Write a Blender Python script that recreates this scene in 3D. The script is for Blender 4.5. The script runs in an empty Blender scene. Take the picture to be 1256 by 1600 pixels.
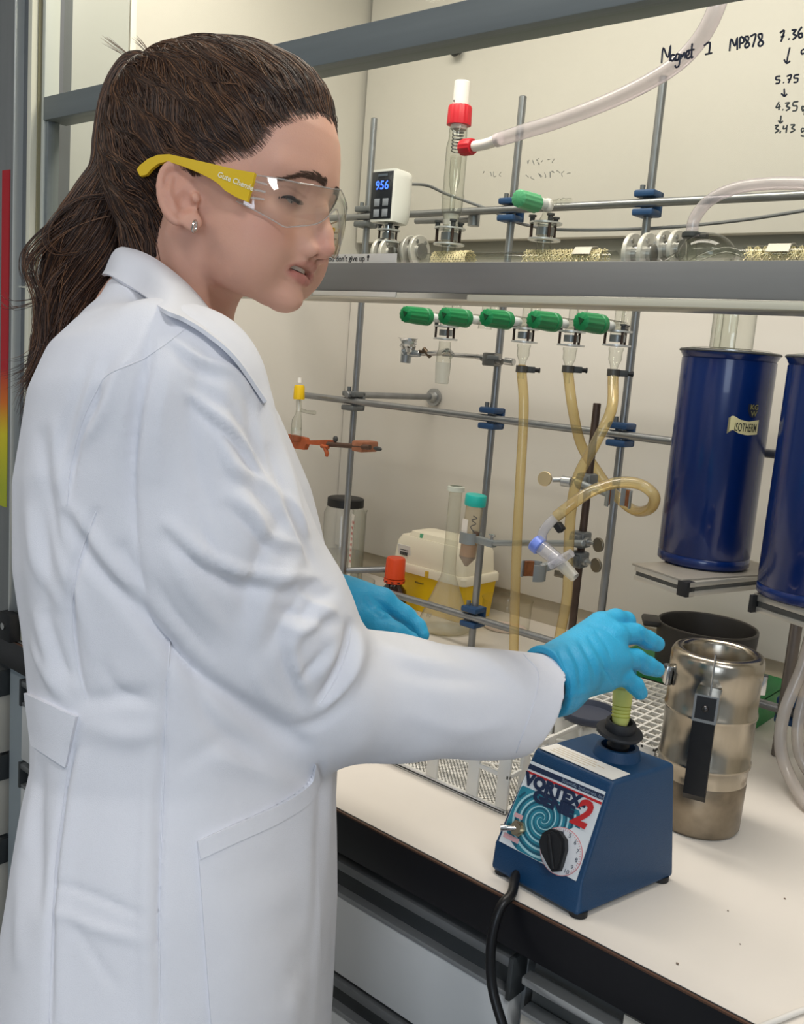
import bpy, bmesh, math, random
import numpy as np
from mathutils import Vector, Matrix, Quaternion
from mathutils.bvhtree import BVHTree

# ------------------------------------------------------------------ camera
FPX = 1471.2                                    # focal length in pixels of a 1256 x 1600 frame
RW = np.array([[0.75051914, 0.16531344, -0.63983786],
               [0.65620396, -0.07183473, 0.75115653],
               [0.07821369, -0.98362149, -0.16239268]])   # world axes X (along bench), Y (into hood), Z up; columns = camera right, down, forward
CAM = np.array([0.0, 0.0, 1.44])
SC = bpy.context.scene
cd = bpy.data.cameras.new('camera'); co = bpy.data.objects.new('camera', cd); SC.collection.objects.link(co)
cd.sensor_fit = 'HORIZONTAL'; cd.sensor_width = 36.0; cd.lens = 36.0 * FPX / 1256.0
cd.clip_start = 0.02; cd.clip_end = 60
m = Matrix.Identity(4)
for i in range(3):
    m[i][0] = RW[i][0]; m[i][1] = -RW[i][1]; m[i][2] = -RW[i][2]; m[i][3] = CAM[i]
co.matrix_world = m
SC.camera = co

# ------------------------------------------------------------------ world, lamps, exposure
SC.view_settings.view_transform = 'Standard'; SC.view_settings.look = 'None'
SC.view_settings.gamma = 1.0; SC.view_settings.use_curve_mapping = False
SC.view_settings.exposure = 0.10
wd = bpy.data.worlds.new('world'); SC.world = wd; wd.use_nodes = True
wd.node_tree.nodes['Background'].inputs[0].default_value = (0.80, 0.88, 1.0, 1); wd.node_tree.nodes['Background'].inputs[1].default_value = 0.35
SC.cycles.max_bounces = 10; SC.cycles.transparent_max_bounces = 40; SC.cycles.caustics_reflective = False; SC.cycles.caustics_refractive = False
SC.cycles.sample_clamp_indirect = 4.0

def area(name, loc, target, sx, sy, power, col):
    l = bpy.data.lights.new(name, 'AREA'); l.shape = 'RECTANGLE'; l.size = sx; l.size_y = sy; l.energy = power; l.color = col
    o = bpy.data.objects.new(name, l); SC.collection.objects.link(o); o.location = loc
    o.rotation_euler = (Vector(target) - Vector(loc)).to_track_quat('-Z', 'Y').to_euler()
    return o
area('hood_lamp', (-0.80, 1.00, 2.42), (-0.80, 1.04, 0), 1.4, 0.34, 21, (1.0, 0.925, 0.83))
area('ceiling_lamp', (-1.6, -0.9, 2.68), (-1.6, -0.9, 0), 1.5, 0.30, 16, (1.0, 0.95, 0.88))
area('ceiling_lamp', (1.0, -0.2, 2.68), (1.0, -0.2, 0), 1.5, 0.30, 22, (0.97, 0.98, 1.0))
area('window_daylight', (0.9, -3.35, 1.7), (-0.5, 0.3, 1.3), 2.6, 1.5, 60, (0.72, 0.84, 1.0))

# ------------------------------------------------------------------ helpers
def ray(px, py): return RW @ np.array([(px - 628) / FPX, (py - 800) / FPX, 1.0])
def onZ(px, py, z): d = ray(px, py); return CAM + d * ((z - CAM[2]) / d[2])
def onY(px, py, y): d = ray(px, py); return CAM + d * ((y - CAM[1]) / d[1])
def onX(px, py, x): d = ray(px, py); return CAM + d * ((x - CAM[0]) / d[0])
def at(px, py, dep): return CAM + ray(px, py) * dep
def V(*a): return np.array(a, float)
def lin(h):
    h = h.lstrip('#'); o = []
    for i in (0, 2, 4):
        c = int(h[i:i + 2], 16) / 255
        o.append(c / 12.92 if c <= .04045 else ((c + .055) / 1.055) ** 2.4)
    return (*o, 1)

MATS = {}
def mat(name, col, rough=.5, metal=0., spec=.5, trans=0., ior=1.45, var=0., vscale=12., bump=0., bscale=60., emit=0., coat=0., sub=0., alpha=1., streak=None):
    """principled material with optional noise colour variation and fine noise relief"""
    if name in MATS: return MATS[name]
    m = bpy.data.materials.new(name); m.use_nodes = True; MATS[name] = m
    nt = m.node_tree; b = nt.nodes['Principled BSDF']
    c = lin(col) if isinstance(col, str) else col
    b.inputs['Base Color'].default_value = c
    b.inputs['Roughness'].default_value = rough; b.inputs['Metallic'].default_value = metal
    b.inputs['Specular IOR Level'].default_value = spec; b.inputs['IOR'].default_value = ior
    b.inputs['Transmission Weight'].default_value = trans; b.inputs['Coat Weight'].default_value = coat
    b.inputs['Alpha'].default_value = alpha
    if sub: b.inputs['Subsurface Weight'].default_value = sub; b.inputs['Subsurface Radius'].default_value = (.01, .004, .002); b.inputs['Subsurface Scale'].default_value = 1.0
    if emit: b.inputs['Emission Color'].default_value = c; b.inputs['Emission Strength'].default_value = emit
    if var or bump:
        tc = nt.nodes.new('ShaderNodeTexCoord'); mp = nt.nodes.new('ShaderNodeMapping'); nt.links.new(tc.outputs['Object'], mp.inputs[0])
        if streak: mp.inputs['Scale'].default_value = streak
    if var:
        n = nt.nodes.new('ShaderNodeTexNoise'); n.inputs['Scale'].default_value = vscale; n.inputs['Detail'].default_value = 5; nt.links.new(mp.outputs[0], n.inputs['Vector'])
        r = nt.nodes.new('ShaderNodeMapRange'); r.inputs[1].default_value = .3; r.inputs[2].default_value = .7; r.inputs[3].default_value = 1 - var; r.inputs[4].default_value = 1 + var
        nt.links.new(n.outputs[0], r.inputs[0])
        x = nt.nodes.new('ShaderNodeVectorMath'); x.operation = 'SCALE'; x.inputs[0].default_value = c[:3]; nt.links.new(r.outputs[0], x.inputs['Scale'])
        nt.links.new(x.outputs[0], b.inputs['Base Color'])
    if bump:
        n2 = nt.nodes.new('ShaderNodeTexNoise'); n2.inputs['Scale'].default_value = bscale; n2.inputs['Detail'].default_value = 4; nt.links.new(mp.outputs[0], n2.inputs['Vector'])
        bp = nt.nodes.new('ShaderNodeBump'); bp.inputs['Strength'].default_value = bump; bp.inputs['Distance'].default_value = .002
        nt.links.new(n2.outputs[0], bp.inputs['Height']); nt.links.new(bp.outputs[0], b.inputs['Normal'])
    return m

def glassmat(name, centre='#f4f6f4', edge='#8f928e', refl=.9, rough=.02, pw=2.2, fog=0.):
    """thin-walled glass: tinted see-through, darker where the wall is seen edge-on, Fresnel gloss, optional milky film"""
    if name in MATS: return MATS[name]
    m = bpy.data.materials.new(name); m.use_nodes = True; MATS[name] = m; nt = m.node_tree; N = nt.nodes; L = nt.links
    N.remove(N['Principled BSDF']); out = N['Material Output']
    lw = N.new('ShaderNodeLayerWeight'); lw.inputs[0].default_value = .5
    pwn = N.new('ShaderNodeMath'); pwn.operation = 'POWER'; pwn.inputs[1].default_value = pw; L.new(lw.outputs['Facing'], pwn.inputs[0])
    mx = N.new('ShaderNodeMix'); mx.data_type = 'RGBA'; L.new(pwn.outputs[0], mx.inputs[0]); mx.inputs[6].default_value = lin(centre); mx.inputs[7].default_value = lin(edge)
    tr = N.new('ShaderNodeBsdfTransparent'); L.new(mx.outputs[2], tr.inputs[0])
    gl = N.new('ShaderNodeBsdfGlossy'); gl.inputs['Roughness'].default_value = rough
    p5 = N.new('ShaderNodeMath'); p5.operation = 'POWER'; p5.inputs[1].default_value = 5.0; L.new(lw.outputs['Facing'], p5.inputs[0])
    ml = N.new('ShaderNodeMath'); ml.operation = 'MULTIPLY_ADD'; ml.inputs[1].default_value = .90 * refl; ml.inputs[2].default_value = .05 * refl; L.new(p5.outputs[0], ml.inputs[0]); ml.use_clamp = True
    base = tr
    if fog:
        df = N.new('ShaderNodeBsdfDiffuse'); df.inputs[0].default_value = lin(centre)
        ms0 = N.new('ShaderNodeMixShader'); ms0.inputs[0].default_value = fog; L.new(tr.outputs[0], ms0.inputs[1]); L.new(df.outputs[0], ms0.inputs[2]); base = ms0
    ms = N.new('ShaderNodeMixShader'); L.new(ml.outputs[0], ms.inputs[0]); L.new(base.outputs[0], ms.inputs[1]); L.new(gl.outputs[0], ms.inputs[2])
    L.new(ms.outputs[0], out.inputs[0])
    return m

def unit(v): v = np.asarray(v, float); return v / (np.linalg.norm(v) + 1e-12)
def frame(d, up=(0, 0, 1)):
    d = unit(d); u = np.asarray(up, float)
    if abs(d @ u) > .98: u = np.array([1., 0, 0])
    a = unit(np.cross(u, d)); b = np.cross(d, a); return a, b, d
def spline(pts, n=8, closed=False):
    P = [np.asarray(p, float) for p in pts]; out = []
    K = len(P)
    for i in range(K if closed else K - 1):
        p0 = P[(i - 1) % K] if closed or i > 0 else 2 * P[0] - P[1]
        p1 = P[i]; p2 = P[(i + 1) % K]
        p3 = P[(i + 2) % K] if closed or i + 2 < K else 2 * P[-1] - P[-2]
        for j in range(n):
            t = j / n
            out.append(.5 * (2 * p1 + (p2 - p0) * t + (2 * p0 - 5 * p1 + 4 * p2 - p3) * t * t + (3 * p1 - p0 - 3 * p2 + p3) * t ** 3))
    if not closed: out.append(P[-1])
    return out

class MB:
    def __init__(s): s.v = []; s.f = []; s.n = 0
    def add(s, verts, faces):
        k = s.n; s.v.extend([tuple(map(float, p)) for p in verts]); s.f.extend([tuple(i + k for i in f) for f in faces]); s.n += len(verts); return s
    def box(s, c, size, M=None, bev=0., seg=2):
        """box centred at c; M = 3x3 columns of axes"""
        bm = bmesh.new(); bmesh.ops.create_cube(bm, size=1)
        for v in bm.verts: v.co = Vector((v.co.x * size[0], v.co.y * size[1], v.co.z * size[2]))
        if bev: bmesh.ops.bevel(bm, geom=bm.edges[:], offset=bev, segments=seg, profile=.5, affect='EDGES')
        bm.verts.index_update()
        vs = np.array([v.co[:] for v in bm.verts]); fs = [[v.index for v in f.verts] for f in bm.faces]; bm.free()
        if M is not None: vs = vs @ np.asarray(M).T
        return s.add(vs + np.asarray(c, float), fs)
    def span(s, lo, hi, bev=0., seg=2):
        lo = np.asarray(lo, float); hi = np.asarray(hi, float); return s.box((lo + hi) / 2, np.abs(hi - lo), None, bev, seg)
    def lathe(s, o, d, prof, n=24, up=(0, 0, 1), mod=None):
        """prof: (distance along d, radius) pairs; mod(k) multiplies the radius at segment k"""
        a, b, d = frame(d, up); o = np.asarray(o, float); vs = []; fs = []; R = len(prof)
        for (h, r) in prof:
            for k in range(n):
                t = 2 * math.pi * k / n; q = r * (mod(k) if mod else 1)
                vs.append(o + d * h + (a * math.cos(t) + b * math.sin(t)) * q)
        for i in range(R - 1):
            for k in range(n):
                k2 = (k + 1) % n; fs.append((i * n + k, i * n + k2, (i + 1) * n + k2, (i + 1) * n + k))
        if prof[0][1] > 1e-6 and False: pass
        return s.add(vs, fs)
    def cyl(s, p0, p1, r0, r1=None, n=20, caps=True, bev=0.):
        p0 = np.asarray(p0, float); p1 = np.asarray(p1, float); r1 = r0 if r1 is None else r1; L = np.linalg.norm(p1 - p0)
        pr = [(0, r0), (L, r1)]
        if bev: pr = [(0, r0 - bev), (bev, r0), (L - bev, r1), (L, r1 - bev)]
        if caps: pr = [(0, 1e-5)] + pr + [(L, 1e-5)]
        return s.lathe(p0, p1 - p0, pr, n)
    def tube(s, pts, r, n=10, caps=True):
        P = [np.asarray(p, float) for p in pts]; R = r if hasattr(r, '__len__') else [r] * len(P)
        T = [unit(P[min(i + 1, len(P) - 1)] - P[max(i - 1, 0)]) for i in range(len(P))]
        a, b, _ = frame(T[0]); vs = []; fs = []
        for i, p in enumerate(P):
            a = unit(a - T[i] * (a @ T[i])); b = np.cross(T[i], a)
            for k in range(n):
                t = 2 * math.pi * k / n; vs.append(p + (a * math.cos(t) + b * math.sin(t)) * R[i])
        for i in range(len(P) - 1):
            for k in range(n):
                k2 = (k + 1) % n; fs.append((i * n + k, i * n + k2, (i + 1) * n + k2, (i + 1) * n + k))
        if caps: fs.append(tuple(range(n))[::-1]); fs.append(tuple((len(P) - 1) * n + k for k in range(n)))
        return s.add(vs, fs)
    def torus(s, c, d, R, r, n=32, k=8):
        a, b, d = frame(d); c = np.asarray(c, float)
        pts = [c + (a * math.cos(2 * math.pi * i / n) + b * math.sin(2 * math.pi * i / n)) * R for i in range(n)]
        vs = []; fs = []
        for i in range(n):
            e = unit(pts[i] - c)
            for j in range(k):
                t = 2 * math.pi * j / k; vs.append(pts[i] + (e * math.cos(t) + d * math.sin(t)) * r)
        for i in range(n):
            for j in range(k):
                i2 = (i + 1) % n; j2 = (j + 1) % k; fs.append((i * k + j, i * k + j2, i2 * k + j2, i2 * k + j))
        return s.add(vs, fs)
    def prism(s, poly, ext):
        """poly: 3D points of a planar outline; ext: 3D vector"""
        P = [np.asarray(p, float) for p in poly]; n = len(P); e = np.asarray(ext, float)
        return s.add(P + [p + e for p in P], [tuple(range(n))[::-1], tuple(range(n, 2 * n))] + [(i, (i + 1) % n, n + (i + 1) % n, n + i) for i in range(n)])
    def ball(s, c, r, n=16, M=None):
        r = np.asarray(r if hasattr(r, '__len__') else [r] * 3, float); vs = []; fs = []; m = n // 2
        for i in range(m + 1):
            ph = math.pi * i / m
            for k in range(n):
                t = 2 * math.pi * k / n; p = np.array([math.sin(ph) * math.cos(t), math.sin(ph) * math.sin(t), math.cos(ph)]) * r
                if M is not None: p = np.asarray(M) @ p
                vs.append(p + np.asarray(c, float))
        for i in range(m):
            for k in range(n):
                k2 = (k + 1) % n; fs.append((i * n + k, (i + 1) * n + k, (i + 1) * n + k2, i * n + k2))
        return s.add(vs, fs)

def link(name, me, parent=None, m=None, kind=None):
    o = bpy.data.objects.new(name, me); SC.collection.objects.link(o)
    if m is not None and not me.materials: me.materials.append(m)
    if parent is not None: o.parent = parent
    if kind: o['kind'] = kind
    return o
def base_of(o):
    b = np.zeros(3)
    while o is not None: b = b + np.array(o.location); o = o.parent
    return b
def obj(name, mb, m, parent=None, kind=None, sharp=40, weld=False):
    me = bpy.data.meshes.new(name)
    vs = np.array(mb.v, float)
    if parent is not None: vs = vs - base_of(parent)
    org = np.zeros(3)
    if parent is None and kind is None: org = np.array([(vs[:, 0].min() + vs[:, 0].max()) / 2, (vs[:, 1].min() + vs[:, 1].max()) / 2, vs[:, 2].min()]); vs = vs - org
    me.from_pydata(vs.tolist(), [], mb.f)
    if weld or True:
        bm = bmesh.new(); bm.from_mesh(me); bmesh.ops.remove_doubles(bm, verts=bm.verts[:], dist=2e-5)
        bmesh.ops.recalc_face_normals(bm, faces=bm.faces[:]); bm.to_mesh(me); bm.free()
    me.polygons.foreach_set('use_smooth', [True] * len(me.polygons))
    try: me.set_sharp_from_angle(angle=math.radians(sharp))
    except Exception: pass
    o = link(name, me, parent, m, kind)
    if parent is None and kind is None: o.location = org
    return o
def thing(name, label, cat, loc, group=None):
    o = bpy.data.objects.new(name, None); SC.collection.objects.link(o); o.empty_display_size = .05
    o.location = tuple(map(float, loc)); return tag(o, label, cat, group)
def tag(o, label, cat, group=None):
    o['label'] = label; o['category'] = cat
    if group: o['group'] = group
    return o
def text_mb(txt, size, origin, ex, ey, depth=.0003, bold=0., shear=0., align='LEFT', space=1.0):
    """lettering as flat extruded mesh laid on the plane spanned by ex, ey"""
    c = bpy.data.curves.new('t', 'FONT'); c.body = txt; c.size = size; c.offset = bold; c.shear = shear; c.align_x = align; c.resolution_u = 3; c.space_character = space
    o = bpy.data.objects.new('t', c); me = o.to_mesh(); mb = MB()
    ex = np.asarray(ex, float); ey = np.asarray(ey, float); n = unit(np.cross(ex, ey)) * depth
    mb.add([np.asarray(origin) + ex * v.co.x + ey * v.co.y + n for v in me.vertices], [tuple(p.vertices) for p in me.polygons])
    o.to_mesh_clear(); bpy.data.objects.remove(o); bpy.data.curves.remove(c)
    return mb

# materials shared around the hood
M_white = mat('white_enamel', '#e6e2d6', .35, var=.02, vscale=3)
M_wall = mat('hood_panel', '#cecac1', .45, var=.03, vscale=2.0)
M_top = mat('bench_laminate', '#dad4cb', .32, var=.03, vscale=6)
M_black = mat('black_edge', '#0c0c12', .35)
M_alu = mat('aluminium', '#a9abab', .38, metal=.85, var=.06, vscale=20)
M_alu_dark = mat('grey_anodised', '#808482', .45, metal=.3, var=.04)
M_steel = mat('steel_rod', '#8e9092', .36, metal=.8, var=.10, vscale=40, bump=.1)
M_chrome = mat('chrome', '#c4c4c4', .18, metal=1.)
M_rubber = mat('black_rubber', '#16171a', .55)
M_darkgrey = mat('dark_grey', '#3b3e3f', .5)
M_glass = glassmat('clear_glass', '#f8f9f6', '#9a9c96', pw=2.6)
M_pane = glassmat('sash_glass', '#f9faf7', '#f2f4f0', refl=.14)
M_hose = glassmat('yellow_hose', '#f4e8c2', '#c9ac62', refl=.9, rough=.15, pw=1.8, fog=.16)
M_clear_hose = glassmat('clear_hose', '#f6f1f4', '#c6bcc8', refl=1.2, rough=.10, pw=2.2, fog=.28)

# ------------------------------------------------------------------ the setting
def S(name, mb, m, parent=None, sharp=40): return obj(name, mb, m, parent, 'structure' if parent is None else None, sharp)
YS = .80                                         # sash plane
YW = 1.69                                        # back wall of the hood
XL, XR = -1.66, .75                              # inner side walls
S('floor', MB().span((-3.6, -3.4, -.05), (3.2, 2.2, 0)), mat('grey_vinyl', '#8f928f', .5, var=.05, vscale=3))
S('ceiling', MB().span((-3.6, -3.4, 2.75), (3.2, 2.2, 2.8)), mat('ceiling_white', '#e8e8e4', .8))
S('wall_rear', MB().span((-3.6, -3.45, 0), (3.2, -3.4, 2.75)), mat('room_white', '#d9dada', .7))
S('wall_left', MB().span((-3.65, -3.4, 0), (-3.6, 2.2, 2.75)), mat('room_white', '#d9dada', .7))
S('wall_right', MB().span((3.2, -3.4, 0), (3.25, 2.2, 2.75)), mat('room_white', '#d9dada', .7))
S('wall_front', MB().span((-3.6, 2.15, 0), (3.2, 2.2, 2.75)), mat('room_white', '#d9dada', .7))
# hood shell: lower back panel, raised baffle panel with a slot under it, recessed strip behind, side walls, roof
wb = S('wall_back', MB().span((XL, YW + .03, .80), (XR, YW + .06, 2.5)), mat('slot_grey', '#a3a196', .6, var=.04))
obj('lower_panel', MB().span((XL + .002, YW, .955), (XR, YW + .025, 1.64), .002), M_wall, wb)
obj('upper_panel', MB().span((XL + .012, YW - .006, 1.702), (XR, YW + .02, 2.5), .002), M_wall, wb)
obj('foot_strip', MB().span((XL + .002, YW + .012, .90), (XR, YW + .028, .953)), mat('foot_beige', '#b5ac99', .5, var=.08, vscale=8), wb)
wl = S('wall_hood_left', MB().span((XL - .03, .90, .88), (XL, YW + .03, 2.5)), M_wall)
obj('grey_panel', MB().span((XL, .905, 1.0), (XL + .006, 1.05, 2.45), .001), mat('panel_grey', '#b3b5b0', .4), wl)
obj('white_bead', MB().span((XL, 1.052, 1.0), (XL + .008, 1.064, 2.45), .001), M_white, wl)
S('wall_hood_right', MB().span((XR, .80, .88), (XR + .03, YW + .06, 2.5)), M_wall)
S('ceiling_hood', MB().span((XL - .03, .86, 2.5), (XR + .03, YW + .06, 2.53)), M_white)
S('trim_1', MB().span((-1.72, .72, 2.35), (XR + .06, .86, 2.75)), M_alu_dark)
# left jamb of the hood: grey post, bright edge, dark channel, cream guide strip
jb = S('trim_2', MB().span((-1.80, .775, .905), (-1.533, .86, 2.5), .002), mat('jamb_grey', '#7e807f', .45, metal=.2, var=.05, streak=(8, 8, .6)))
obj('bright_edge', MB().span((-1.5335, .768, .905), (-1.5295, .79, 2.5), .001), mat('bright_alu', '#d5d8d5', .3, metal=.5), jb)
obj('dark_channel', MB().span((-1.5295, .783, .905), (-1.5028, .85, 2.5)), mat('channel_grey', '#63676a', .5), jb)
obj('guide_strip', MB().span((-1.5025, .775, .905), (-1.4905, .80, 2.5), .001), mat('cream_strip', '#dcd9c6', .5), jb)
obj('guide_lip', MB().span((-1.4902, .785, .905), (-1.4868, .80, 2.5)), mat('olive_line', '#8a8468', .6), jb)
obj('inner_strip', MB().span((-1.4865, .79, .905), (-1.4770, .815, 2.5), .001), mat('pale_strip', '#c6c9c0', .4), jb)
obj('foot_block', MB().span((-1.541, .755, .903), (-1.502, .775, .952), .002), M_rubber, jb)
obj('foot_screw', MB().cyl((-1.52, .756, .93), (-1.52, .751, .93), .006), M_chrome, jb)
# coloured tape down the post: red fading to yellow-green further down
tm = mat('sash_tape', '#b01522', .5)
nt = tm.node_tree; tc = nt.nodes.new('ShaderNodeTexCoord'); sx = nt.nodes.new('ShaderNodeSeparateXYZ'); nt.links.new(tc.outputs['Object'], sx.inputs[0])
mr = nt.nodes.new('ShaderNodeMapRange'); mr.inputs[1].default_value = .90; mr.inputs[2].default_value = 1.68; nt.links.new(sx.outputs[2], mr.inputs[0])
cr = nt.nodes.new('ShaderNodeValToRGB'); nt.links.new(mr.outputs[0], cr.inputs[0]); e = cr.color_ramp.elements
e[0].position = .34; e[0].color = lin('#a9b02a'); e[1].position = .60; e[1].color = lin('#b01522')
q = e.new(.455); q.color = lin('#d6c61e'); q = e.new(.525); q.color = lin('#d8701c')
nt.links.new(cr.outputs[0], nt.nodes['Principled BSDF'].inputs['Base Color'])
obj('marking_tape', MB().span((-1.580, .7735, 1.13), (-1.5545, .7755, 1.690)), tm, jb)

# sliding sash: pane, handle bar, upper bar with its own glass above
W1 = S('window_1', MB().span((-1.475, YS - .002, 1.545), (XR, YS + .003, 1.765)), M_pane)
obj('pane', MB().span((-1.475, YS + .02, 1.79), (XR, YS + .024, 2.5)), M_pane, W1)
hb = obj('handle_bar', MB().span((-1.53, YS - .014, 1.5085), (XR, YS + .012, 1.5405), .0015), mat('bar_grey', '#8d8c88', .5, metal=.2, var=.03, streak=(.5, 10, 10)), W1)
pr = [V(-1.53, YS - .018, 1.5025), V(-1.53, YS - .012, 1.4995), V(-1.53, YS + .03, 1.4995), V(-1.53, YS + .03, 1.5085), V(-1.53, YS - .016, 1.5085)]
obj('bottom_lip', MB().prism(pr, (XR + 1.53, 0, 0)), mat('lip_alu', '#b9b6aa', .28, metal=.7), W1)
obj('label_strip', MB().span((-.83, YS - .0185, 1.5030), (-.70, YS - .0165, 1.5085), .0005), M_white, W1)
obj('cream_strip', MB().span((-.60, YS - .022, 1.5005), (XR, YS - .0165, 1.5075), .002), mat('lip_cream', '#d8d3bd', .4), W1)
obj('upper_bar', MB().span((-1.4765, YS - .012, 1.762), (XR, YS + .028, 1.797), .0015), mat('bar_blue_grey', '#787f80', .5, metal=.15, var=.04, streak=(.5, 10, 10)), W1)
obj('stile', MB().span((-1.4765, YS - .008, 1.545), (-1.468, YS + .012, 1.762), .001), mat('bar_blue_grey', '#737d82'), W1)
# text on the top edge of the handle bar
st = obj('motto_label', MB().box((*onY(520, 405, YS - .003)[:2], 1.5452), (.20, .0006, .0125)), mat('paper', '#efeee8', .5), W1)
p = onY(497, 411, YS - .0038)
tx = text_mb("g as you don't give up", .0090, V(p[0] - .003, YS - .0034, 1.5435), (1, 0, 0), (0, 0, 1), bold=.0001)
obj('lettering', tx, mat('ink', '#22242a', .6), st)
xm = max(v[0] for v in tx.v) + .005
obj('bulb_symbol', MB().ball((xm, YS - .0034, 1.5482), (.0018, .0003, .0022), 10), mat('ink', '#22242a'), st)
obj('bulb_symbol', MB().box((xm, YS - .0034, 1.5450), (.0016, .0004, .0022)), mat('ink', '#22242a'), st)

# worktop and the cabinets under it
wt = thing('worktop', 'long white laminate worktop with black front edge, under the lab glassware', 'worktop', (-.5, 1.2, .86))
obj('surface', MB().span((-3.0, .775, .8985), (2.2, YW + .03, .90)), M_top, wt)
obj('core', MB().span((-3.0, .776, .858), (2.2, YW + .03, .8984)), mat('core_grey', '#b5b2aa', .6), wt)
obj('front_edge', MB().span((-3.0, .770, .848), (2.2, .7762, .8995), .0012), M_black, wt)
obj('brown_line', MB().span((-3.0, .7695, .8982), (2.2, .7722, .9002)), mat('edge_brown', '#54392a', .5), wt)

M_front = mat('drawer_front', '#c9cac9', .42, var=.015)
M_front_warm = mat('drawer_front_warm', '#c2bcb0', .45, var=.015)
def rail_profile(x0, x1, zt):
    """recessed grip rail: rounded top bead, dark channel, lower lip"""
    b = MB(); b.span((x0, .772, zt - .012), (x1, .80, zt), .003); l = MB(); l.span((x0, .7735, zt - .046), (x1, .80, zt - .040), .001)
    c = MB(); c.span((x0, .786, zt - .040), (x1, .80, zt - .011))
    return b, c, l, [MB().span((x - .003, .771, zt - .047), (x + .003, .80, zt + .001), .001) for x in (x0, x1)]
def cabinet(x0, x1, label, rows, fm):
    t = thing('drawer_cabinet', label, 'cabinet', ((x0 + x1) / 2, 1.1, .02))
    obj('carcass', MB().span((x0 + .002, .80, .08), (x1 - .002, 1.6, .845)).span((x0 + .01, .86, .0), (x1 - .01, 1.55, .08)), mat('carcass_grey', '#8d8f90', .5), t)
    for zt, zb in rows:
        d = obj('drawer', MB().span((x0 + .006, .775, zb), (x1 - .006, .80, zt - .0465), .001), fm, t)
        b, c, l, e = rail_profile(x0 + .006, x1 - .006, zt)
        obj('grip_bead', b, mat('rail_alu', '#7d7f80', .36, metal=.6), d); obj('grip_channel', c, M_darkgrey, d); obj('grip_lip', l, mat('rail_alu2', '#9b9d9e', .35, metal=.6), d); [obj('end_cap', k_, M_darkgrey, d) for k_ in e]
rows = [(.836, .690), (.684, .53), (.524, .33), (.324, .09)]
cabinet(-1.50, -.455, 'grey fronted wide drawer cabinet with dark grip rails under worktop', rows, M_front)
cabinet(-2.40, -1.568, 'beige drawer cabinet at the left end, behind the white coat', [(.828, .672), (.666, .51), (.50, .3), (.29, .09)], M_front_warm)
S('trim_3', MB().span((-1.566, .79, .02), (-1.502, .84, .845)), mat('post_blue_grey', '#8d969b', .5))
# right hand cabinet with a recessed pull
t = thing('pull_cabinet', 'cream cabinet with recessed aluminium pull, right of the black cord', 'cabinet', (.0, 1.1, .02))
obj('carcass', MB().span((-.448, .80, .08), (.60, 1.6, .845)).span((-.44, .86, .0), (.59, 1.55, .08)), mat('carcass_cream', '#b8b2a6', .5), t)
d = obj('door', MB().span((-.446, .776, .09), (.59, .80, .785), .001).span((-.335, .776, .785), (.59, .80, .842)), mat('door_cream', '#c5c0b4', .45), t)
obj('pull_recess', MB().span((-.444, .792, .786), (-.336, .80, .842)), mat('recess_grey', '#5d5f5e', .4, metal=.3), d)
obj('pull_bar', MB().span((-.444, .766, .820), (-.336, .784, .829), .002), mat('pull_alu', '#c9cbcb', .3, metal=.8), d)
obj('pull_lip', MB().span((-.444, .771, .784), (-.336, .79, .789), .001), mat('pull_alu', '#c9cbcb'), d)
# ------------------------------------------------------------------ lattice of rods clamped in front of the back wall
YL = 1.43; RR = .0068
RX = (-1.372, -1.0165, -.751)
ZT, ZM, ZB = 1.711, 1.341, .963
M_bossblue = mat('boss_blue', '#24466e', .45, var=.08, vscale=30)
M_bossgrey = mat('boss_grey', '#6f7375', .45, metal=.5, var=.1, vscale=40)
lat = thing('lattice_frame', 'grey steel lattice of upright rods and rails against the hood back wall', 'lab frame', (-1.0165, YL, .90))
obj('upright_rod', MB().cyl((RX[0], YL, .96), (RX[0], YL, 1.903), RR, bev=.001), M_steel, lat)
for x in RX[1:]: obj('upright_rod', MB().cyl((x, YL, .9005), (x, YL, 1.905), RR, bev=.001), M_steel, lat)
yr = YL - 2 * RR - .0005
obj('cross_rail', MB().cyl((-1.50, yr, ZT), (.2, yr, ZT), RR, bev=.001), M_steel, lat)
obj('cross_rail', MB().cyl((-1.53, yr, ZM), (.2, yr, ZM), RR, bev=.001), M_steel, lat)
obj('cross_rail', MB().cyl((-1.385, yr, ZB), (.2, yr, ZB), RR, bev=.001), M_steel, lat)
def boss_head(x, z, y=None, m=None, parent=None):
    y = YL if y is None else y
    b = obj('boss_head', MB().span((x - .018, y - .022, z + .009), (x + .018, y + .013, z + .020), .003).span((x - .018, y - .022, z - .020), (x + .018, y + .013, z - .009), .003).span((x - .018, y + .006, z - .019), (x + .018, y + .014, z + .019), .002), m or M_bossblue, parent or lat)
    obj('boss_screw', MB().cyl((x - .010, y - .008, z + .018), (x - .010, y - .008, z + .029), .0042, n=12), M_bossgrey, b)
    obj('boss_screw', MB().cyl((x - .022, y, z - .014), (x - .017, y, z - .014), .004, n=12), M_bossgrey, b)
for x, z in ((RX[1], ZT), (RX[2], ZT), (RX[1], ZM), (RX[2], ZM), (RX[1], ZB), (-.418, ZB)): boss_head(x, z)
for z in (ZT, ZM): boss_head(RX[0], z, m=M_bossgrey)
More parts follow.
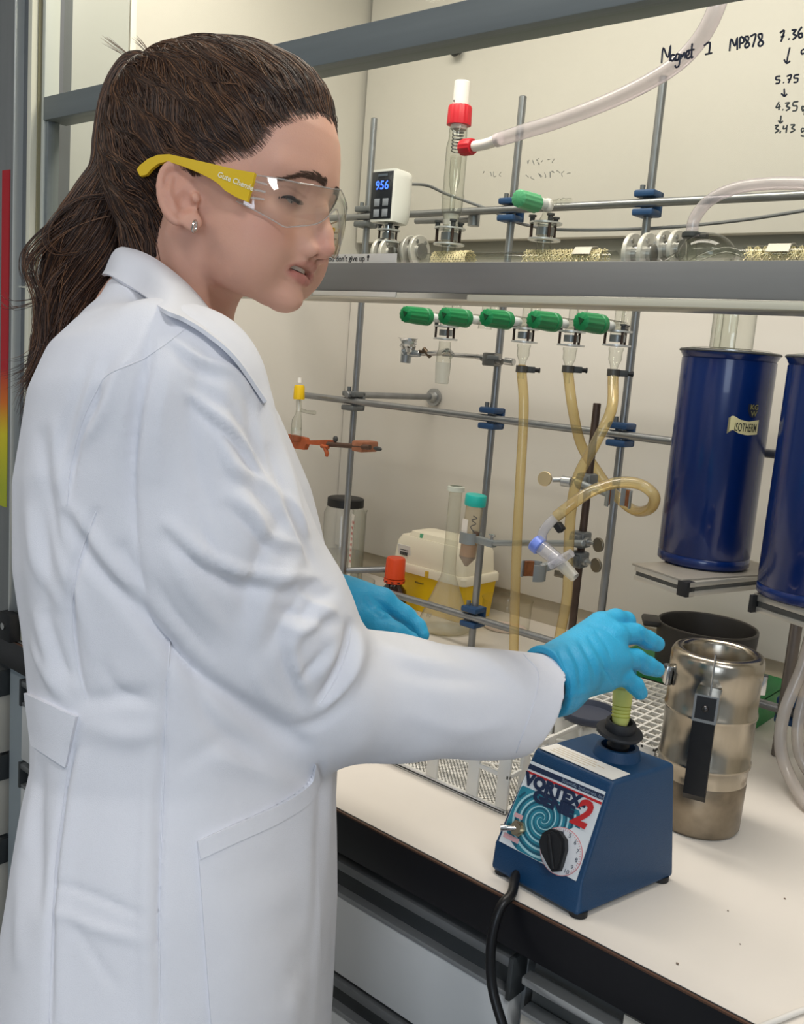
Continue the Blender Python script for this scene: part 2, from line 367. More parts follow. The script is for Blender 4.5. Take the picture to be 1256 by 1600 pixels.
# stand-off bars to the wall with round feet
for x, z in ((RX[0] + .004, ZM + .013),):
    so = obj('standoff', MB().cyl((x, YL - .03, z), (x, YW - .004, z), .0068, bev=.001), M_steel, lat)
    obj('wall_foot', MB().cyl((x, YW - .022, z), (x, YW - .0005, z), .010, .015).cyl((x, YW - .008, z), (x, YW - .0005, z), .020), M_alu, so)
p = onY(500, 915, 1.36)
obj('side_bar', MB().cyl((RX[0] - .002, YL + .012, ZB + .012), (RX[0] + .078, YL + .075, ZB + .024), .0068, bev=.001), M_steel, lat)
obj('standoff', MB().cyl((RX[1] - .08, YL, ZT - .012), (RX[1] - .25, YL + .03, ZT - .005), .006).cyl((RX[1] - .084, YL, ZT - .024), (RX[1] - .084, YL, ZT + .004), .011), M_steel, lat)
# right hand post that carries the second shelf
rp = thing('support_post', 'short grey steel post under the right shelf, beside the coiled hoses', 'rod', (-.418, 1.385, .9))
obj('post', MB().cyl((-.418, 1.392, .9003), (-.418, 1.392, 1.14), .0085, bev=.001), mat('post_steel', '#77706b', .42, metal=.6, var=.1, vscale=30), rp)
# black knob high on the wall
k = thing('wall_knob', 'round dark knob high on the back wall panel above the sash', 'knob', (-1.317, 1.68, 2.07))
q = onY(712, 78, YW - .02)
obj('stem', MB().cyl(q, q + V(0, .016, 0), .006), M_steel, k)
obj('knob_cap', MB().cyl(q - V(0, .012, 0), q + V(0, .002, 0), .0125, .014, n=24, bev=.003), mat('knob_dark', '#3a3c3d', .4, metal=.4), k)

# ------------------------------------------------------------------ lower manifold: green stopcocks, flange clamps, outlets
YM = 1.30
M_green = mat('green_plastic', '#0d7a44', .35, var=.03)
M_greend = mat('green_dark', '#06401f', .5)
M_nut = mat('pale_nut', '#dfe3e2', .35)
M_ring = mat('flange_ring', '#c9cac8', .32, metal=.55)
M_bolt = mat('brown_bolt', '#3c2d25', .5, metal=.3)
M_frost = glassmat('frosted_glass', '#ecece6', '#b8b8b0', rough=.3, fog=.35)
man = thing('glass_manifold', 'glass vacuum manifold with five green stopcocks behind the sash bar', 'manifold', (-.9, YM, 1.48))
obj('main_tube', MB().tube([V(-1.13, YM + .025, 1.56), V(-.62, YM + .025, 1.56)], .016, 20), M_glass, man)
OX = [onY(px, 515, YM)[0] for px in (697, 757, 821, 894, 966)]
HZ = 1.509
def ribbed(n, a): return lambda k: 1 + (a if k % 4 < 2 else 0)
for i, x in enumerate(OX):
    hx = x + .0
    sc = obj('stopcock', MB().lathe((hx, 1.188, HZ), (0, 1, 0), [(0, 1e-5), (0, .0095), (.002, .0125), (.044, .0138), (.0445, .0138), (.047, .0125), (.047, 1e-5)], 48, mod=ribbed(48, .07)), M_green, man)
    obj('collar', MB().cyl((hx, 1.2352, HZ), (hx, 1.2482, HZ), .0146, n=32, bev=.0015), M_green, sc)
    obj('index_mark', MB().prism([V(hx, 1.1876, HZ - .005), V(hx + .006, 1.1876, HZ + .003), V(hx - .004, 1.1876, HZ + .006)], (0, -.0006, 0)), M_greend, sc)
    obj('nut', MB().lathe((hx, 1.2484, HZ), (0, 1, 0), [(0, .009), (.006, .0095), (.012, .007), (.03, .0068)], 20), M_nut, man)
    obj('plug', MB().tube([V(hx, 1.27, HZ + .001), V(hx, YM + .02, HZ + .002), V(hx, YM + .026, 1.545)], .0085, 16), M_glass, man)
    zt = 1.548
    obj('outlet', MB().lathe((hx, YM, zt), (0, 0, -1), [(0, .0075), (.030, .0075), (.036, .010), (.045, .010), (.047, .0115), (.052, .0115)], 20), M_glass, man)
def flange_clamp(x, y, z, label, grp='flange clamps under the green stopcocks', s=1.0):
    """two oval plates with three bolts squeezing a glass lens joint; z = middle"""
    t = thing('flange_clamp', label, 'clamp', (x, y, z - .012 * s), grp)
    for dz in (.0105 * s, -.0105 * s):
        a = MB().lathe((x, y, z + dz - .0013), (0, 0, 1), [(0, .0125 * s), (0, .0215 * s), (.0026, .0215 * s), (.0026, .0125 * s), (0, .0125 * s)], 32)
        obj('plate', a, M_ring, t)
    for j in range(3):
        ang = math.radians(-160 + j * 120); bx = x + .0185 * s * math.cos(ang); by = y + .0185 * s * math.sin(ang)
        b = obj('bolt', MB().cyl((bx, by, z - .0105 * s), (bx, by, z + .0105 * s), .0021 * s, n=10), M_bolt, t)
        obj('bolt_head', MB().cyl((bx, by, z + .0122 * s), (bx, by, z + .0185 * s), .0034 * s, n=12).cyl((bx, by, z + .0185 * s), (bx, by, z + .021 * s), .0052 * s, n=12), M_darkgrey, b)
    obj('gasket', MB().cyl((x, y, z - .0052 * s), (x, y, z + .0052 * s), .0118 * s, n=24), mat('gasket_grey', '#8f9394', .3, metal=.4), t)
    return t
fl = [flange_clamp(OX[j], YM, onY(px, py, YM)[2], lb) for j, px, py, lb in ((0, 695, 520, 'metal flange clamp above the frosted joint, leftmost under the green stopcocks'), (2, 820, 524, 'metal flange clamp on top of the straight hanging hose'), (3, 893, 529, 'metal flange clamp above the middle yellowish hose'), (4, 966, 529, 'metal flange clamp above the rightmost yellowish hose'))]
for t in fl: pass
# lower adaptors
for j, (px, py) in ((2, (820, 530)), (3, (893, 535)), (4, (966, 535))):
    x = OX[j]; z = onY(px, py, YM)[2] - .008
    a = thing('hose_adaptor', ['', '', 'clear glass adaptor tapering into the straight hanging hose', 'clear glass adaptor tapering into the middle hose', 'clear glass adaptor tapering into the rightmost hose'][j], 'adaptor', (x, YM, z - .05), 'glass hose adaptors')
    obj('body', MB().lathe((x, YM, z), (0, 0, -1), [(0, .0112), (.004, .0112), (.006, .0102), (.018, .0100), (.026, .0066), (.036, .0045), (.056, .0045)], 20), M_glass, a)
    obj('hose_stub', MB().lathe((x, YM, z - .033), (0, 0, -1), [(0, .0062), (.003, .0072), (.006, .0062)], 16), mat('amber_rim', '#b79a62', .4), a)
x = OX[0]; z = onY(695, 528, YM)[2] - .006
fj = thing('ground_joint', 'clear glass cone with frosted ground end hanging left of the hoses', 'glass joint', (x, YM, z - .07))
obj('cone_neck', MB().lathe((x, YM, z), (0, 0, -1), [(0, .0105), (.012, .0105), (.022, .0130), (.036, .0130)], 24), M_glass, fj)
obj('ground_cone', MB().lathe((x, YM, z - .036), (0, 0, -1), [(0, .0138), (.002, .0138), (.036, .0118), (.037, .0108), (.0372, .009)], 24), M_frost, fj)
q = V(x, YM, z - .026)
obj('side_nub', MB().tube([q + V(.011, .003, -.002), q + V(.018, .006, .006)], [.003, .0015], 10), M_glass, fj)

# hoses
def hose(name, label, cat, pts, r, m, group=None, n=12, ns=10):
    P = spline(pts, ns); return tag(obj(name, MB().tube(P, r, n), m), label, cat, group)
def hp(px, py, y): return onY(px, py, y)
h1 = [V(OX[2], YM, onY(820, 580, YM)[2])] + [hp(818, 640, 1.298), hp(812, 760, 1.297), hp(807, 860, 1.297), hp(804, 960, 1.300), hp(802, 1040, 1.31)]
hose('vacuum_hose', 'straight yellowish rubber hose hanging in front of the bench rails', 'hose', h1, .0083, M_hose, 'yellowish rubber hoses')
h2 = [V(OX[3], YM, onY(893, 580, YM)[2]), hp(895, 640, 1.305), hp(908, 695, 1.350), hp(932, 735, 1.364), hp(958, 770, 1.368), hp(990, 797, 1.345), hp(1015, 795, 1.295), hp(1022, 775, 1.265), hp(1000, 757, 1.255), hp(965, 754, 1.235), hp(925, 767, 1.205), hp(893, 788, 1.185), hp(868, 808, 1.175)]
hose('vacuum_hose', 'looped yellowish rubber hose ending at the plastic stopcock', 'hose', h2, .0083, M_hose, 'yellowish rubber hoses')
h3 = [V(OX[4], YM, onY(966, 588, YM)[2]), hp(955, 640, 1.265), hp(929, 695, 1.25), hp(903, 745, 1.25), hp(892, 800, 1.26), hp(888, 870, 1.275), hp(886, 930, 1.285), hp(876, 985, 1.29), hp(866, 1040, 1.29)]
hose('vacuum_hose', 'yellowish rubber hose crossing over the brown rod, behind the blue glove', 'hose', h3, .0083, M_hose, 'yellowish rubber hoses')
for j, (px, py) in ((2, (820, 577)), (3, (892, 577)), (4, (966, 583))):
    p = onY(px, py, YM); p[0] = OX[j]
    c = thing('hose_clamp', ['', '', 'dark band clamp on the straight hanging hose', 'dark band clamp on the middle hose top', 'dark band clamp on the rightmost hose top'][j], 'hose clamp', p - V(0, 0, .006), 'hose band clamps')
    obj('band', MB().lathe(p - V(0, 0, .0055), (0, 0, 1), [(0, .0086), (0, .0097), (.011, .0097), (.011, .0086), (0, .0086)], 24), mat('band_grey', '#55534f', .4, metal=.5), c)
    e = unit(V(.75, .66, 0))
    obj('ear', MB().box(p + e * .0155, (.013, .007, .010), np.stack([e, V(-e[1], e[0], 0), V(0, 0, 1)], 1), .001), M_darkgrey, c)
    obj('screw', MB().cyl(p + e * .020 - V(0, 0, 0), p + e * .029, .0035, n=10).cyl(p + e * .028, p + e * .030, .0045, n=10), M_rubber, c)

# ------------------------------------------------------------------ upper line, seen through the sash glass
M_mesh = mat('cream_netting', '#e6d9b0', .7)
up = thing('upper_manifold', 'long clear glass vacuum line behind the sash, wrapped in cream netting', 'manifold', (-.85, YM, 1.6))
ZU = 1.606
obj('main_tube', MB().tube([V(-1.10, YM, ZU), V(-.728, YM, ZU)], .0155, 24), M_glass, up)
obj('main_tube', MB().tube([V(-.53, YM, ZU + .004), V(-.10, YM, ZU + .004)], .0155, 24), M_glass, up)
def netting(x0, x1, r, y, z, n=13, pitch=.0042):
    b = MB(); L = x1 - x0; k = int(L / pitch)
    for s in (1, -1):
        for j in range(n):
            pts = [V(x0 + L * t / 14, y + r * math.cos(2 * math.pi * j / n + s * t * L / .10), z + r * math.sin(2 * math.pi * j / n + s * t * L / .10)) for t in range(15)]
            b.tube(pts, .00075, 4, caps=False)
    return b
for x0, x1 in ((-1.075, -1.00), (-.885, -.745), (-.525, -.36)):
    o = obj('netting_sleeve', netting(x0, x1, .0168, YM, ZU + .002), M_mesh, up, kind='stuff')
for px, w in ((917, .03), (1222, .03)):
    p = onY(px, 385, YM)
    obj('metal_clip', MB().tube(spline([V(p[0] + w / 2, YM - .0172, ZU + .008), V(p[0] + w / 2, YM - .009, ZU + .019), V(p[0] + w / 2, YM + .006, ZU + .0215), V(p[0] + w / 2, YM + .014, ZU + .014)], 5), .001, 6).prism([V(p[0] - w / 2, YM - .018, ZU + .009), V(p[0] - w / 2, YM - .009, ZU + .0205), V(p[0] - w / 2, YM + .008, ZU + .0225), V(p[0] - w / 2, YM + .008, ZU + .0212), V(p[0] - w / 2, YM - .008, ZU + .0190), V(p[0] - w / 2, YM - .017, ZU + .0085)], (w, 0, 0)), mat('clip_steel', '#a9a59c', .5, metal=.6), up)
# bulb of the trap head
b0 = V(-.585, YM, ZU + .008)
obj('bulb', MB().ball(b0, (.040, .034, .030), 24), M_glass, up)
obj('inner_tube', MB().tube(spline([b0 + V(-.028, -.01, -.02), b0 + V(0, -.012, -.004), b0 + V(.03, -.006, .006), b0 + V(.055, 0, 0)], 6), .005, 12), M_glass, up)
obj('side_elbow', MB().tube(spline([V(-.652, YM, ZU - .004), V(-.644, YM - .002, ZU - .007), V(-.632, YM, ZU - .001), V(-.618, YM, ZU + .006)], 6), .011, 16), M_glass, up)
q = onY(1082, 396, YM); hq = onY(1080, 368, YM)
obj('hose_nipple', MB().cyl(q - V(0, 0, .01), hq + V(0, 0, .008), .0065, n=16, caps=False), M_glass, up)
obj('hose_band', MB().cyl(hq - V(0, 0, .004), hq + V(0, 0, .005), .0135, n=20, bev=.002).box(hq + V(.014, .004, 0), (.016, .012, .008), None, .001), M_darkgrey, up)
# KF flange pairs: white aluminium wheels
M_kf = mat('kf_aluminium', '#d3d0c8', .38, metal=.35)
def kf(px, py, label, r=.030, y=YM, n=2, gap=.022):
    c = onY(px, py, y); t = thing('flange_coupling', label, 'coupling', c - V(0, 0, r), 'ring couplings of the vacuum line')
    for i in range(n):
        x = c[0] + (i - (n - 1) / 2) * gap
        w = obj('ring_half', MB().cyl((x - .0035, y, c[2]), (x + .0035, y, c[2]), r, n=40, bev=.001), M_kf, t)
        for a in (55, 125): 
            bx = V(x - .004, y - .021 * math.cos(math.radians(a)) * r / .03, c[2] + .021 * math.sin(math.radians(a)) * r / .03)
            obj('screw', MB().cyl(bx, bx + V(.009, 0, 0), .0036, n=12), M_chrome, w)
    obj('hub', MB().cyl((c[0] - gap * .9, y, c[2]), (c[0] + gap * .9, y, c[2]), .014, n=24), M_chrome, t)
    return c
kf(603, 398, 'white ring coupling under the pressure gauge, nearest the motto strip', .029, YM - .02, 2, .018)
kf(648, 393, 'white ring coupling between the gauge and the red capped valve', .028, YM + .02, 2, .020)
kf(1000, 397, 'aluminium ring coupling on the vacuum line, left of the black hose band', .030, YM - .01, 2, .024)
kf(1047, 390, 'aluminium ring coupling just behind the black hose band', .028, YM + .03, 2, .020)

# pressure gauge
gp = onY(615, 352, YM)
g = thing('pressure_gauge', 'white vacuum gauge with black display reading 956 on the glass line', 'gauge', gp - V(0, 0, .015))
gx, gy, gz = onY(611, 309, YM - .02); 
W_, D_, H_ = .056, .060, .088
prof = [(-W_/2, -.020), (-W_/2 + .004, -.024), (W_/2 - .004, -.024), (W_/2, -.020), (W_/2 + .001, .008), (W_/2 - .004, .026), (W_/2 - .014, .036), (-W_/2 + .014, .036), (-W_/2 + .004, .026), (-W_/2 - .001, .008)]
gb = MB(); rings = []
for zz, sc_ in ((-H_/2, .86), (-H_/2 + .006, .96), (-H_/2 + .02, 1.0), (H_/2 - .012, 1.0), (H_/2 - .004, .97), (H_/2, .88)):
    rings.append([V(gx + a * (sc_ if b > -.01 else 1), gy + b * (sc_ if b > -.01 else 1), gz + zz) for a, b in prof])
n_ = len(prof); gb.add([p for r in rings for p in r], [(i * n_ + k, i * n_ + (k + 1) % n_, (i + 1) * n_ + (k + 1) % n_, (i + 1) * n_ + k) for i in range(len(rings) - 1) for k in range(n_)] + [tuple(range(n_))[::-1], tuple(range((len(rings) - 1) * n_, len(rings) * n_))])
obj('housing', gb, mat('gauge_white', '#e4e4de', .35), g, sharp=50)
dpl = obj('display', MB().box((gx - .001, gy - .0242, gz), (W_ - .006, .0012, H_ - .008), None, .0005), mat('gauge_black', '#23262c', .25), g)
obj('digits', text_mb('956', .021, V(gx - .016, gy - .0250, gz + .010), (1, 0, 0), (0, 0, 1), bold=.0003), mat('digit_blue', '#3f6cff', .5, emit=2.0), dpl)
for i in (0, 1):
    for j in (0, 1):
        obj('button', MB().box((gx - .010 + i * .020, gy - .0250, gz - .012 - j * .018), (.013, .0012, .013), None, .0005), mat('button_grey', '#8b9099', .4), dpl)
obj('logo_line', MB().box((gx, gy - .0249, gz + .034), (.022, .0006, .004)), mat('logo_grey', '#56606c', .4), dpl)
obj('stem', MB().cyl((gx, gy, gz - H_/2 + .002), (gx, gy, gz - H_/2 - .018), .010, n=20), M_chrome, g)
flange_clamp(gx, gy, gz - H_/2 - .022, 'metal flange clamp holding the white pressure gauge', 'flange clamps on the upper line', .95)
cb = [V(gx + .02, gy + .02, gz + .026), onY(668, 290, 1.36), onY(700, 304, 1.40), onY(765, 328, 1.45), onY(800, 345, 1.46), onY(830, 353, 1.45), onY(880, 359, 1.44), onY(1015, 357, 1.455), onY(1150, 345, 1.46), onY(1256, 329, 1.46), onY(1330, 318, 1.46)]
hose('signal_cable', 'thin grey cable running from the gauge behind the upper rail', 'cable', cb, .0028, mat('cable_grey', '#77797a', .5), n=8)

# red capped glass valve
vx, vy, vz = onY(702, 372, YM)
v = thing('glass_valve', 'tall glass valve with red screw cap and white plug on the vacuum line', 'valve', (vx, vy, vz + .02))
zz = lambda py: onY(700, py, YM)[2]
M_red = mat('red_cap', '#c31d2c', .4)
M_ptfe = mat('ptfe_white', '#f0ece6', .4)
obj('plug', MB().cyl((vx, vy, zz(205)), (vx, vy, zz(131)), .0138, .0132, n=32, bev=.001), M_ptfe, v)
obj('pin_hole', MB().ball((vx - .004, vy - .0135, zz(163)), .0014, 8), M_rubber, v)
obj('screw_cap', MB().lathe((vx, vy, zz(198)), (0, 0, 1), [(0, .012), (0, .0208), (.004, .0208), (.0285, .0200), (.031, .0185), (.031, .012)], 64, mod=lambda k: 1 - (.05 if k % 4 < 2 else 0)), M_red, v)
obj('outer_tube', MB().lathe((vx, vy, zz(345)), (0, 0, 1), [(0, .012), (zz(330) - zz(345), .0175), (zz(310) - zz(345), .0182), (zz(309) - zz(345), .0195), (zz(306) - zz(345), .0195), (zz(304) - zz(345), .0182), (zz(232) - zz(345), .0180), (zz(222) - zz(345), .0155), (zz(200) - zz(345), .0150)], 32), M_glass, v)
obj('inner_tube', MB().lathe((vx, vy, zz(330)), (0, 0, 1), [(0, .004), (zz(300) - zz(330), .005), (zz(285) - zz(330), .009), (zz(245) - zz(330), .0095)], 20), M_glass, v)
sp = [V(vx + .0095 * math.cos(t * .5), vy + .0095 * math.sin(t * .5), zz(240) + (zz(204) - zz(240)) * t / 88) for t in range(89)]
obj('spring', MB().tube(sp, .0011, 6), M_steel, v)
obj('lower_tube', MB().tube([V(vx, vy, zz(348)), V(vx, vy, ZU + .012)], .012, 24), M_glass, v)
obj('hub', MB().cyl((vx, vy, zz(335)), (vx, vy, zz(352)), .0125, n=24, caps=False), M_frost, v)
sa = onY(727, 229, YM - .01)
obj('side_arm', MB().tube([V(vx + .014, vy - .004, sa[2] - .004), sa], .008, 16), M_glass, v)
flange_clamp(vx, vy, zz(370), 'metal flange clamp under the tall red capped valve', 'flange clamps on the upper line', 1.25)
# hose with red connector sweeping up to the right
e0 = onY(722, 231, YM - .012); e1 = onY(746, 228, YM - .015)
rc = thing('hose_connector', 'red screw connector joining the clear hose to the tall valve', 'connector', (e0 + e1) / 2)
obj('cap', MB().lathe(e0, e1 - e0, [(0, 1e-5), (0, .0125), (.003, .0135), (.021, .0135), (.024, .0125), (.024, .006)], 48, mod=lambda k: 1 - (.05 if k % 4 < 2 else 0)), M_red, rc)
sl = spline([e1 - (e1 - e0) * .2, onY(760, 225, YM - .02), onY(782, 217, YM - .025)], 5)
obj('white_sleeve', MB().tube(sl, [.0085] * (len(sl) - 2) + [.0095, .0098], 16), mat('sleeve_pinkwhite', '#eee4e2', .45), rc)
hs = [onY(776, 219, YM - .024), onY(820, 205, YM - .03), onY(880, 186, YM - .04), onY(970, 150, YM - .06), onY(1046, 108, YM - .08), onY(1090, 66, YM - .09), onY(1118, 15, YM - .10), onY(1130, -40, YM - .10), onY(1135, -160, YM - .1)]
hose('clear_hose', 'thick clear plastic hose sweeping from red connector up past the handwriting', 'hose', hs, .0112, M_clear_hose, 'clear hoses', n=16)
h4 = [hq + V(0, 0, .002), onY(1086, 340, YM), onY(1110, 312, YM), onY(1150, 294, YM - .005), onY(1200, 287, YM - .01), onY(1256, 287, YM - .02), onY(1330, 292, YM - .03)]
hose('clear_hose', 'clear plastic hose arching right from the black hose band', 'hose', h4, .0085, M_clear_hose, 'clear hoses', n=16)
# small green valve on its glass stem
wx, wy, wz = onY(852, 355, YM)
w = thing('green_valve', 'upright glass tap with a green handle left of middle boss head, above flange', 'valve', (wx, wy, wz - .03))
tz = onY(852, 321, YM)[2]
obj('handle', MB().lathe((wx, YM - .082, tz - .003), (0, 1, 0), [(0, 1e-5), (0, .010), (.002, .0125), (.048, .0138), (.050, .012), (.050, 1e-5)], 48, mod=ribbed(48, .06)), mat('green_pale', '#4f9f70', .4), w)
obj('nut', MB().cyl((wx, YM - .032, tz), (wx, YM - .008, tz), .0085, n=20, bev=.001), M_nut, w)
obj('barrel', MB().ball((wx, YM, tz), (.010, .010, .011), 16), M_ptfe, w)
obj('body', MB().lathe((wx, YM, tz - .006), (0, 0, -1), [(0, .006), (.008, .007), (.020, .0125), (.036, .0125), (.040, .0115), (.06, .0115), (.068, .0105)], 24), M_glass, w)
obj('side_arm', MB().lathe((wx + .005, YM, tz + .003), (1, .1, .08), [(0, .0045), (.012, .0045), (.014, .006), (.018, .0045), (.022, .006), (.026, .0045), (.036, .004)], 14), M_glass, w)
flange_clamp(wx, YM, onY(852, 362, YM)[2], 'metal flange clamp on the stem of the small green tap', 'flange clamps on the upper line', 1.2)

# ------------------------------------------------------------------ handwriting on the sash glass (marker strokes)
M_ink = mat('marker_ink', '#1b2338', .5)
M_ink2 = mat('marker_ink_grey', '#4d5250', .6)
def stroke(mb, pts, w):
    """pts in the photograph crop's units (x/3.34 + 880, y/3.34)"""
    P = [onY(880 + x / 3.3404, y / 3.3404, YS - .0022) for x, y in pts]
    P = spline(P, 4) if len(P) > 2 else P
    mb.tube(P, w, 5)
wr = MB(); w1 = .00085
for s_ in ([(513, 330), (522, 250), (546, 300), (560, 238), (556, 318)], [(581, 288), (567, 287), (561, 308), (570, 318), (580, 302), (583, 318)], [(607, 284), (591, 284), (587, 310), (599, 312), (607, 286), (605, 338), (591, 352), (583, 342)], [(613, 310), (615, 284), (621, 298), (631, 274), (637, 304)], [(640, 296), (656, 280), (650, 264), (640, 282), (648, 306), (664, 296)], [(672, 228), (668, 298), (678, 296)], [(654, 262), (684, 258)],
           [(734, 238), (764, 222), (760, 280)], [(740, 284), (776, 276)],
           [(868, 266), (876, 204), (896, 240), (908, 196), (908, 260)], [(920, 252), (924, 196), (942, 202), (940, 222), (922, 228)], [(966, 190), (948, 194), (956, 214), (972, 232), (956, 250), (948, 236), (964, 214), (968, 192)], [(976, 190), (1004, 180), (988, 246)], [(1038, 176), (1018, 182), (1026, 204), (1044, 224), (1028, 242), (1018, 228), (1036, 200), (1038, 178)],
           [(1130, 172), (1152, 160), (1136, 218)], [(1136, 192), (1154, 188)], [(1176, 202), (1179, 204)], [(1192, 158), (1214, 156), (1200, 176), (1216, 188), (1196, 208)], [(1246, 140), (1228, 168), (1232, 196), (1248, 190), (1244, 174), (1230, 180)], [(1300, 150), (1290, 190)]): stroke(wr, s_, w1)
for s_ in ([(1182, 248), (1172, 290), (1166, 326)], [(1152, 312), (1166, 330), (1184, 318)], [(1270, 254), (1244, 264), (1246, 282), (1262, 276)],
           [(1132, 398), (1110, 402), (1112, 416), (1130, 418), (1124, 434), (1108, 436)], [(1148, 430), (1151, 432)], [(1166, 398), (1190, 392), (1174, 434)], [(1172, 414), (1188, 412)], [(1230, 390), (1208, 394), (1206, 408), (1224, 410), (1220, 428), (1202, 430)],
           [(1152, 464), (1154, 500)], [(1138, 488), (1154, 502), (1168, 490)]): stroke(wr, s_, w1 * .85)
hw = obj('handwriting', wr, M_ink, W1, kind='stuff')
wr = MB()
for s_ in ([(1126, 532), (1110, 562), (1134, 556)], [(1128, 544), (1124, 574)], [(1144, 572), (1147, 574)], [(1158, 538), (1180, 536), (1164, 554), (1182, 564), (1162, 578)], [(1226, 530), (1202, 534), (1200, 552), (1220, 554), (1216, 576), (1196, 580)], [(1262, 560), (1246, 556), (1250, 580), (1262, 566), (1258, 600)],
           [(1136, 604), (1132, 640)], [(1122, 630), (1134, 642), (1146, 630)],
           [(1104, 656), (1122, 654), (1108, 670), (1124, 680), (1104, 694)], [(1134, 684), (1130, 696)], [(1150, 656), (1148, 672), (1166, 668)], [(1168, 652), (1162, 694)], [(1186, 652), (1208, 652), (1192, 668), (1208, 678), (1184, 692)], [(1262, 672), (1244, 672), (1246, 690), (1262, 680), (1258, 710), (1240, 708)]): stroke(wr, s_, w1 * .8)
obj('handwriting', wr, M_ink2, W1, kind='stuff')
# faint old writing lower left of it
wr = MB()
rnd = random.Random(4)
for (x0, y0, n) in ((755, 272, 4), (822, 254, 3), (838, 252, 4), (822, 276, 2), (842, 273, 3), (862, 271, 4)):
    for i in range(n):
        x = x0 + i * 8; wr.tube(spline([onY(x + rnd.uniform(-1, 5), y0 + rnd.uniform(-5, 5), YS - .0022) for _ in range(3)], 3), .0004, 4)
obj('faint_writing', wr, mat('ink_faint', '#9a988c', .7), W1, kind='stuff')
# ------------------------------------------------------------------ vortex mixer
M_mix = mat('mixer_blue', '#0b3a5f', .45, var=.03, vscale=60, bump=.25, bscale=900)
ZMT, ZMB = 1.03, .9045
B0, B1, B2 = onZ(765, 1360, .9015), onZ(902, 1438, .9015), onZ(1052, 1373, .9015)
B3 = B0 + (B2 - B1)
T0, T1, T2, T3 = onZ(836, 1167, ZMT), onZ(959, 1223, ZMT), onZ(1055, 1192, ZMT), onZ(927, 1143, ZMT)
F0, F1 = onZ(771, 1315, .932), onZ(913, 1380, .932)
mx = thing('vortex_mixer', 'dark blue vortex mixer with spiral label and black dial at bench front', 'mixer', ((B0 + B2) / 2)[:2].tolist() + [.90])
bm = bmesh.new()
zb = V(0, 0, .0025)
vs = [bm.verts.new(tuple(p)) for p in (B0 + zb, B1 + zb, B2 + zb, B3 + zb, F0, F1, T0, T1, T2, T3)]
for f in ((0, 1, 5, 4), (4, 5, 7, 6), (6, 7, 8, 9), (1, 2, 8, 7, 5), (3, 0, 4, 6, 9), (2, 3, 9, 8), (3, 2, 1, 0)): bm.faces.new([vs[i] for i in f])
bmesh.ops.recalc_face_normals(bm, faces=bm.faces[:])
bmesh.ops.bevel(bm, geom=bm.edges[:], offset=.0045, segments=3, profile=.5, affect='EDGES')
bm.verts.index_update(); hb_ = MB().add([v.co[:] for v in bm.verts], [[v.index for v in f.verts] for f in bm.faces]); bm.free()
obj('housing', hb_, M_mix, mx, sharp=50)
def lerp(a, b, t): return a + (b - a) * t
cen = (B0 + B2) / 2
for c in (B0, B1, B2, B3):
    p = lerp(c, cen, .15); p[2] = .9002
    obj('rubber_foot', MB().cyl(p, p + V(0, 0, .006), .0095, n=20), M_rubber, mx)
# sloping front: plane through F0, F1, T1
fn = unit(np.cross(F1 - F0, T1 - F0)); fn = fn if fn[1] < 0 else -fn
def fp(x, y, off=.0006):
    """point on the sloping front under crop pixel (x, y)"""
    d = ray(740 + x / 3.694, 1050 + y / 3.694); q = F0 + fn * off; return CAM + d * (((q - CAM) @ fn) / (d @ fn))
LTL, LTR, LBR, LBL = fp(332, 512), fp(762, 692), fp(592, 1206), fp(146, 975)
def uv(u, v, off=.0012): return lerp(lerp(LBL, LBR, u), lerp(LTL, LTR, u), v) + fn * (off - .0006)
eu = unit(lerp(LBR, LTR, .5) - lerp(LBL, LTL, .5)); ev = unit(lerp(LTL, LTR, .5) - lerp(LBL, LBR, .5))
LW = np.linalg.norm(lerp(LBR, LTR, .5) - lerp(LBL, LTL, .5)); LH = np.linalg.norm(lerp(LTL, LTR, .5) - lerp(LBL, LBR, .5))
def quad(us, off=.0012): return [uv(u, v, off) for u, v in us]
fpnl = obj('front_label', MB().prism(quad([(0, 0), (1, 0), (1, 1), (0, 1)], .0002), fn * .0008), mat('label_white', '#dfe3e4', .35), mx)
M_navy = mat('label_navy', '#1d2c48', .4); M_lred = mat('label_red', '#c02a2c', .4); M_teal = mat('label_teal', '#2b7f92', .4, var=.2, vscale=60); M_pale = mat('label_pale', '#a7d2d8', .4); M_teald = mat('label_teal_dark', '#205a70', .4)
obj('top_strip', MB().prism(quad([(.0, .905), (1, .905), (1, .965), (.0, .965)], .00105), fn * .0003), M_navy, fpnl)
obj('red_line', MB().prism(quad([(.0, .855), (1, .855), (1, .882), (.0, .882)], .00105), fn * .0003), M_lred, fpnl)
obj('maker_text', text_mb('Scientific Industries, Inc.', .0052, uv(.46, .918, .00145), eu, ev, .0001), mat('label_grey', '#8fa0b0', .4), fpnl)
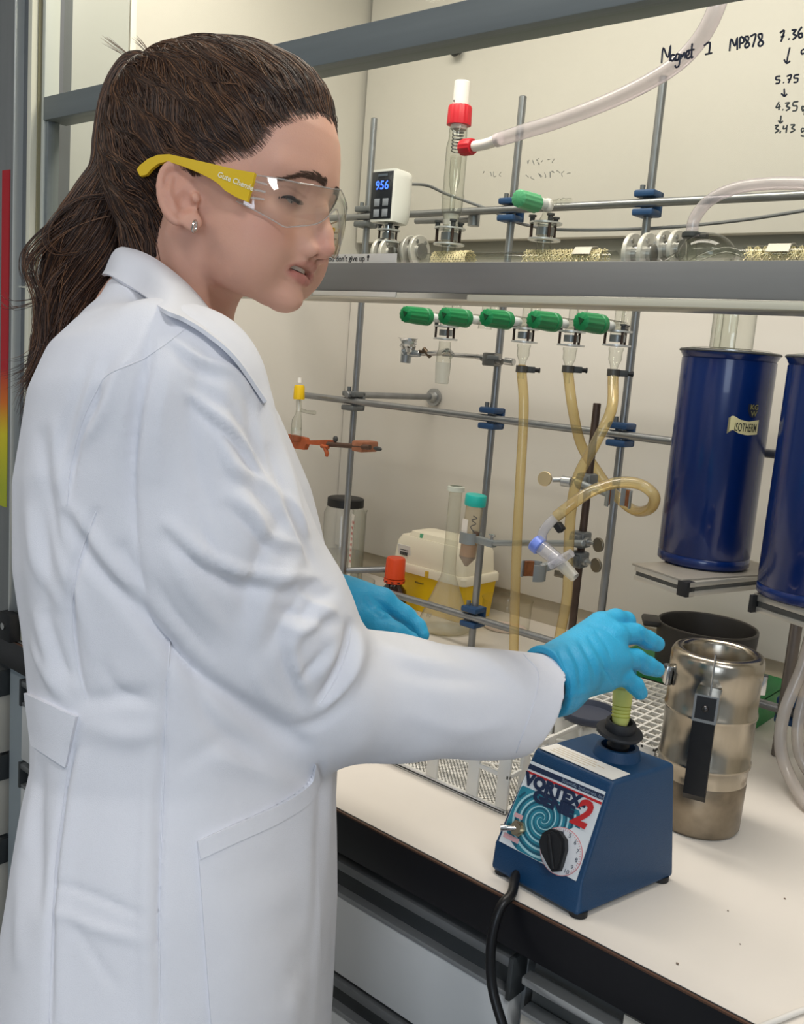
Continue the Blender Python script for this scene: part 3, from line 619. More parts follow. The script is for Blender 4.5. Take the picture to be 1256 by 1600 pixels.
# spiral
def inlab(u, v): return min(max(u, .005), .995), min(max(v, .005), .70)
cu, cv = .40, .44
d0 = [inlab(cu + .46 * math.cos(t) , cv + .46 * math.sin(t) * LW / LH) for t in np.linspace(0, 2 * math.pi, 72, endpoint=False)]
obj('spiral_ground', MB().prism([uv(u, v, .00105) for u, v in d0], fn * .0002), M_teal, fpnl)
sb = MB(); sd = MB()
for arm in range(3):
    for (mbx, w0, ph) in ((sb, .10, 0), (sd, .10, .75)):
        pr_ = []
        for t in np.linspace(.0, 1.0, 90):
            a = arm * math.pi / 1.5 + ph + t * 1.9 * 2 * math.pi; r = .012 + .43 * t ** 1.1; w = w0 * r * .55 + .006
            pr_.append((a, r, w))
        for (a, r, w), (a2, r2, w2) in zip(pr_[:-1], pr_[1:]):
            q = [(cu + rr * math.cos(aa), cv + rr * math.sin(aa) * LW / LH) for aa, rr in ((a, r - w / 2), (a, r + w / 2), (a2, r2 + w2 / 2), (a2, r2 - w2 / 2))]
            if all(.01 < u < .98 and .01 < v < .685 for u, v in q): mbx.add([uv(u, v, .0015 if mbx is sb else .0014) for u, v in q], [(0, 1, 2, 3)])
obj('spiral_light', sb, M_pale, fpnl, kind='stuff'); obj('spiral_dark', sd, M_teald, fpnl, kind='stuff')
cor = [(.62, 0), (1, 0), (1, .52), (.80, .52), (.66, .40)]
obj('dial_ground', MB().prism([uv(u, v, .0015) for u, v in cor], fn * .0002), mat('label_white', '#dfe3e4'), fpnl)
obj('title_text', text_mb('VORTEX-', LH * .185, uv(.03, .735, .002), eu * 1.02, ev * .98, .0002, bold=.0012, shear=-.10, space=1.0), M_navy, fpnl)
obj('title_text', text_mb('GENIE', LH * .175, uv(.205, .600, .002), eu * 1.08, ev * .98, .0002, bold=.0012, shear=-.10, space=1.0), M_navy, fpnl)
obj('title_numeral', text_mb('2', LH * .43, uv(.715, .555, .0022), eu * .92, ev * .95, .0002, bold=.0014, shear=.18), M_lred, fpnl)
# dial and pointer knob
dc = fp(505, 1035, .0015)
ea, eb = eu, unit(np.cross(fn, eu)); eb = eb if eb[2] > 0 else -eb
R_ = np.linalg.norm(fp(632, 1040, .0015) - dc) * .98
obj('dial_ring', MB().cyl(dc + fn * .0002, dc + fn * .0006, R_, n=48), mat('dial_red', '#c9878a', .4), fpnl)
obj('dial_face', MB().cyl(dc + fn * .0005, dc + fn * .0012, R_ * .965, n=48), mat('dial_white', '#dedee0', .35), fpnl)
for i in range(11):
    a = math.radians(205 - i * 26)
    p = dc + fn * .0014 + (ea * math.cos(a) + eb * math.sin(a)) * R_ * .80
    if i: obj('dial_numeral', text_mb(str(i), .0062, p - ea * .0018 - eb * .002, ea, eb, .0001), M_navy, fpnl)
tk = MB()
for i in range(41):
    a = math.radians(205 - i * 6.5); e_ = ea * math.cos(a) + eb * math.sin(a); tk.add([dc + fn * .00135 + e_ * R_ * r + np.cross(fn, e_) * w for r, w in ((.88, -.0002), (.95, -.0002), (.95, .0002), (.88, .0002))], [(0, 1, 2, 3)])
obj('dial_ticks', tk, M_lred, fpnl, kind='stuff')
kc = fp(478, 1022, .0015); kd = unit(fp(490, 1110) - fp(476, 990)); ks = np.cross(fn, kd)
kn = [(-.0, -.020), (-.010, -.0165), (-.0155, -.008), (-.0145, .002), (-.0075, .016), (-.004, .0215), (.004, .0215), (.0075, .016), (.0145, .002), (.0155, -.008), (.010, -.0165)]
obj('dial_knob', MB().prism([kc + ks * a * .95 + kd * b for a, b in kn], fn * .009).prism([kc + ks * a * .78 + kd * b * .9 for a, b in kn], fn * .013).box(kc + fn * .0125 + kd * .002, (.004, .034, .006), np.stack([ks, kd, fn], 1), .001), M_rubber, mx)
# toggle switch
sc_ = fp(262, 902, .0012)
tg = obj('toggle_switch', MB().cyl(sc_, sc_ + fn * .005, .0088, n=6).cyl(sc_ + fn * .004, sc_ + fn * .009, .0062, n=20), mat('nickel', '#b5ab94', .25, metal=1.), mx)
lv = unit(fp(205, 897) - fp(262, 902)) * .9 + fn * .55
obj('lever', MB().tube([sc_ + fn * .007, sc_ + fn * .008 + lv * .007, sc_ + fn * .008 + lv * .015], [.0022, .0026, .0036], 12), M_chrome, tg)
obj('switch_label', MB().prism([uv(u, v, .0016) for u, v in ((.06, .335), (.17, .335), (.17, .385), (.06, .385))], fn * .0002), mat('label_pink', '#d9a9ab', .4), fpnl)
obj('switch_label', MB().prism([uv(u, v, .0016) for u, v in ((.03, .07), (.23, .07), (.23, .125), (.03, .125))], fn * .0002), mat('label_pink', '#d9a9ab'), fpnl)
# sticker on the top
tp = lambda x, y: onZ(740 + x / 3.694, 1050 + y / 3.694, ZMT + .0004)
stq = [tp(380, 440), tp(480, 415), tp(902, 590), tp(800, 625)]
sk = obj('instruction_sticker', MB().prism(stq, (0, 0, .0006)), mat('sticker', '#e9e6df', .4), mx)
for j in range(4):
    obj('print_line', MB().prism([lerp(lerp(stq[0], stq[1], t), lerp(stq[3], stq[2], t), s_) + V(0, 0, .0007) for t, s_ in ((.2 + j * .18, .10), (.2 + j * .18, .62 + .07 * (j % 3)), (.23 + j * .18, .62 + .07 * (j % 3)), (.23 + j * .18, .10))], (0, 0, .0001)), mat('print_tan', '#c7b189', .5), sk)
# collar, shaft, rubber cup with its plate
hc = onZ(740 + 832 / 3.694, 1050 + 438 / 3.694, ZMT + .008)
obj('top_collar', MB().lathe((hc[0], hc[1], ZMT - .002), (0, 0, 1), [(0, .027), (.004, .0255), (.010, .0235), (.013, .0225), (.013, .0185), (.004, .0180), (.003, 1e-5)], 40), M_mix, mx)
cup = V(*onY(740 + 842 / 3.694, 1050 + 335 / 3.694, hc[1] - .002))
hd = obj('rubber_head', MB().lathe((hc[0] - .0, hc[1], ZMT + .002), (0, 0, 1), [(0, .0105), (.010, .0125), (.016, .008), (.018, .0075), (.024, .0115), (.025, .0115)], 28), M_rubber, mx)
cz = cup[2]
obj('cup_plate', MB().lathe((cup[0], cup[1], cz - .004), (0.12, -.05, 1), [(-.003, 1e-5), (-.003, .010), (0, .024), (.0025, .0255), (.0045, .0245), (.005, .0165), (.005, .0145)], 40), mat('cup_rubber', '#26272a', .6), hd)
obj('cup_rim', MB().lathe((cup[0], cup[1], cz - .001), (0.08, -.03, 1), [(0, .0155), (.004, .0165), (.010, .0165), (.012, .0155), (.012, .0125), (.002, .0105), (.001, 1e-5)], 32), mat('cup_rubber', '#26272a'), hd)
# power cord
pts = [lerp(B0, B1, .27) + V(0.004, .03, .012), lerp(B0, B1, .27) + V(.002, .004, .0085), V(onY(803, 1392, .775)[0], .771, .9068), onY(781, 1420, .752), onY(768, 1470, .742), onY(768, 1535, .738), onY(785, 1600, .735), onY(815, 1680, .735), onY(850, 1800, .73), onY(860, 2000, .73)]
obj('power_cord', MB().tube(spline(pts, 8), .0052, 12), mat('cord_black', '#101012', .38), mx)

# sample tube standing in the cup
p0 = V(cup[0], cup[1], cz + .003); p1 = at(740 + 862 / 3.694, 1050 + 98 / 3.694, (RW.T @ (p0 - CAM))[2])
tb = thing('sample_tube', 'small yellow-green plastic tube standing in the black mixer cup', 'tube', p0)
L_ = np.linalg.norm(p1 - p0)
M_yg = mat('tube_yellowgreen', '#dfe384', .3, trans=.25, ior=1.2, spec=.5)
obj('tube_body', MB().lathe(p0, p1 - p0, [(0, 1e-5), (.001, .007), (.008, .0092), (L_ * .62, .0100), (L_ * .64, .0105), (L_ - .001, .0110), (L_, .0106), (L_, .0090), (L_ * .3, .008)], 24), M_yg, tb)
for j in range(4): obj('ring_mark', MB().torus(p0 + (p1 - p0) * (.30 + .09 * j), p1 - p0, .0098, .0006, 24, 6), mat('mark_green', '#a9ae3a', .4), tb)

# ------------------------------------------------------------------ steel vacuum flask
fc = onZ(1086, 1282, .9); fc[2] = .9
FR = .0535
M_mirror = mat('worn_steel', '#aba395', .24, metal=1., var=.12, vscale=22, streak=(3, 3, .7), bump=.12, bscale=30)
fk = thing('vacuum_flask', 'dented stainless steel vacuum flask with black strap handle beside the mixer', 'flask', fc)
zt_ = onY(1114, 1012, fc[1])[2]; HF = zt_ - .9
pf = [(0.0006, 1e-5), (.0006, FR - .006), (.004, FR - .002), (.07, FR - .001), (.083, FR), (.0845, FR + .0015), (.0885, FR + .0015), (.090, FR), (.145, FR), (.1465, FR + .0015), (.1505, FR + .0015), (.152, FR), (HF - .030, FR), (HF - .028, FR + .001), (HF - .008, FR + .001), (HF - .002, FR - .002), (HF, FR - .006), (HF - .001, FR - .011), (HF - .006, FR - .0135), (HF - .06, FR - .014), (.03, FR - .014), (.028, 1e-5)]
obj('body', MB().lathe(fc, (0, 0, 1), pf, 64), M_mirror, fk, sharp=60)
obj('stained_base', MB().lathe(fc, (0, 0, 1), [(.0, FR - .004), (.0045, FR - .0014), (.062, FR - .0006), (.064, FR - .0012)], 64), mat('stained_steel', '#8d8272', .34, metal=.9, var=.35, vscale=25), fk)
hdir = unit(V(CAM[0] - fc[0] - .10, CAM[1] - fc[1], 0)); hs_ = V(-hdir[1], hdir[0], 0)
def fl_pt(py, out, side=0., px=1100): 
    return fc + hdir * (FR + out) + hs_ * side + V(0, 0, py)
zh1 = onY(1108, 1075, fc[1] - FR)[2] - .9; zh0 = onY(1092, 1246, fc[1] - FR)[2] - .9
M_hand = mat('handle_black', '#0d0e12', .4)
aq = [(zh0, .010), (zh0 + .004, .020), (zh0 + .05, .026), (zh1 - .03, .027), (zh1 - .004, .022), (zh1, .010)]
off_ = .001
hp_ = MB()
outer = [fl_pt(z, o, off_ - .0125) for z, o in aq] + [fl_pt(zh1 - .004, .006, off_ - .0125), fl_pt(zh0 + .006, .012, off_ - .0125)]
hp_.prism([fl_pt(z, o, off_ - .0125) for z, o in ((zh0, .014), (zh0 + .01, .024), (zh1 - .032, .026), (zh1 - .032, .017), (zh0 + .012, .012))], hs_ * .025)
obj('handle', hp_, M_hand, fk)
obj('handle_bracket', MB().prism([fl_pt(z, o, off_ - .0135) for z, o in ((zh1 - .034, .0), (zh1 - .034, .0275), (zh1 - .002, .0255), (zh1, .0))], hs_ * .027), mat('bracket_chrome', '#bdbdbd', .2, metal=1.), fk)
obj('bracket_face', MB().prism([fl_pt(z, o, off_ - .0108) for z, o in ((zh1 - .030, .02), (zh1 - .030, .0284), (zh1 - .004, .0268), (zh1 - .004, .02))], hs_ * .0216), M_rubber, fk)
obj('rivet', MB().ball(fl_pt(zh1 - .017, .0272, off_), (.004, .004, .004), 12), mat('rivet_dark', '#4a4a4c', .3, metal=.8), fk)
obj('wire_stay', MB().tube([fl_pt(zh1 - .002, .001, off_ + .001), fl_pt(zh1 + .022, .0012, off_ + .001), fl_pt(zh1 + .040, .0012, off_ + .001)], .0012, 6), M_chrome, fk)
cr_ = RW[:, 0].copy(); cr_[2] = 0; cr_ = unit(cr_)
for s_, pz in ((-1, HF - .036), (1, HF - .040)):
    q = fc + cr_ * s_ * (FR + .004) + V(0, 0, pz)
    c_ = obj('lid_clasp', MB().box(q, (.008, .014, .024), np.stack([cr_, V(-cr_[1], cr_[0], 0), V(0, 0, 1)], 1), .0015), M_chrome, fk)
    obj('clasp_pin', MB().cyl(q + V(0, 0, .010) - cr_ * .002, q + V(0, 0, .010) + cr_ * .006 * s_, .003, n=10), M_darkgrey, c_)

# ------------------------------------------------------------------ blue dewars on profile shelves
M_dew = mat('dewar_blue', '#06235c', .24, coat=.3, var=.06, vscale=3, streak=(14, 14, .3))
M_prof = mat('profile_alu', '#bdb9b0', .4, metal=.6)
def shelf(A, B, Cc, z, th, label, right=False):
    """frame of slotted aluminium profile carrying a plate; A left, B front, Cc right corner at height z"""
    e1 = unit(V(B[0] - A[0], B[1] - A[1], 0)); e2 = unit(V(Cc[0] - B[0], Cc[1] - B[1], 0)); L1 = np.linalg.norm((B - A)[:2]); L2 = np.linalg.norm((Cc - B)[:2])
    t = thing('shelf_bracket', label, 'shelf', (*((A + Cc) / 2)[:2], z - th))
    Mx = np.stack([e1, V(-e1[1], e1[0], 0), V(0, 0, 1)], 1); My = np.stack([e2, V(-e2[1], e2[0], 0), V(0, 0, 1)], 1)
    def bar(p, q, M, nrm):
        c = (p + q) / 2; L = np.linalg.norm(q - p)
        for dz, h in ((-.0035, .007), (-th / 2, .0), (-th + .0035, .007)):
            if h: obj('profile_flange', MB().box((c[0], c[1], z + dz), (L, .016, h), M, .0006), M_prof, t)
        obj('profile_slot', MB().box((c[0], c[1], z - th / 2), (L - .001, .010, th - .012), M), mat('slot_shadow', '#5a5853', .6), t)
    n1 = V(-e1[1], e1[0], 0) * .008; n2 = V(-e2[1], e2[0], 0) * .008
    bar(A + n1, B + n1, Mx, n1); bar(B + n2 + e2 * .0165, Cc + n2, My, n2)
    bar(A + n1 + e2 * (L2), B + n1 + e2 * L2, Mx, n1); bar(A - n2 + e2 * .0165, A - n2 + e2 * L2, My, n2)
    k = B + n2 + e2 * .008; obj('end_cap', MB().box((k[0], k[1], z - th / 2), (.0165, .0168, th + .001), My, .0008), M_rubber, t)
    c = (A + Cc) / 2; obj('plate', MB().box((c[0], c[1], z + .001), (L1 - .004, L2, .003), Mx, .0005), mat('plate_alu', '#9c978e', .45, metal=.5), t)
    return t, e1, e2
ZS = 1.170
sA, sB, sC = onZ(992, 884, ZS), onZ(1074, 911, ZS), onZ(1196, 899, ZS)
sC = sB + (sC - sB) * 1.33
t1, e1, e2 = shelf(sA, sB, sC, ZS, .020, 'slotted aluminium shelf under the left tall blue dewar')
def dewar(c, r, h, label, ban=None):
    t = thing('dewar', label, 'dewar', c, 'tall blue dewars')
    obj('shell', MB().lathe(c, (0, 0, 1), [(.0003, 1e-5), (.0003, r - .004), (.004, r), (.0145, r), (.016, r - .0012), (.018, r), (h - .012, r), (h - .0115, r - .0015), (h - .007, r + .001), (h - .003, r + .003), (h, r + .0032), (h, r)], 64), M_dew, t, sharp=50)
    obj('rim', MB().lathe(c, (0, 0, 1), [(h - .001, r + .0036), (h + .0012, r + .0036), (h + .002, r - .004), (h + .004, r - .012), (h + .001, r - .016), (h - .02, r - .018)], 64), mat('rim_chrome', '#a9a9a6', .2, metal=1.), t)
    obj('dark_band', MB().torus(c + V(0, 0, h - .0012), (0, 0, 1), r + .0034, .0016, 64, 6), M_darkgrey, t)
    obj('inner_glass', MB().lathe(c, (0, 0, 1), [(h - .004, r - .012), (h - .012, r - .018), (.05, r - .02), (.03, 1e-5)], 40), mat('silvered_glass', '#b9b9b6', .1, metal=1.), t)
    return t
DR = .0658
DC = onZ(1097, 879, ZS + .0028); DC[2] = ZS + .0028
DH = onY(1124, 549, DC[1])[2] - DC[2]
dw = dewar(DC, DR, DH, 'tall blue dewar with cream banner badge, left of the two')
# badge wrapped on the shell, facing the lens side of the hood
def on_shell(px, py, r):
    d = ray(px, py); o = CAM - DC; a = d[0] ** 2 + d[1] ** 2; b = 2 * (o[0] * d[0] + o[1] * d[1]); c = o[0] ** 2 + o[1] ** 2 - r * r
    return CAM + d * ((-b - math.sqrt(max(b * b - 4 * a * c, 0))) / (2 * a))
bl, brr = on_shell(1140, 664, DR), on_shell(1184, 664, DR)
a0 = math.atan2(*(bl - DC)[[1, 0]]); a1 = math.atan2(*(brr - DC)[[1, 0]]); a1 = a1 if a1 > a0 else a1 + 2 * math.pi
zc_ = bl[2]
def sh(s_, z, r): a = a0 + (a1 - a0) * s_; return V(DC[0] + r * math.cos(a), DC[1] + r * math.sin(a), z)
def wrap(poly_top, poly_bot, r0, r1, n=16):
    vs = []; 
    for i in range(n + 1):
        s_ = i / n * (poly_top[-1][0] - poly_top[0][0]) + poly_top[0][0]
        zt2 = np.interp(s_, [p[0] for p in poly_top], [p[1] for p in poly_top]); zb2 = np.interp(s_, [p[0] for p in poly_bot], [p[1] for p in poly_bot])
        vs += [sh(s_, zc_ + zb2, r0), sh(s_, zc_ + zt2, r0), sh(s_, zc_ + zb2, r1), sh(s_, zc_ + zt2, r1)]
    fs = []
    for i in range(n):
        k = i * 4; fs += [(k + 2, k + 6, k + 7, k + 3), (k + 1, k + 3, k + 7, k + 5), (k, k + 4, k + 6, k + 2)]
    fs += [(0, 2, 3, 1), (4 * n, 4 * n + 1, 4 * n + 3, 4 * n + 2)]
    return MB().add(vs, fs)
bd = obj('banner_badge', wrap([(0, .012), (.08, .0135), (.3, .0085), (.6, .0065), (1, .0095)], [(0, -.0085), (.10, -.006), (.3, -.0105), (.6, -.0125), (1, -.0105)], DR + .0001, DR + .0006), mat('badge_cream', '#d9cf9c', .45, var=.05), dw)
obj('badge_shadow', wrap([(-.06, .010), (.09, .0120)], [(-.06, -.012), (.09, -.007)], DR + .0001, DR + .0004, 4), mat('badge_olive', '#8d8660', .5), bd)
def wrap_text(txt, size, s0, z0, bold, m, par, name='lettering', sx=1.):
    tmb = text_mb(txt, size, (0, 0, 0), (1, 0, 0), (0, 1, 0), 0, bold)
    o_ = MB(); o_.add([V(DC[0] + (DR + .0009) * math.cos(a0 + (a1 - a0) * s0 + v[0] * sx / DR), DC[1] + (DR + .0009) * math.sin(a0 + (a1 - a0) * s0 + v[0] * sx / DR), zc_ + z0 + v[1]) for v in tmb.v], tmb.f)
    return obj(name, o_, m, par)
M_bk = mat('badge_black', '#23231c', .5)
AL = (a1 - a0) * DR
wrap_text('ISOTHERM', .0165, .14, -.0075, .0002, M_bk, bd, sx=AL * .84 / .083)
M_gold = mat('badge_gold', '#8a8353', .5)
obj('crest', wrap([(.52, .031), (.88, .029)], [(.52, .022), (.62, .013), (.78, .012), (.88, .021)], DR + .0001, DR + .0004, 8), mat('crest_dark', '#141a30', .5), dw)
wrap_text('KG', .010, .58, .0235, .0002, M_gold, dw); wrap_text('W', .010, .63, .0145, .0002, M_gold, dw)
# cold trap glass standing in the left dewar
tg_ = thing('cold_trap', 'clear glass cold trap standing in the left blue dewar', 'glass trap', DC + V(0, 0, .06))
obj('trap_wall', MB().lathe(DC, (0, 0, 1), [(.06, .001), (.075, .022), (.11, .030), (DH + .12, .030)], 32), M_glass, tg_)
obj('trap_inner_tube', MB().tube([DC + V(-.006, 0, .12), DC + V(-.006, 0, DH + .13)], .011, 20), M_glass, tg_)
obj('trap_inner_tube', MB().tube([DC + V(-.024, .006, .12), DC + V(-.024, .006, DH + .13)], .005, 14), M_glass, tg_)
# right shelf and dewar, cut by the frame
ZS2 = 1.163
rB = onZ(1211, 974, ZS2); rA = onZ(1181, 930, ZS2)
rC = rB + V(e2[0], e2[1], 0) * .17; rB2 = rA + V(e1[0], e1[1], 0) * .115
t2, _, _ = shelf(rA, rA + V(e1[0], e1[1], 0) * np.linalg.norm((rB - rA)[:2]), rA + V(e1[0], e1[1], 0) * np.linalg.norm((rB - rA)[:2]) + V(e2[0], e2[1], 0) * .15, ZS2, .022, 'slotted aluminium shelf under the right dewar at the frame edge')
obj('end_cap', MB().box(rA + V(0, 0, -.011), (.006, .018, .024), np.stack([e1, V(-e1[1], e1[0], 0), V(0, 0, 1)], 1), .0008), M_rubber, t2)
D2 = onZ(1262, 936, ZS2 + .0028); D2[2] = ZS2 + .0028
dewar(D2, DR, DH + .004, 'tall blue dewar cut by the right edge of the photo')

# ------------------------------------------------------------------ coiled clear hoses at the right
hose('drain_hose', 'cloudy clear hose curving down right of the support post, outer loop', 'hose', [onY(1275, 960, 1.34), onY(1254, 1040, 1.33), onY(1226, 1110, 1.31), onY(1219, 1160, 1.29), onY(1230, 1205, 1.275), onZ(1262, 1258, .9095), onZ(1310, 1290, .9095)], .0085, glassmat('cloudy_hose', '#ece6e0', '#bdb4ac', refl=.8, rough=.2, pw=1.8, fog=.35), 'cloudy hoses', n=14)
hose('drain_hose', 'cloudy clear hose inside the outer loop at the right edge', 'hose', [onY(1290, 990, 1.36), onY(1262, 1070, 1.35), onY(1247, 1130, 1.34), onY(1250, 1180, 1.33), onZ(1275, 1220, .909), onZ(1320, 1250, .909)], .008, MATS['cloudy_hose'], 'cloudy hoses', n=14)
hose('white_cord', 'thin white cord lying on the worktop in the bottom right corner', 'cord', [onZ(1180, 1612, .9) + V(0, .0, .003), onZ(1215, 1594, .903), onZ(1256, 1578, .903), onZ(1330, 1555, .903)], .0026, mat('cord_white', '#d9d6d0', .5))
for j, (px, py, r_) in enumerate(((1058, 1507, .0016), (1226, 1405, .0013), (1137, 1424, .0010), (1156, 1476, .0008))):
    q = onZ(px, py, .9); tag(obj('crumb', MB().ball(q + V(0, 0, r_ * .5 + .0003), (r_, r_ * .7, r_ * .5), 8), mat('crumb_brown', '#7a6a5c', .8)), ('dark crumb on the bare worktop, nearest the front edge', 'dark crumb on the worktop near the right frame edge', 'tiny crumb on the worktop right of the mixer shadow', 'tiniest crumb on the worktop below the other two')[j], 'crumb', 'crumbs on the worktop')

# ------------------------------------------------------------------ pot on a green tray behind the bottom rail
gt0 = onZ(1195, 1130, .9)
GX1, GY0 = gt0[0], 1.462
gz = .9 + .05
M_gtray = mat('green_tray', '#0b7a3a', .4)
gt = thing('green_tray', 'green plastic tray under the dark pot behind the steel flask', 'tray', (GX1 - .13, GY0 + .08, .9))
obj('front_wall', MB().span((GX1 - .27, GY0, .9003), (GX1, GY0 + .006, gz), .002), M_gtray, gt)
obj('tray_top', MB().span((GX1 - .27, GY0 + .004, gz - .008), (GX1, GY0 + .16, gz - .002), .002), M_gtray, gt)
obj('side_wall', MB().span((GX1 - .006, GY0 + .004, .9003), (GX1, GY0 + .16, gz - .001), .001), M_gtray, gt)
obj('side_wall', MB().span((GX1 - .27, GY0 + .004, .9003), (GX1 - .264, GY0 + .16, gz - .001), .001), M_gtray, gt)
obj('hand_slot', MB().span((GX1 - .20, GY0 - .0006, .915), (GX1 - .12, GY0 + .004, .935), .004), mat('slot_black', '#0b1a12', .6), gt)
obj('screw', MB().cyl((GX1 - .02, GY0 - .001, .92), (GX1 - .02, GY0 + .003, .92), .004, n=12), M_rubber, gt)
pc = at(1100, 979, 1.585); PR = 77 * 1.585 / FPX; PZ = pc[2]
pc[1] = max(pc[1], YL + PR + .012)
pt = thing('pot', 'matt black cooking pot on the green tray behind the steel flask', 'pot', (pc[0], pc[1], gz))
M_pot = mat('pot_black', '#3a3836', .5, metal=.2, var=.1)
obj('pot_body', MB().lathe((pc[0], pc[1], gz), (0, 0, 1), [(0, 1e-5), (0, PR - .012), (.006, PR - .004), (PZ - gz - .003, PR), (PZ - gz, PR - .001), (PZ - gz, PR - .0045), (PZ - gz - .006, PR - .006), (.008, PR - .012), (.006, 1e-5)], 56), M_pot, pt)
obj('pot_rim', MB().torus((pc[0], pc[1], PZ), (0, 0, 1), PR - .002, .002, 56, 8), mat('pot_rim', '#504d4a', .4, metal=.5), pt)
lf = -cr_ 
obj('side_handle', MB().box(V(pc[0], pc[1], PZ - .004) + unit(V(-.85, -.5, 0)) * (PR + .010), (.03, .05, .011), np.stack([unit(V(-.85, -.5, 0)), unit(V(.5, -.85, 0)), V(0, 0, 1)], 1), .004), M_pot, pt)

# ------------------------------------------------------------------ white draining racks
M_rack = mat('rack_white', '#dddcd6', .42)
ra = thing('draining_rack', 'low white plastic rack with lattice sides under the coat sleeve', 'rack', (-.68, 1.0, .9))
ax0, ax1, ay0, ay1, ah = onZ(600, 1180, .9)[0] - .03, onZ(778, 1281, .9)[0], onZ(690, 1230, .9)[1], 1.10, .078
obj('base_frame', MB().span((ax0, ay0, .9004), (ax1, ay0 + .007, .9065), .002).span((ax0, ay1 - .007, .9004), (ax1, ay1, .9065), .002).span((ax0, ay0, .9004), (ax0 + .007, ay1, .9065), .002).span((ax1 - .007, ay0, .9004), (ax1, ay1, .9065), .002), M_rack, ra, kind='stuff')
fm_ = MB(); 
for i in range(int((ax1 - ax0) / .0062)): fm_.span((ax0 + i * .0062, ay0 + .006, .9022), (ax0 + i * .0062 + .0026, ay1 - .006, .9042))
for i in range(int((ay1 - ay0) / .0062)): fm_.span((ax0 + .006, ay0 + i * .0062, .9022), (ax1 - .006, ay0 + i * .0062 + .0026, .9042))
obj('perforated_floor', fm_, M_rack, ra, kind='stuff')
for x in (ax0, ax0 + .055, ax0 + .115, ax1 - .062, ax1 - .017):
    obj('post', MB().span((x, ay0, .9064), (x + .017, ay0 + .005, .9 + ah), .0012), M_rack, ra)
for y in (ay0 + .028, ay0 + .085, ay1 - .017):
    obj('post', MB().span((ax1 - .005, y, .9064), (ax1, y + .017, .9 + ah), .0012), M_rack, ra)
for z in (.9 + ah - .004, .9 + ah * .62):
    obj('side_rail', MB().span((ax0, ay0 + .0004, z - .003), (ax1, ay0 + .0046, z + .003), .001), M_rack, ra)
    obj('side_rail', MB().span((ax1 - .0046, ay0, z - .003), (ax1 - .0004, ay1, z + .003), .001), M_rack, ra)
zg = MB()
for k in range(5):
    y = ay0 + .02 + k * .036; n = 9
    zg.tube([V(ax0 + .008 + (ax1 - ax0 - .016) * i / n, y + (.016 if i % 2 else 0), .9 + ah * .55) for i in range(n + 1)], .0017, 6)
    zg.tube([V(ax0 + .008 + (ax1 - ax0 - .016) * i / n, y + (0 if i % 2 else .016), .9 + ah * .55) for i in range(n + 1)], .0017, 6)
obj('lattice_tier', zg, M_rack, ra, kind='stuff')
# taller rack behind the mixer: solid front wall, open grid top
zB_ = .975
bx0, by0 = onZ(866, 1114, zB_)[:2]
bx1, by1 = fc[0] - FR - .008, by0 + .245
rb = thing('grid_rack', 'white plastic rack with open grid top behind the blue mixer', 'rack', ((bx0 + bx1) / 2, (by0 + by1) / 2, .9))
obj('front_wall', MB().span((bx0, by0, .925), (bx1, by0 + .004, zB_ - .004), .001), M_rack, rb)
obj('front_wall', MB().span((bx0, by0 + .0005, .9004), (bx0 + .02, by0 + .0045, .93), .001).span((bx1 - .02, by0 + .0005, .9004), (bx1, by0 + .0045, .93), .001), M_rack, rb, kind='stuff')
obj('side_wall', MB().span((bx0, by0, .9004), (bx0 + .004, by1, zB_ - .004), .001), M_rack, rb)
obj('back_wall', MB().span((bx0, by1 - .004, .9004), (bx1, by1, zB_ - .004), .001), M_rack, rb)
gx_ = MB(); n1 = 12; n2 = 9
for i in range(n1 + 1): y = by0 + (by1 - by0 - .004) * i / n1; gx_.span((bx0, y, zB_ - .005), (bx1, y + .0036, zB_), .0006, 1)
for i in range(n2 + 1): x = bx0 + (bx1 - bx0 - .0036) * i / n2; gx_.span((x, by0, zB_ - .0055), (x + .0036, by1, zB_ - .0005), .0006, 1)
obj('grid_top', gx_, M_rack, rb, kind='stuff')
g2 = MB()
for i in range(26): y = by0 + .004 + (by1 - by0 - .01) * i / 25; g2.span((bx0 + .004, y, zB_ - .030), (bx1 - .002, y + .0022, zB_ - .028))
for i in range(22): x = bx0 + .004 + (bx1 - bx0 - .008) * i / 21; g2.span((x, by0 + .004, zB_ - .030), (x + .0022, by1 - .004, zB_ - .028))
obj('lower_grid', g2, M_rack, rb, kind='stuff')
# corner post with marker writing
cp = obj('corner_post', MB().span((bx0 - .021, by0 - .001, .9004), (bx0 - .0005, by0 + .006, zB_ + .012), .0015), mat('post_clear_white', '#d3d5d0', .35), rb)
obj('marker_text', text_mb('D.A.1', .015, V(bx0 - .006, by0 - .0014, .9 + .034), (0, 0, 1), (-1, 0, 0), .0001, bold=.0002), mat('ink', '#22242a'), cp)
# dark shallow lid lying on the grid
lc = onZ(920, 1117, zB_ + .004); 
ld = thing('round_lid', 'dark blue-grey shallow round lid lying on the white grid rack', 'lid', (lc[0], lc[1], zB_))
obj('lid_disc', MB().lathe((lc[0], lc[1], zB_ + .0002), (0, 0, 1), [(0, 1e-5), (0, .036), (.003, .040), (.010, .041), (.012, .040), (.012, .0375), (.005, .035), (.0045, 1e-5)], 48), mat('lid_navy', '#3a3f4d', .5), ld)

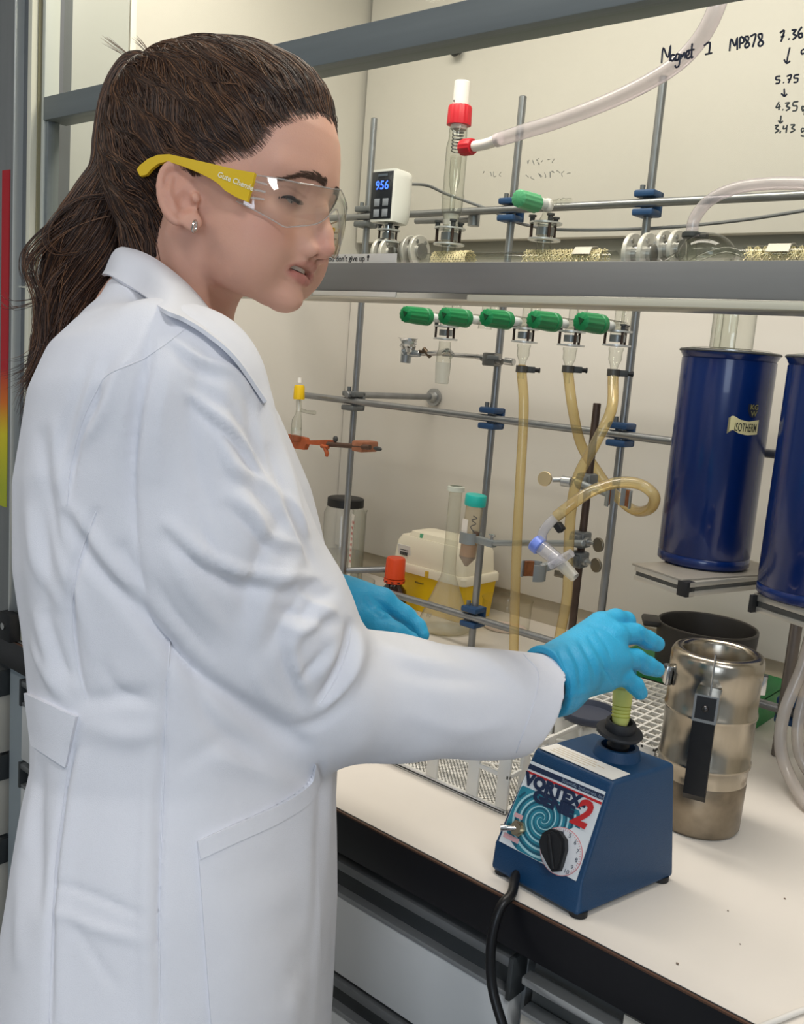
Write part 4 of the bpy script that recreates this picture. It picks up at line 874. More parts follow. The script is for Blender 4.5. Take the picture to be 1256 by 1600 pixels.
# ------------------------------------------------------------------ things along the back of the bench
# tall jar with a black lid
jc = V(onY(539, 800, 1.575)[0], 1.575, .9); JR = .049; jz = onY(540, 790, 1.575)[2]
jr = thing('storage_jar', 'wide clear jar with black screw lid behind the left rod', 'jar', jc)
obj('jar_wall', MB().lathe(jc, (0, 0, 1), [(.0005, 1e-5), (.0005, JR - .004), (.004, JR), (jz - .9 - .018, JR), (jz - .9 - .008, JR - .004), (jz - .9, JR - .008)], 40), glassmat('jar_plastic', '#f4f4f0', '#c4c2ba', refl=.8, rough=.1, pw=2.4, fog=.22), jr)
obj('contents', MB().lathe(jc, (0, 0, 1), [(.003, 1e-5), (.003, JR - .005), (.075, JR - .005), (.076, 1e-5)], 32), glassmat('clear_liquid', '#eeeee8', '#b5b4ac', fog=.1), jr)
obj('jar_lid', MB().lathe(jc, (0, 0, 1), [(jz - .9 - .001, .02), (jz - .9 - .001, JR - .006), (jz - .9 + .017, JR - .006), (jz - .9 + .019, JR - .009), (jz - .9 + .018, .01), (jz - .9 + .018, 1e-5)], 40), mat('lid_black', '#17181a', .45), jr)
# measuring cylinder with red scale in front of it
mc = V(onY(560, 830, 1.50)[0], 1.50, .9); mz = onY(565, 797, 1.50)[2] - .9
ms_ = thing('measuring_cylinder', 'clear measuring cylinder with red printed scale beside the left rod', 'cylinder', mc)
obj('cylinder_wall', MB().lathe(mc, (0, 0, 1), [(.0005, 1e-5), (.0005, .024), (.004, .022), (.008, .0155), (mz - .004, .0155), (mz, .0175)], 28), M_glass, ms_)
obj('white_stripe', MB().prism([mc + V(-.010, -.0140, .02), mc + V(.0, -.0170, .02), mc + V(.0, -.0170, mz - .01), mc + V(-.010, -.0140, mz - .01)], (0, .0008, 0)), mat('scale_white', '#e4e0d8', .5), ms_)
for j in range(8):
    z_ = mz - .03 - j * .0125
    obj('scale_mark', text_mb(('100', '90', '80', '70', '60', '50', '40', '30')[j], .0085, mc + V(-.006, -.0172, z_), (.94, -.3, 0), (0, 0, 1), .0003, bold=.0003), mat('scale_red', '#b0483c', .5), ms_)
# petri dish bottom edge showing above the left glove
dc_ = onY(545, 905, 1.325); 
gd = thing('glass_dish', 'shallow clear glass dish just above the left blue glove', 'dish', (dc_[0], dc_[1], .9))
obj('dish_wall', MB().lathe((dc_[0], dc_[1], .9), (0, 0, 1), [(.0005, 1e-5), (.0005, .046), (.004, .05), (dc_[2] - .9, .052)], 40), M_glass, gd)
# amber bottle with orange cap
ac = V(onY(615, 920, 1.482)[0], 1.482, .9); az = onY(615, 908, 1.482)[2] - .9
ab = thing('amber_bottle', 'brown glass bottle with ribbed orange cap behind the bottom rail', 'bottle', ac)
AR = .0295
M_amber = mat('amber_glass', '#2a1310', .08, coat=.6)
obj('bottle_body', MB().lathe(ac, (0, 0, 1), [(.0005, 1e-5), (.0005, AR - .003), (.003, AR), (az - .030, AR), (az - .018, AR - .003), (az - .008, AR - .012), (az - .002, .0155), (az + .004, .0155)], 40), M_amber, ab)
M_or = mat('cap_orange', '#dc4a1e', .38)
cq = onY(615, 870, 1.482)[2] - .9
obj('screw_cap', MB().lathe(ac, (0, 0, 1), [(az + .008, .017), (az + .008, .0215), (cq - .004, .0205), (cq, .018), (cq, 1e-5)], 60, mod=lambda k: 1 - (.03 if k % 3 == 0 else 0)), M_or, ab)
obj('tamper_ring', MB().lathe(ac, (0, 0, 1), [(az - .002, .0195), (az - .002, .0225), (az + .0065, .0225), (az + .0065, .018)], 48), M_or, ab)
for j in range(10):
    a = j * math.pi / 5 + .2; e_ = V(math.cos(a), math.sin(a), 0); obj('ring_slot', MB().box(ac + e_ * .0224 + V(0, 0, az + .0015), (.001, .006, .0025), np.stack([e_, V(-e_[1], e_[0], 0), V(0, 0, 1)], 1)), M_rubber, ab)
# yellow sharps container with white lid
sx0 = onY(608, 880, 1.535)[0]; sx1 = onY(724, 920, 1.535)[0]; sy0, sy1 = 1.535, 1.66
sz1 = onY(660, 897, 1.535)[2]; 
sc0 = thing('sharps_container', 'yellow waste container with translucent white lid behind the tall flask', 'container', ((sx0 + sx1) / 2, (sy0 + sy1) / 2, .9))
def rrect(x0, x1, y0, y1, z, c=.012, n=4):
    out = []
    for cx_, cy_, a_ in ((x1 - c, y0 + c, -90), (x1 - c, y1 - c, 0), (x0 + c, y1 - c, 90), (x0 + c, y0 + c, 180)):
        for i in range(n + 1): t_ = math.radians(a_ + 90 * i / n); out.append(V(cx_ + c * math.cos(t_), cy_ + c * math.sin(t_), z))
    return out
def loft(levels, cap0=True, cap1=True):
    m_ = MB(); n = len(levels[0]); f_ = [(i * n + k, i * n + (k + 1) % n, (i + 1) * n + (k + 1) % n, (i + 1) * n + k) for i in range(len(levels) - 1) for k in range(n)]
    if cap0: f_.append(tuple(range(n))[::-1])
    if cap1: f_.append(tuple((len(levels) - 1) * n + k for k in range(n)))
    return m_.add([p for l in levels for p in l], f_)
ins = .006
obj('tub', loft([rrect(sx0 + ins, sx1 - ins, sy0 + ins, sy1 - ins, .9005), rrect(sx0, sx1, sy0, sy1, sz1)]), mat('tub_yellow', '#ecc41c', .4, sub=.0), sc0)
M_lid = mat('lid_white', '#e9e2cd', .4)
zl = onY(640, 838, 1.55)[2]
obj('lid_rim', loft([rrect(sx0 - .004, sx1 + .004, sy0 - .004, sy1 + .002, sz1 - .004), rrect(sx0 - .004, sx1 + .004, sy0 - .004, sy1 + .002, sz1 + .010), rrect(sx0 - .001, sx1 + .001, sy0 - .001, sy1, sz1 + .014)]), M_lid, sc0)
obj('lid_dome', loft([rrect(sx0 + .003, sx1 - .006, sy0 + .004, sy1 - .003, sz1 + .012), rrect(sx0 + .006, sx1 - .010, sy0 + .010, sy1 - .006, zl - .012), rrect(sx0 + .012, sx1 - .016, sy0 + .016, sy1 - .012, zl)]), M_lid, sc0)
obj('lid_port', loft([rrect(sx0 + .030, sx1 - .018, sy0 + .02, sy1 - .03, zl - .001, .008), rrect(sx0 + .034, sx1 - .022, sy0 + .024, sy1 - .034, zl + .011, .008), rrect(sx0 + .05, sx1 - .034, sy0 + .03, sy1 - .04, zl + .014, .006)]), M_lid, sc0)
obj('green_tab', MB().span((sx0 + .064, sy0 + .020, zl + .001), (sx0 + .071, sy0 + .024, zl + .010)), mat('tab_green', '#5fb088', .5), sc0)
p = onY(631, 861, sy0 + .004)
lb_ = obj('paper_label', MB().box((p[0], sy0 + .0055, p[2]), (.036, .0012, .028), np.array([[1, 0, 0], [0, .98, .2], [0, -.2, .98]]).T), mat('paper', '#efeee8'), sc0)
for j in range(9): obj('bar_stripe', MB().box((p[0] - .010 + j * .0024, sy0 + .0044, p[2] - .0055), (.0007 if j % 2 else .0011, .0012, .0075)), mat('ink', '#22242a'), lb_)
for j in range(2): obj('text_line', MB().box((p[0], sy0 + .0046, p[2] + .007 - j * .0045), (.024, .0012, .0016)), mat('ink', '#22242a'), lb_)
p = onY(655, 912, sy0); obj('print_block', text_mb('Biohazard', .006, V(p[0] - .012, sy0 - .0008, p[2]), (1, 0, 0), (0, 0, 1), .0003, .0002), mat('ink', '#22242a'), sc0)
p = onY(670, 886, sy0); obj('rim_clip', MB().span((p[0] - .004, sy0 - .0065, sz1 - .003), (p[0] + .004, sy0 - .003, sz1 + .010)), mat('clip_yellow', '#e0b93a', .4), sc0)
# conical flask with long neck
ec = onZ(694, 984, .9); ec[1] = max(ec[1], 1.463); ec[0] = onY(693, 984, ec[1])[0]; ec[2] = .9
FRR = 45 * 1.80 / FPX
ez = lambda py: onY(700, py, ec[1])[2] - .9
ef = thing('conical_flask', 'tall conical flask with long straight neck and pale rim, behind the rail', 'flask', ec)
obj('flask_wall', MB().lathe(ec, (0, 0, 1), [(.0006, 1e-5), (.0006, FRR - .006), (.004, FRR - .001), (.012, FRR), (.02, FRR - .003), (ez(900), .0155), (ez(885), .0135), (ez(770), .0130), (ez(763), .0135)], 40), glassmat('flask_glass', '#f6f6f0', '#d2d2c8', refl=.9, rough=.05, pw=2.2, fog=.17), ef)
obj('flask_rim', MB().lathe(ec, (0, 0, 1), [(ez(766), .0135), (ez(765), .0172), (ez(758), .0172), (ez(757), .0125)], 32), mat('rim_pale', '#dfe6dc', .3), ef)
obj('pencil_mark', text_mb('(c)', .012, ec + V(-.012, -.045, .034), (.95, -.1, 0), (0, .55, .83), .0004, .0002), mat('pencil', '#6d6d66', .6), ef)
# large crystallising dish, nearly invisible
cc = onZ(782, 975, .9); cc[2] = .9; cc[1] = min(cc[1], 1.60); cc[0] += .022; 
cdh = thing('crystallising_dish', 'large clear glass dish behind the lower rail and straight hose', 'dish', cc)
obj('dish_wall', MB().lathe(cc, (0, 0, 1), [(.0005, 1e-5), (.0005, .046), (.004, .050), (.060, .052), (.063, .054)], 48), glassmat('faint_glass', '#fbfbf8', '#dcdbd2', refl=.6, pw=3.5), cdh)
obj('residue', MB().lathe(cc, (0, 0, 1), [(.0008, 1e-5), (.0008, .043), (.0012, .044)], 40), mat('residue_pink', '#d8c6bd', .5), cdh)

# falcon tube in its clamp
YF = 1.335
ft, fb = onY(742, 789, YF), onY(728, 885, YF)
M_teal_cap = mat('cap_teal', '#23b4aa', .4)
fa = thing('centrifuge_tube', 'conical tube with teal cap and brown liquid held in grey clamp', 'tube', fb)
ax_ = unit(ft - fb); Lf = np.linalg.norm(ft - fb)
obj('tube_wall', MB().lathe(fb, ax_, [(0, 1e-5), (.001, .003), (.017, .0148), (Lf, .0155)], 28), glassmat('tube_plastic', '#f4eee0', '#cfc3a8', refl=.7, rough=.1, fog=.18), fa)
obj('liquid', MB().lathe(fb, ax_, [(.001, 1e-5), (.002, .003), (.0165, .0138), (.042, .0142), (.0421, 1e-5)], 24), mat('liquid_brown', '#a5764a', .3), fa)
obj('sediment', MB().lathe(fb, ax_, [(.0008, 1e-5), (.0015, .0032), (.0168, .0143), (.0200, .0146), (.0201, 1e-5)], 24), mat('sediment', '#6e5240', .5), fa)
obj('tube_cap', MB().lathe(ft - ax_ * .001, ax_, [(0, .015), (0, .0185), (.002, .0192), (.0175, .0192), (.0195, .0180), (.0195, 1e-5)], 48, mod=lambda k: 1 - (.02 if k % 2 else 0)), M_teal_cap, fa)
wp = fb + ax_ * Lf * .55 - V(.0, .0165, 0)
sd_ = unit(V(-.2, -.97, 0))
obj('white_panel', MB().box(fb + ax_ * Lf * .62 + V(-.004, -.0152, 0), (.012, .0012, .035), None), mat('panel_white', '#e6dfd6', .5), fa)
wq = fb + ax_ * Lf * .85 + V(.010, -.0140, 0)
obj('marker_scribble', MB().tube(spline([wq + V(.0, 0, 0), wq + V(.006, .003, -.004), wq + V(-.002, -.001, -.008), wq + V(.005, .003, -.014), wq + V(-.003, -.001, -.02), wq + V(.004, .002, -.03)], 4), .0007, 5), mat('marker_ink', '#1b2338'), fa)

# ------------------------------------------------------------------ brown rod and its clamps
YR = 1.325
br_b, br_t = onY(897, 985, YR), onY(933, 630, YR)
br = thing('rusty_rod', 'brown rusty upright rod carrying the clamps between the hoses', 'rod', (br_b[0], YR, .9))
obj('rod', MB().cyl((br_t[0], YR, .9003), (br_t[0], YR, br_t[2]), .0062, bev=.001), mat('rust_brown', '#4e4038', .5, metal=.5, var=.25, vscale=40, bump=.2), br)
BX = br_t[0]
M_cl = mat('clamp_grey', '#8f9597', .42, metal=.45, var=.05)
M_cork = mat('cork', '#7a4a28', .8, var=.2, vscale=150)
def boss(par, x, y, z, kx, m=M_bossgrey, wing=True):
    """clamp boss round a rod with a flat winged knob towards kx"""
    b = obj('boss', MB().span((x - .013, y - .019, z - .013), (x + .013, y + .009, z + .013), .004).span((x - .010, y - .026, z - .009), (x + .010, y - .015, z + .009), .003), m, par)
    if not wing: return b
    e_ = unit(V(kx, -.3, 0)); q = V(x, y - .008, z)
    obj('boss_screw', MB().cyl(q + e_ * .010, q + e_ * .034, .0034, n=12).cyl(q + e_ * .012, q + e_ * .022, .0065, n=14), M_alu, b)
    k_ = np.stack([e_, V(0, 0, 1), np.cross(e_, V(0, 0, 1))], 1)
    obj('wing_knob', MB().cyl(q + e_ * .043 + k_[:, 2] * -.0022, q + e_ * .043 + k_[:, 2] * .0022, .0115, n=24, bev=.0008), mat('knob_brass', '#756e60', .4, metal=.7, var=.1), b)
    return b
def claw(par, c, d, w=.021, h=.022, op=.5):
    """two curved jaws, cork lined, opening along d"""
    a_, b_, d_ = unit(np.cross(V(0, 0, 1), d)), V(0, 0, 1), unit(d)
    for s_ in (1, -1):
        arc = [c + a_ * s_ * w * math.sin(t) + d_ * w * (-math.cos(t)) for t in np.linspace(.25, 2.2, 9)]
        arc2 = [c + a_ * s_ * (w - .0022) * math.sin(t) + d_ * (w - .0022) * (-math.cos(t)) for t in np.linspace(.25, 2.2, 9)]
        j_ = obj('jaw', MB().add([p - b_ * h / 2 for p in arc] + [p + b_ * h / 2 for p in arc] + [p - b_ * h / 2 for p in arc2] + [p + b_ * h / 2 for p in arc2], [(i, i + 1, 9 + i + 1, 9 + i) for i in range(8)] + [(18 + i, 27 + i, 27 + i + 1, 18 + i + 1) for i in range(8)] + [(9 + i, 9 + i + 1, 27 + i + 1, 27 + i) for i in range(8)] + [(i, 18 + i, 18 + i + 1, i + 1) for i in range(8)] + [(0, 9, 27, 18), (8, 26, 35, 17)]), M_cl, par)
        ck = [c + a_ * s_ * (w - .0024) * math.sin(t) + d_ * (w - .0024) * (-math.cos(t)) for t in np.linspace(.9, 1.9, 6)]
        ck2 = [c + a_ * s_ * (w - .0060) * math.sin(t) + d_ * (w - .0060) * (-math.cos(t)) for t in np.linspace(.9, 1.9, 6)]
        obj('cork_pad', MB().add([p - b_ * h * .46 for p in ck] + [p + b_ * h * .46 for p in ck] + [p - b_ * h * .46 for p in ck2] + [p + b_ * h * .46 for p in ck2], [(i, i + 1, 7 + i, 6 + i) for i in range(5)] + [(12 + i, 18 + i, 19 + i, 13 + i) for i in range(5)] + [(6 + i, 7 + i, 19 + i, 18 + i) for i in range(5)] + [(i, 12 + i, 13 + i, i + 1) for i in range(5)] + [(0, 6, 18, 12), (5, 17, 23, 11)]), M_cork, j_)
# clamp holding the centrifuge tube
fz = onY(745, 842, YF)[2]; fcx = fb + ax_ * ((fz - fb[2]) / ax_[2])
c1 = thing('retort_clamp', 'grey clamp gripping the teal capped tube in front of the straight hose', 'clamp', (BX, YR, fz), 'clamps on the brown rod')
dj = unit(V(BX, YR - .030, fz) - fcx); dj[2] = 0
claw(c1, fcx, -dj, .0195, .020)
q0 = fcx + dj * .020; q1 = V(BX + .01, YR - .0300, onY(905, 845, YR - .02)[2])
obj('clamp_knuckle', MB().box(q0 + dj * .020, (.044, .014, .013), np.stack([dj, V(-dj[1], dj[0], 0), V(0, 0, 1)], 1), .003), M_cl, c1)
obj('clamp_rod', MB().cyl(q0 + dj * .03, q1 + dj * .012, .0052, bev=.001), M_cl, c1)
obj('adjust_nut', MB().cyl(q0 + dj * .034 + V(0, 0, .004), q0 + dj * .034 + V(0, 0, .013), .003, n=10).cyl(q0 + dj * .034 + V(-.006, 0, .014), q0 + dj * .034 + V(.006, 0, .014), .0025, n=10), M_chrome, c1)
boss(c1, BX, YR, q1[2], 1)
# lower empty clamp, open claw in front
z2 = onY(915, 873, YR)[2]
c2 = thing('retort_clamp', 'grey cork lined clamp with empty jaws left of the brown rod', 'clamp', (BX, YR, z2), 'clamps on the brown rod')
j2 = onY(833, 892, YR - .09); j2d = unit(V(BX, YR - .03, z2) - j2)
claw(c2, j2, V(-j2d[0] * .2 - .3, -1, 0), .0205, .026)
obj('clamp_rod', MB().cyl(j2 + j2d * .020, V(BX, YR - .028, z2 - .004), .0050, bev=.001), M_cl, c2)
obj('clamp_knuckle', MB().box(j2 + j2d * .026, (.024, .012, .014), np.stack([j2d, V(-j2d[1], j2d[0], 0), np.cross(j2d, V(-j2d[1], j2d[0], 0))], 1), .003), M_cl, c2)
pw_ = onY(873, 897, YR - .06); obj('wing_nut', MB().box(pw_, (.016, .004, .010), None, .001).cyl(pw_, pw_ + V(-.004, .01, .006), .003, n=10), mat('knob_brass', '#756e60'), c2)
boss(c2, BX, YR, z2 - .002, 1)
# upper clamp with knob to the left and claw to the right
z3 = onY(920, 752, YR)[2]
c3 = thing('retort_clamp', 'grey cork lined clamp behind the hose loop with brass knob at left', 'clamp', (BX, YR, z3), 'clamps on the brown rod')
j3 = onY(966, 778, YR - .035); j3d = unit(V(BX - .02, YR - .028, z3) - j3)
claw(c3, j3, unit(V(.55, -.85, 0)), .0200, .027)
obj('clamp_rod', MB().cyl(j3 + j3d * .018, V(BX - .008, YR - .026, z3), .0050, bev=.001), M_cl, c3)
boss(c3, BX, YR, z3, -1, wing=False)
kq = onY(851, 748, YR - .04)
obj('screw_barrel', MB().cyl(kq + V(.012, .004, 0), V(BX - .012, YR - .012, z3 + .002), .0042, n=12).cyl(kq + V(.026, .008, 0), kq + V(.042, .012, 0), .0085, n=16, bev=.001), M_alu, c3)
obj('round_knob', MB().cyl(kq - unit(CAM - kq + V(-.6, 0, 0)) * .002, kq + unit(CAM - kq + V(-.6, 0, 0)) * .002, .0120, n=24, bev=.0008), mat('knob_pale', '#c9b690', .35, metal=.7), c3)

# plastic stopcock at the end of the looped hose
k0 = np.array(h2[-1]); 
ps = thing('plastic_stopcock', 'clear plastic stopcock with blue plug hanging from the looped hose', 'stopcock', k0 - V(0, 0, .07))
yk = k0[1]
kp = lambda px, py, dy=0.: onY(px, py, yk + dy)
M_clearp = glassmat('clear_plastic', '#f2f2f6', '#b6b8c4', refl=.9, rough=.08, fog=.25)
obj('hose_barb', MB().tube(spline([k0 + unit(k0 - np.array(h2[-2])) * -.012, kp(858, 818), kp(848, 832), kp(846, 846)], 5), .0072, 14), M_clearp, ps)
obj('barb_clip', MB().box(kp(874, 824), (.014, .012, .011), np.stack([unit(kp(880, 832) - kp(868, 816)), V(0, 1, 0), unit(np.cross(unit(kp(880, 832) - kp(868, 816)), V(0, 1, 0)))], 1), .002), M_rubber, ps)
obj('valve_barrel', MB().cyl(kp(840, 850), kp(872, 876), .0115, .0105, n=24, bev=.002), M_clearp, ps)
obj('blue_plug', MB().cyl(kp(834, 846, -.002), kp(845, 856, -.001), .0135, n=24, bev=.002), mat('plug_blue', '#6f86d6', .35), ps)
obj('valve_handle', MB().tube([kp(860, 884, -.012), kp(893, 864, -.012)], .0062, 14).cyl(kp(862, 868), kp(878, 882), .0088, n=16), M_clearp, ps)
obj('outlet_cone', MB().lathe(kp(872, 876), kp(896, 900) - kp(872, 876), [(0, .0075), (.010, .0095), (.026, .0085), (.036, .0075)], 20), M_frost, ps)

# clamp with foil wrapped screw on the middle rod
yc = YL - .02
zc2 = onY(785, 563, yc)[2]
cl = thing('chain_clamp', 'chromed clamp with foil wrapped end, reaching left from the middle rod', 'clamp', (RX[1], yc, zc2))
q1 = V(RX[1] + .012, yc, zc2); q2 = onY(742, 557, yc); q3 = onY(705, 553, YM + .035); q4 = onY(640, 551, YM + .045)
obj('clamp_rod', MB().cyl(q1, onY(744, 557, yc), .0048), M_chrome, cl)
obj('end_sleeve', MB().cyl(onY(803, 566, yc), onY(789, 564, yc), .0068, n=16, bev=.001), M_chrome, cl)
obj('boss', MB().span((RX[1] - .014, yc - .012, zc2 - .012), (RX[1] + .014, YL - RR - .0004, zc2 + .012), .003).cyl((RX[1] - .02, yc - .004, zc2 + .002), (RX[1] + .026, yc - .004, zc2 - .003), .006), mat('boss_chrome', '#8a8a88', .3, metal=.9), cl)
obj('wing_nut', MB().box(onY(770, 559, yc - .012), (.026, .004, .008), None, .002), M_bossgrey, cl)
obj('clamp_rod', MB().cyl(onY(744, 557, yc), onY(692, 553, YM + .03), .0042), M_chrome, cl)
obj('jaw', MB().tube(spline([onY(706, 553, YM + .03), onY(699, 548, YM + .016), onY(690, 551, YM + .018), onY(672, 552, YM + .03), onY(655, 552, YM + .035)], 5), .0048, 10), M_chrome, cl)
obj('jaw_screw', MB().cyl(onY(662, 545, YM + .03), onY(672, 557, YM + .03), .0042, n=12).cyl(onY(655, 549, YM + .03), onY(680, 553, YM + .03), .0030, n=12), mat('screw_brown', '#5c4d3e', .4, metal=.6), cl)
obj('barrel', MB().cyl(onY(656, 553, YM + .03), onY(634, 551, YM + .03), .0058, .0075, n=18, bev=.001).cyl(onY(636, 540, YM + .03), onY(633, 567, YM + .03), .0105, .010, n=20, bev=.001), mat('barrel_zinc', '#a9adb0', .3, metal=.8), cl)
fo = MB(); rnd = random.Random(11)
c_ = onY(637, 543, YM + .02); vs = []; 
for i in range(7):
    for k_ in range(14):
        t_ = 2 * math.pi * k_ / 14; r_ = (.010 + .002 * i * .5) * (1 + rnd.uniform(-.25, .25)); vs.append(c_ + V(r_ * math.cos(t_), r_ * math.sin(t_), -.012 + i * .0046 + rnd.uniform(-.002, .002)))
fo.add(vs, [(i * 14 + k_, i * 14 + (k_ + 1) % 14, (i + 1) * 14 + (k_ + 1) % 14, (i + 1) * 14 + k_) for i in range(6) for k_ in range(14)])
obj('foil_wrap', fo, mat('foil', '#d6d8da', .2, metal=1.), cl, sharp=5)

# orange clamp and glass adaptor with yellow cap at the left
yo = 1.375
oc = thing('orange_clamp', 'orange painted clamp with brown rod on the left upright', 'clamp', (RX[0], YL, onY(560, 696, yo)[2]))
M_orp = mat('orange_paint', '#a4502a', .45, var=.15, vscale=60)
M_brn = mat('brown_steel', '#5a463c', .45, metal=.5, var=.2, vscale=60)
o_ = lambda px, py, dy=0.: onY(px, py, yo + dy)
obj('clamp_rod', MB().cyl(o_(512, 694), o_(578, 699), .0052), M_brn, oc)
obj('clamp_body', MB().prism([o_(450, 678), o_(476, 684), o_(478, 688), o_(510, 687), o_(518, 688), o_(518, 697), o_(500, 696), o_(478, 694), o_(474, 703), o_(455, 700)], (0, .012, 0)), M_orp, oc)
obj('wing_screw', MB().tube([o_(508, 700, -.004), o_(511, 709, -.004), o_(510, 713, -.004)], [.005, .0045, .0035], 12).tube([o_(502, 697, -.004), o_(513, 699, -.004)], .004, 10), M_orp, oc)
obj('boss', MB().box(o_(570, 697, .02), (.03, .05, .022), None, .004), mat('boss_rosy', '#a06a50', .45, metal=.3, var=.2, vscale=60), oc)
obj('boss_knob', MB().ball(o_(524, 686), (.006, .005, .007), 12).ball(o_(590, 701), (.012, .004, .0045), 12), M_darkgrey, oc)
ya = 1.37
ga = thing('glass_adaptor', 'small glass adaptor with yellow screw cap held by the orange clamp', 'adaptor', onY(466, 690, ya))
a_ = lambda py, px=467: onY(px, py, ya)
obj('adaptor_body', MB().tube([a_(625), a_(640), a_(648, 466), a_(656, 464), a_(668, 463), a_(690, 462)], [.0062, .0058, .0065, .0105, .0118, .0112], 24), M_glass, ga)
obj('ptfe_core', MB().cyl(a_(624), a_(642), .0035), M_ptfe, ga)
obj('label_band', MB().cyl(a_(668, 463), a_(679, 463), .0114, caps=False), M_frost, ga)
obj('side_arm', MB().tube([a_(641, 471), a_(644, 480), a_(645, 492)], [.004, .0035, .0045], 12), M_glass, ga)
obj('yellow_cap', MB().lathe(a_(624), a_(597, 468) - a_(624), [(0, .0085), (0, .0118), (.003, .0122), (.026, .0112), (.030, .0095), (.030, .004)], 40, mod=lambda k: 1 - (.03 if k % 4 < 2 else 0)), mat('cap_yellow', '#e8bf12', .4), ga)
obj('cap_tip', MB().cyl(a_(598, 468), a_(590, 468), .0042, n=14), M_ptfe, ga)
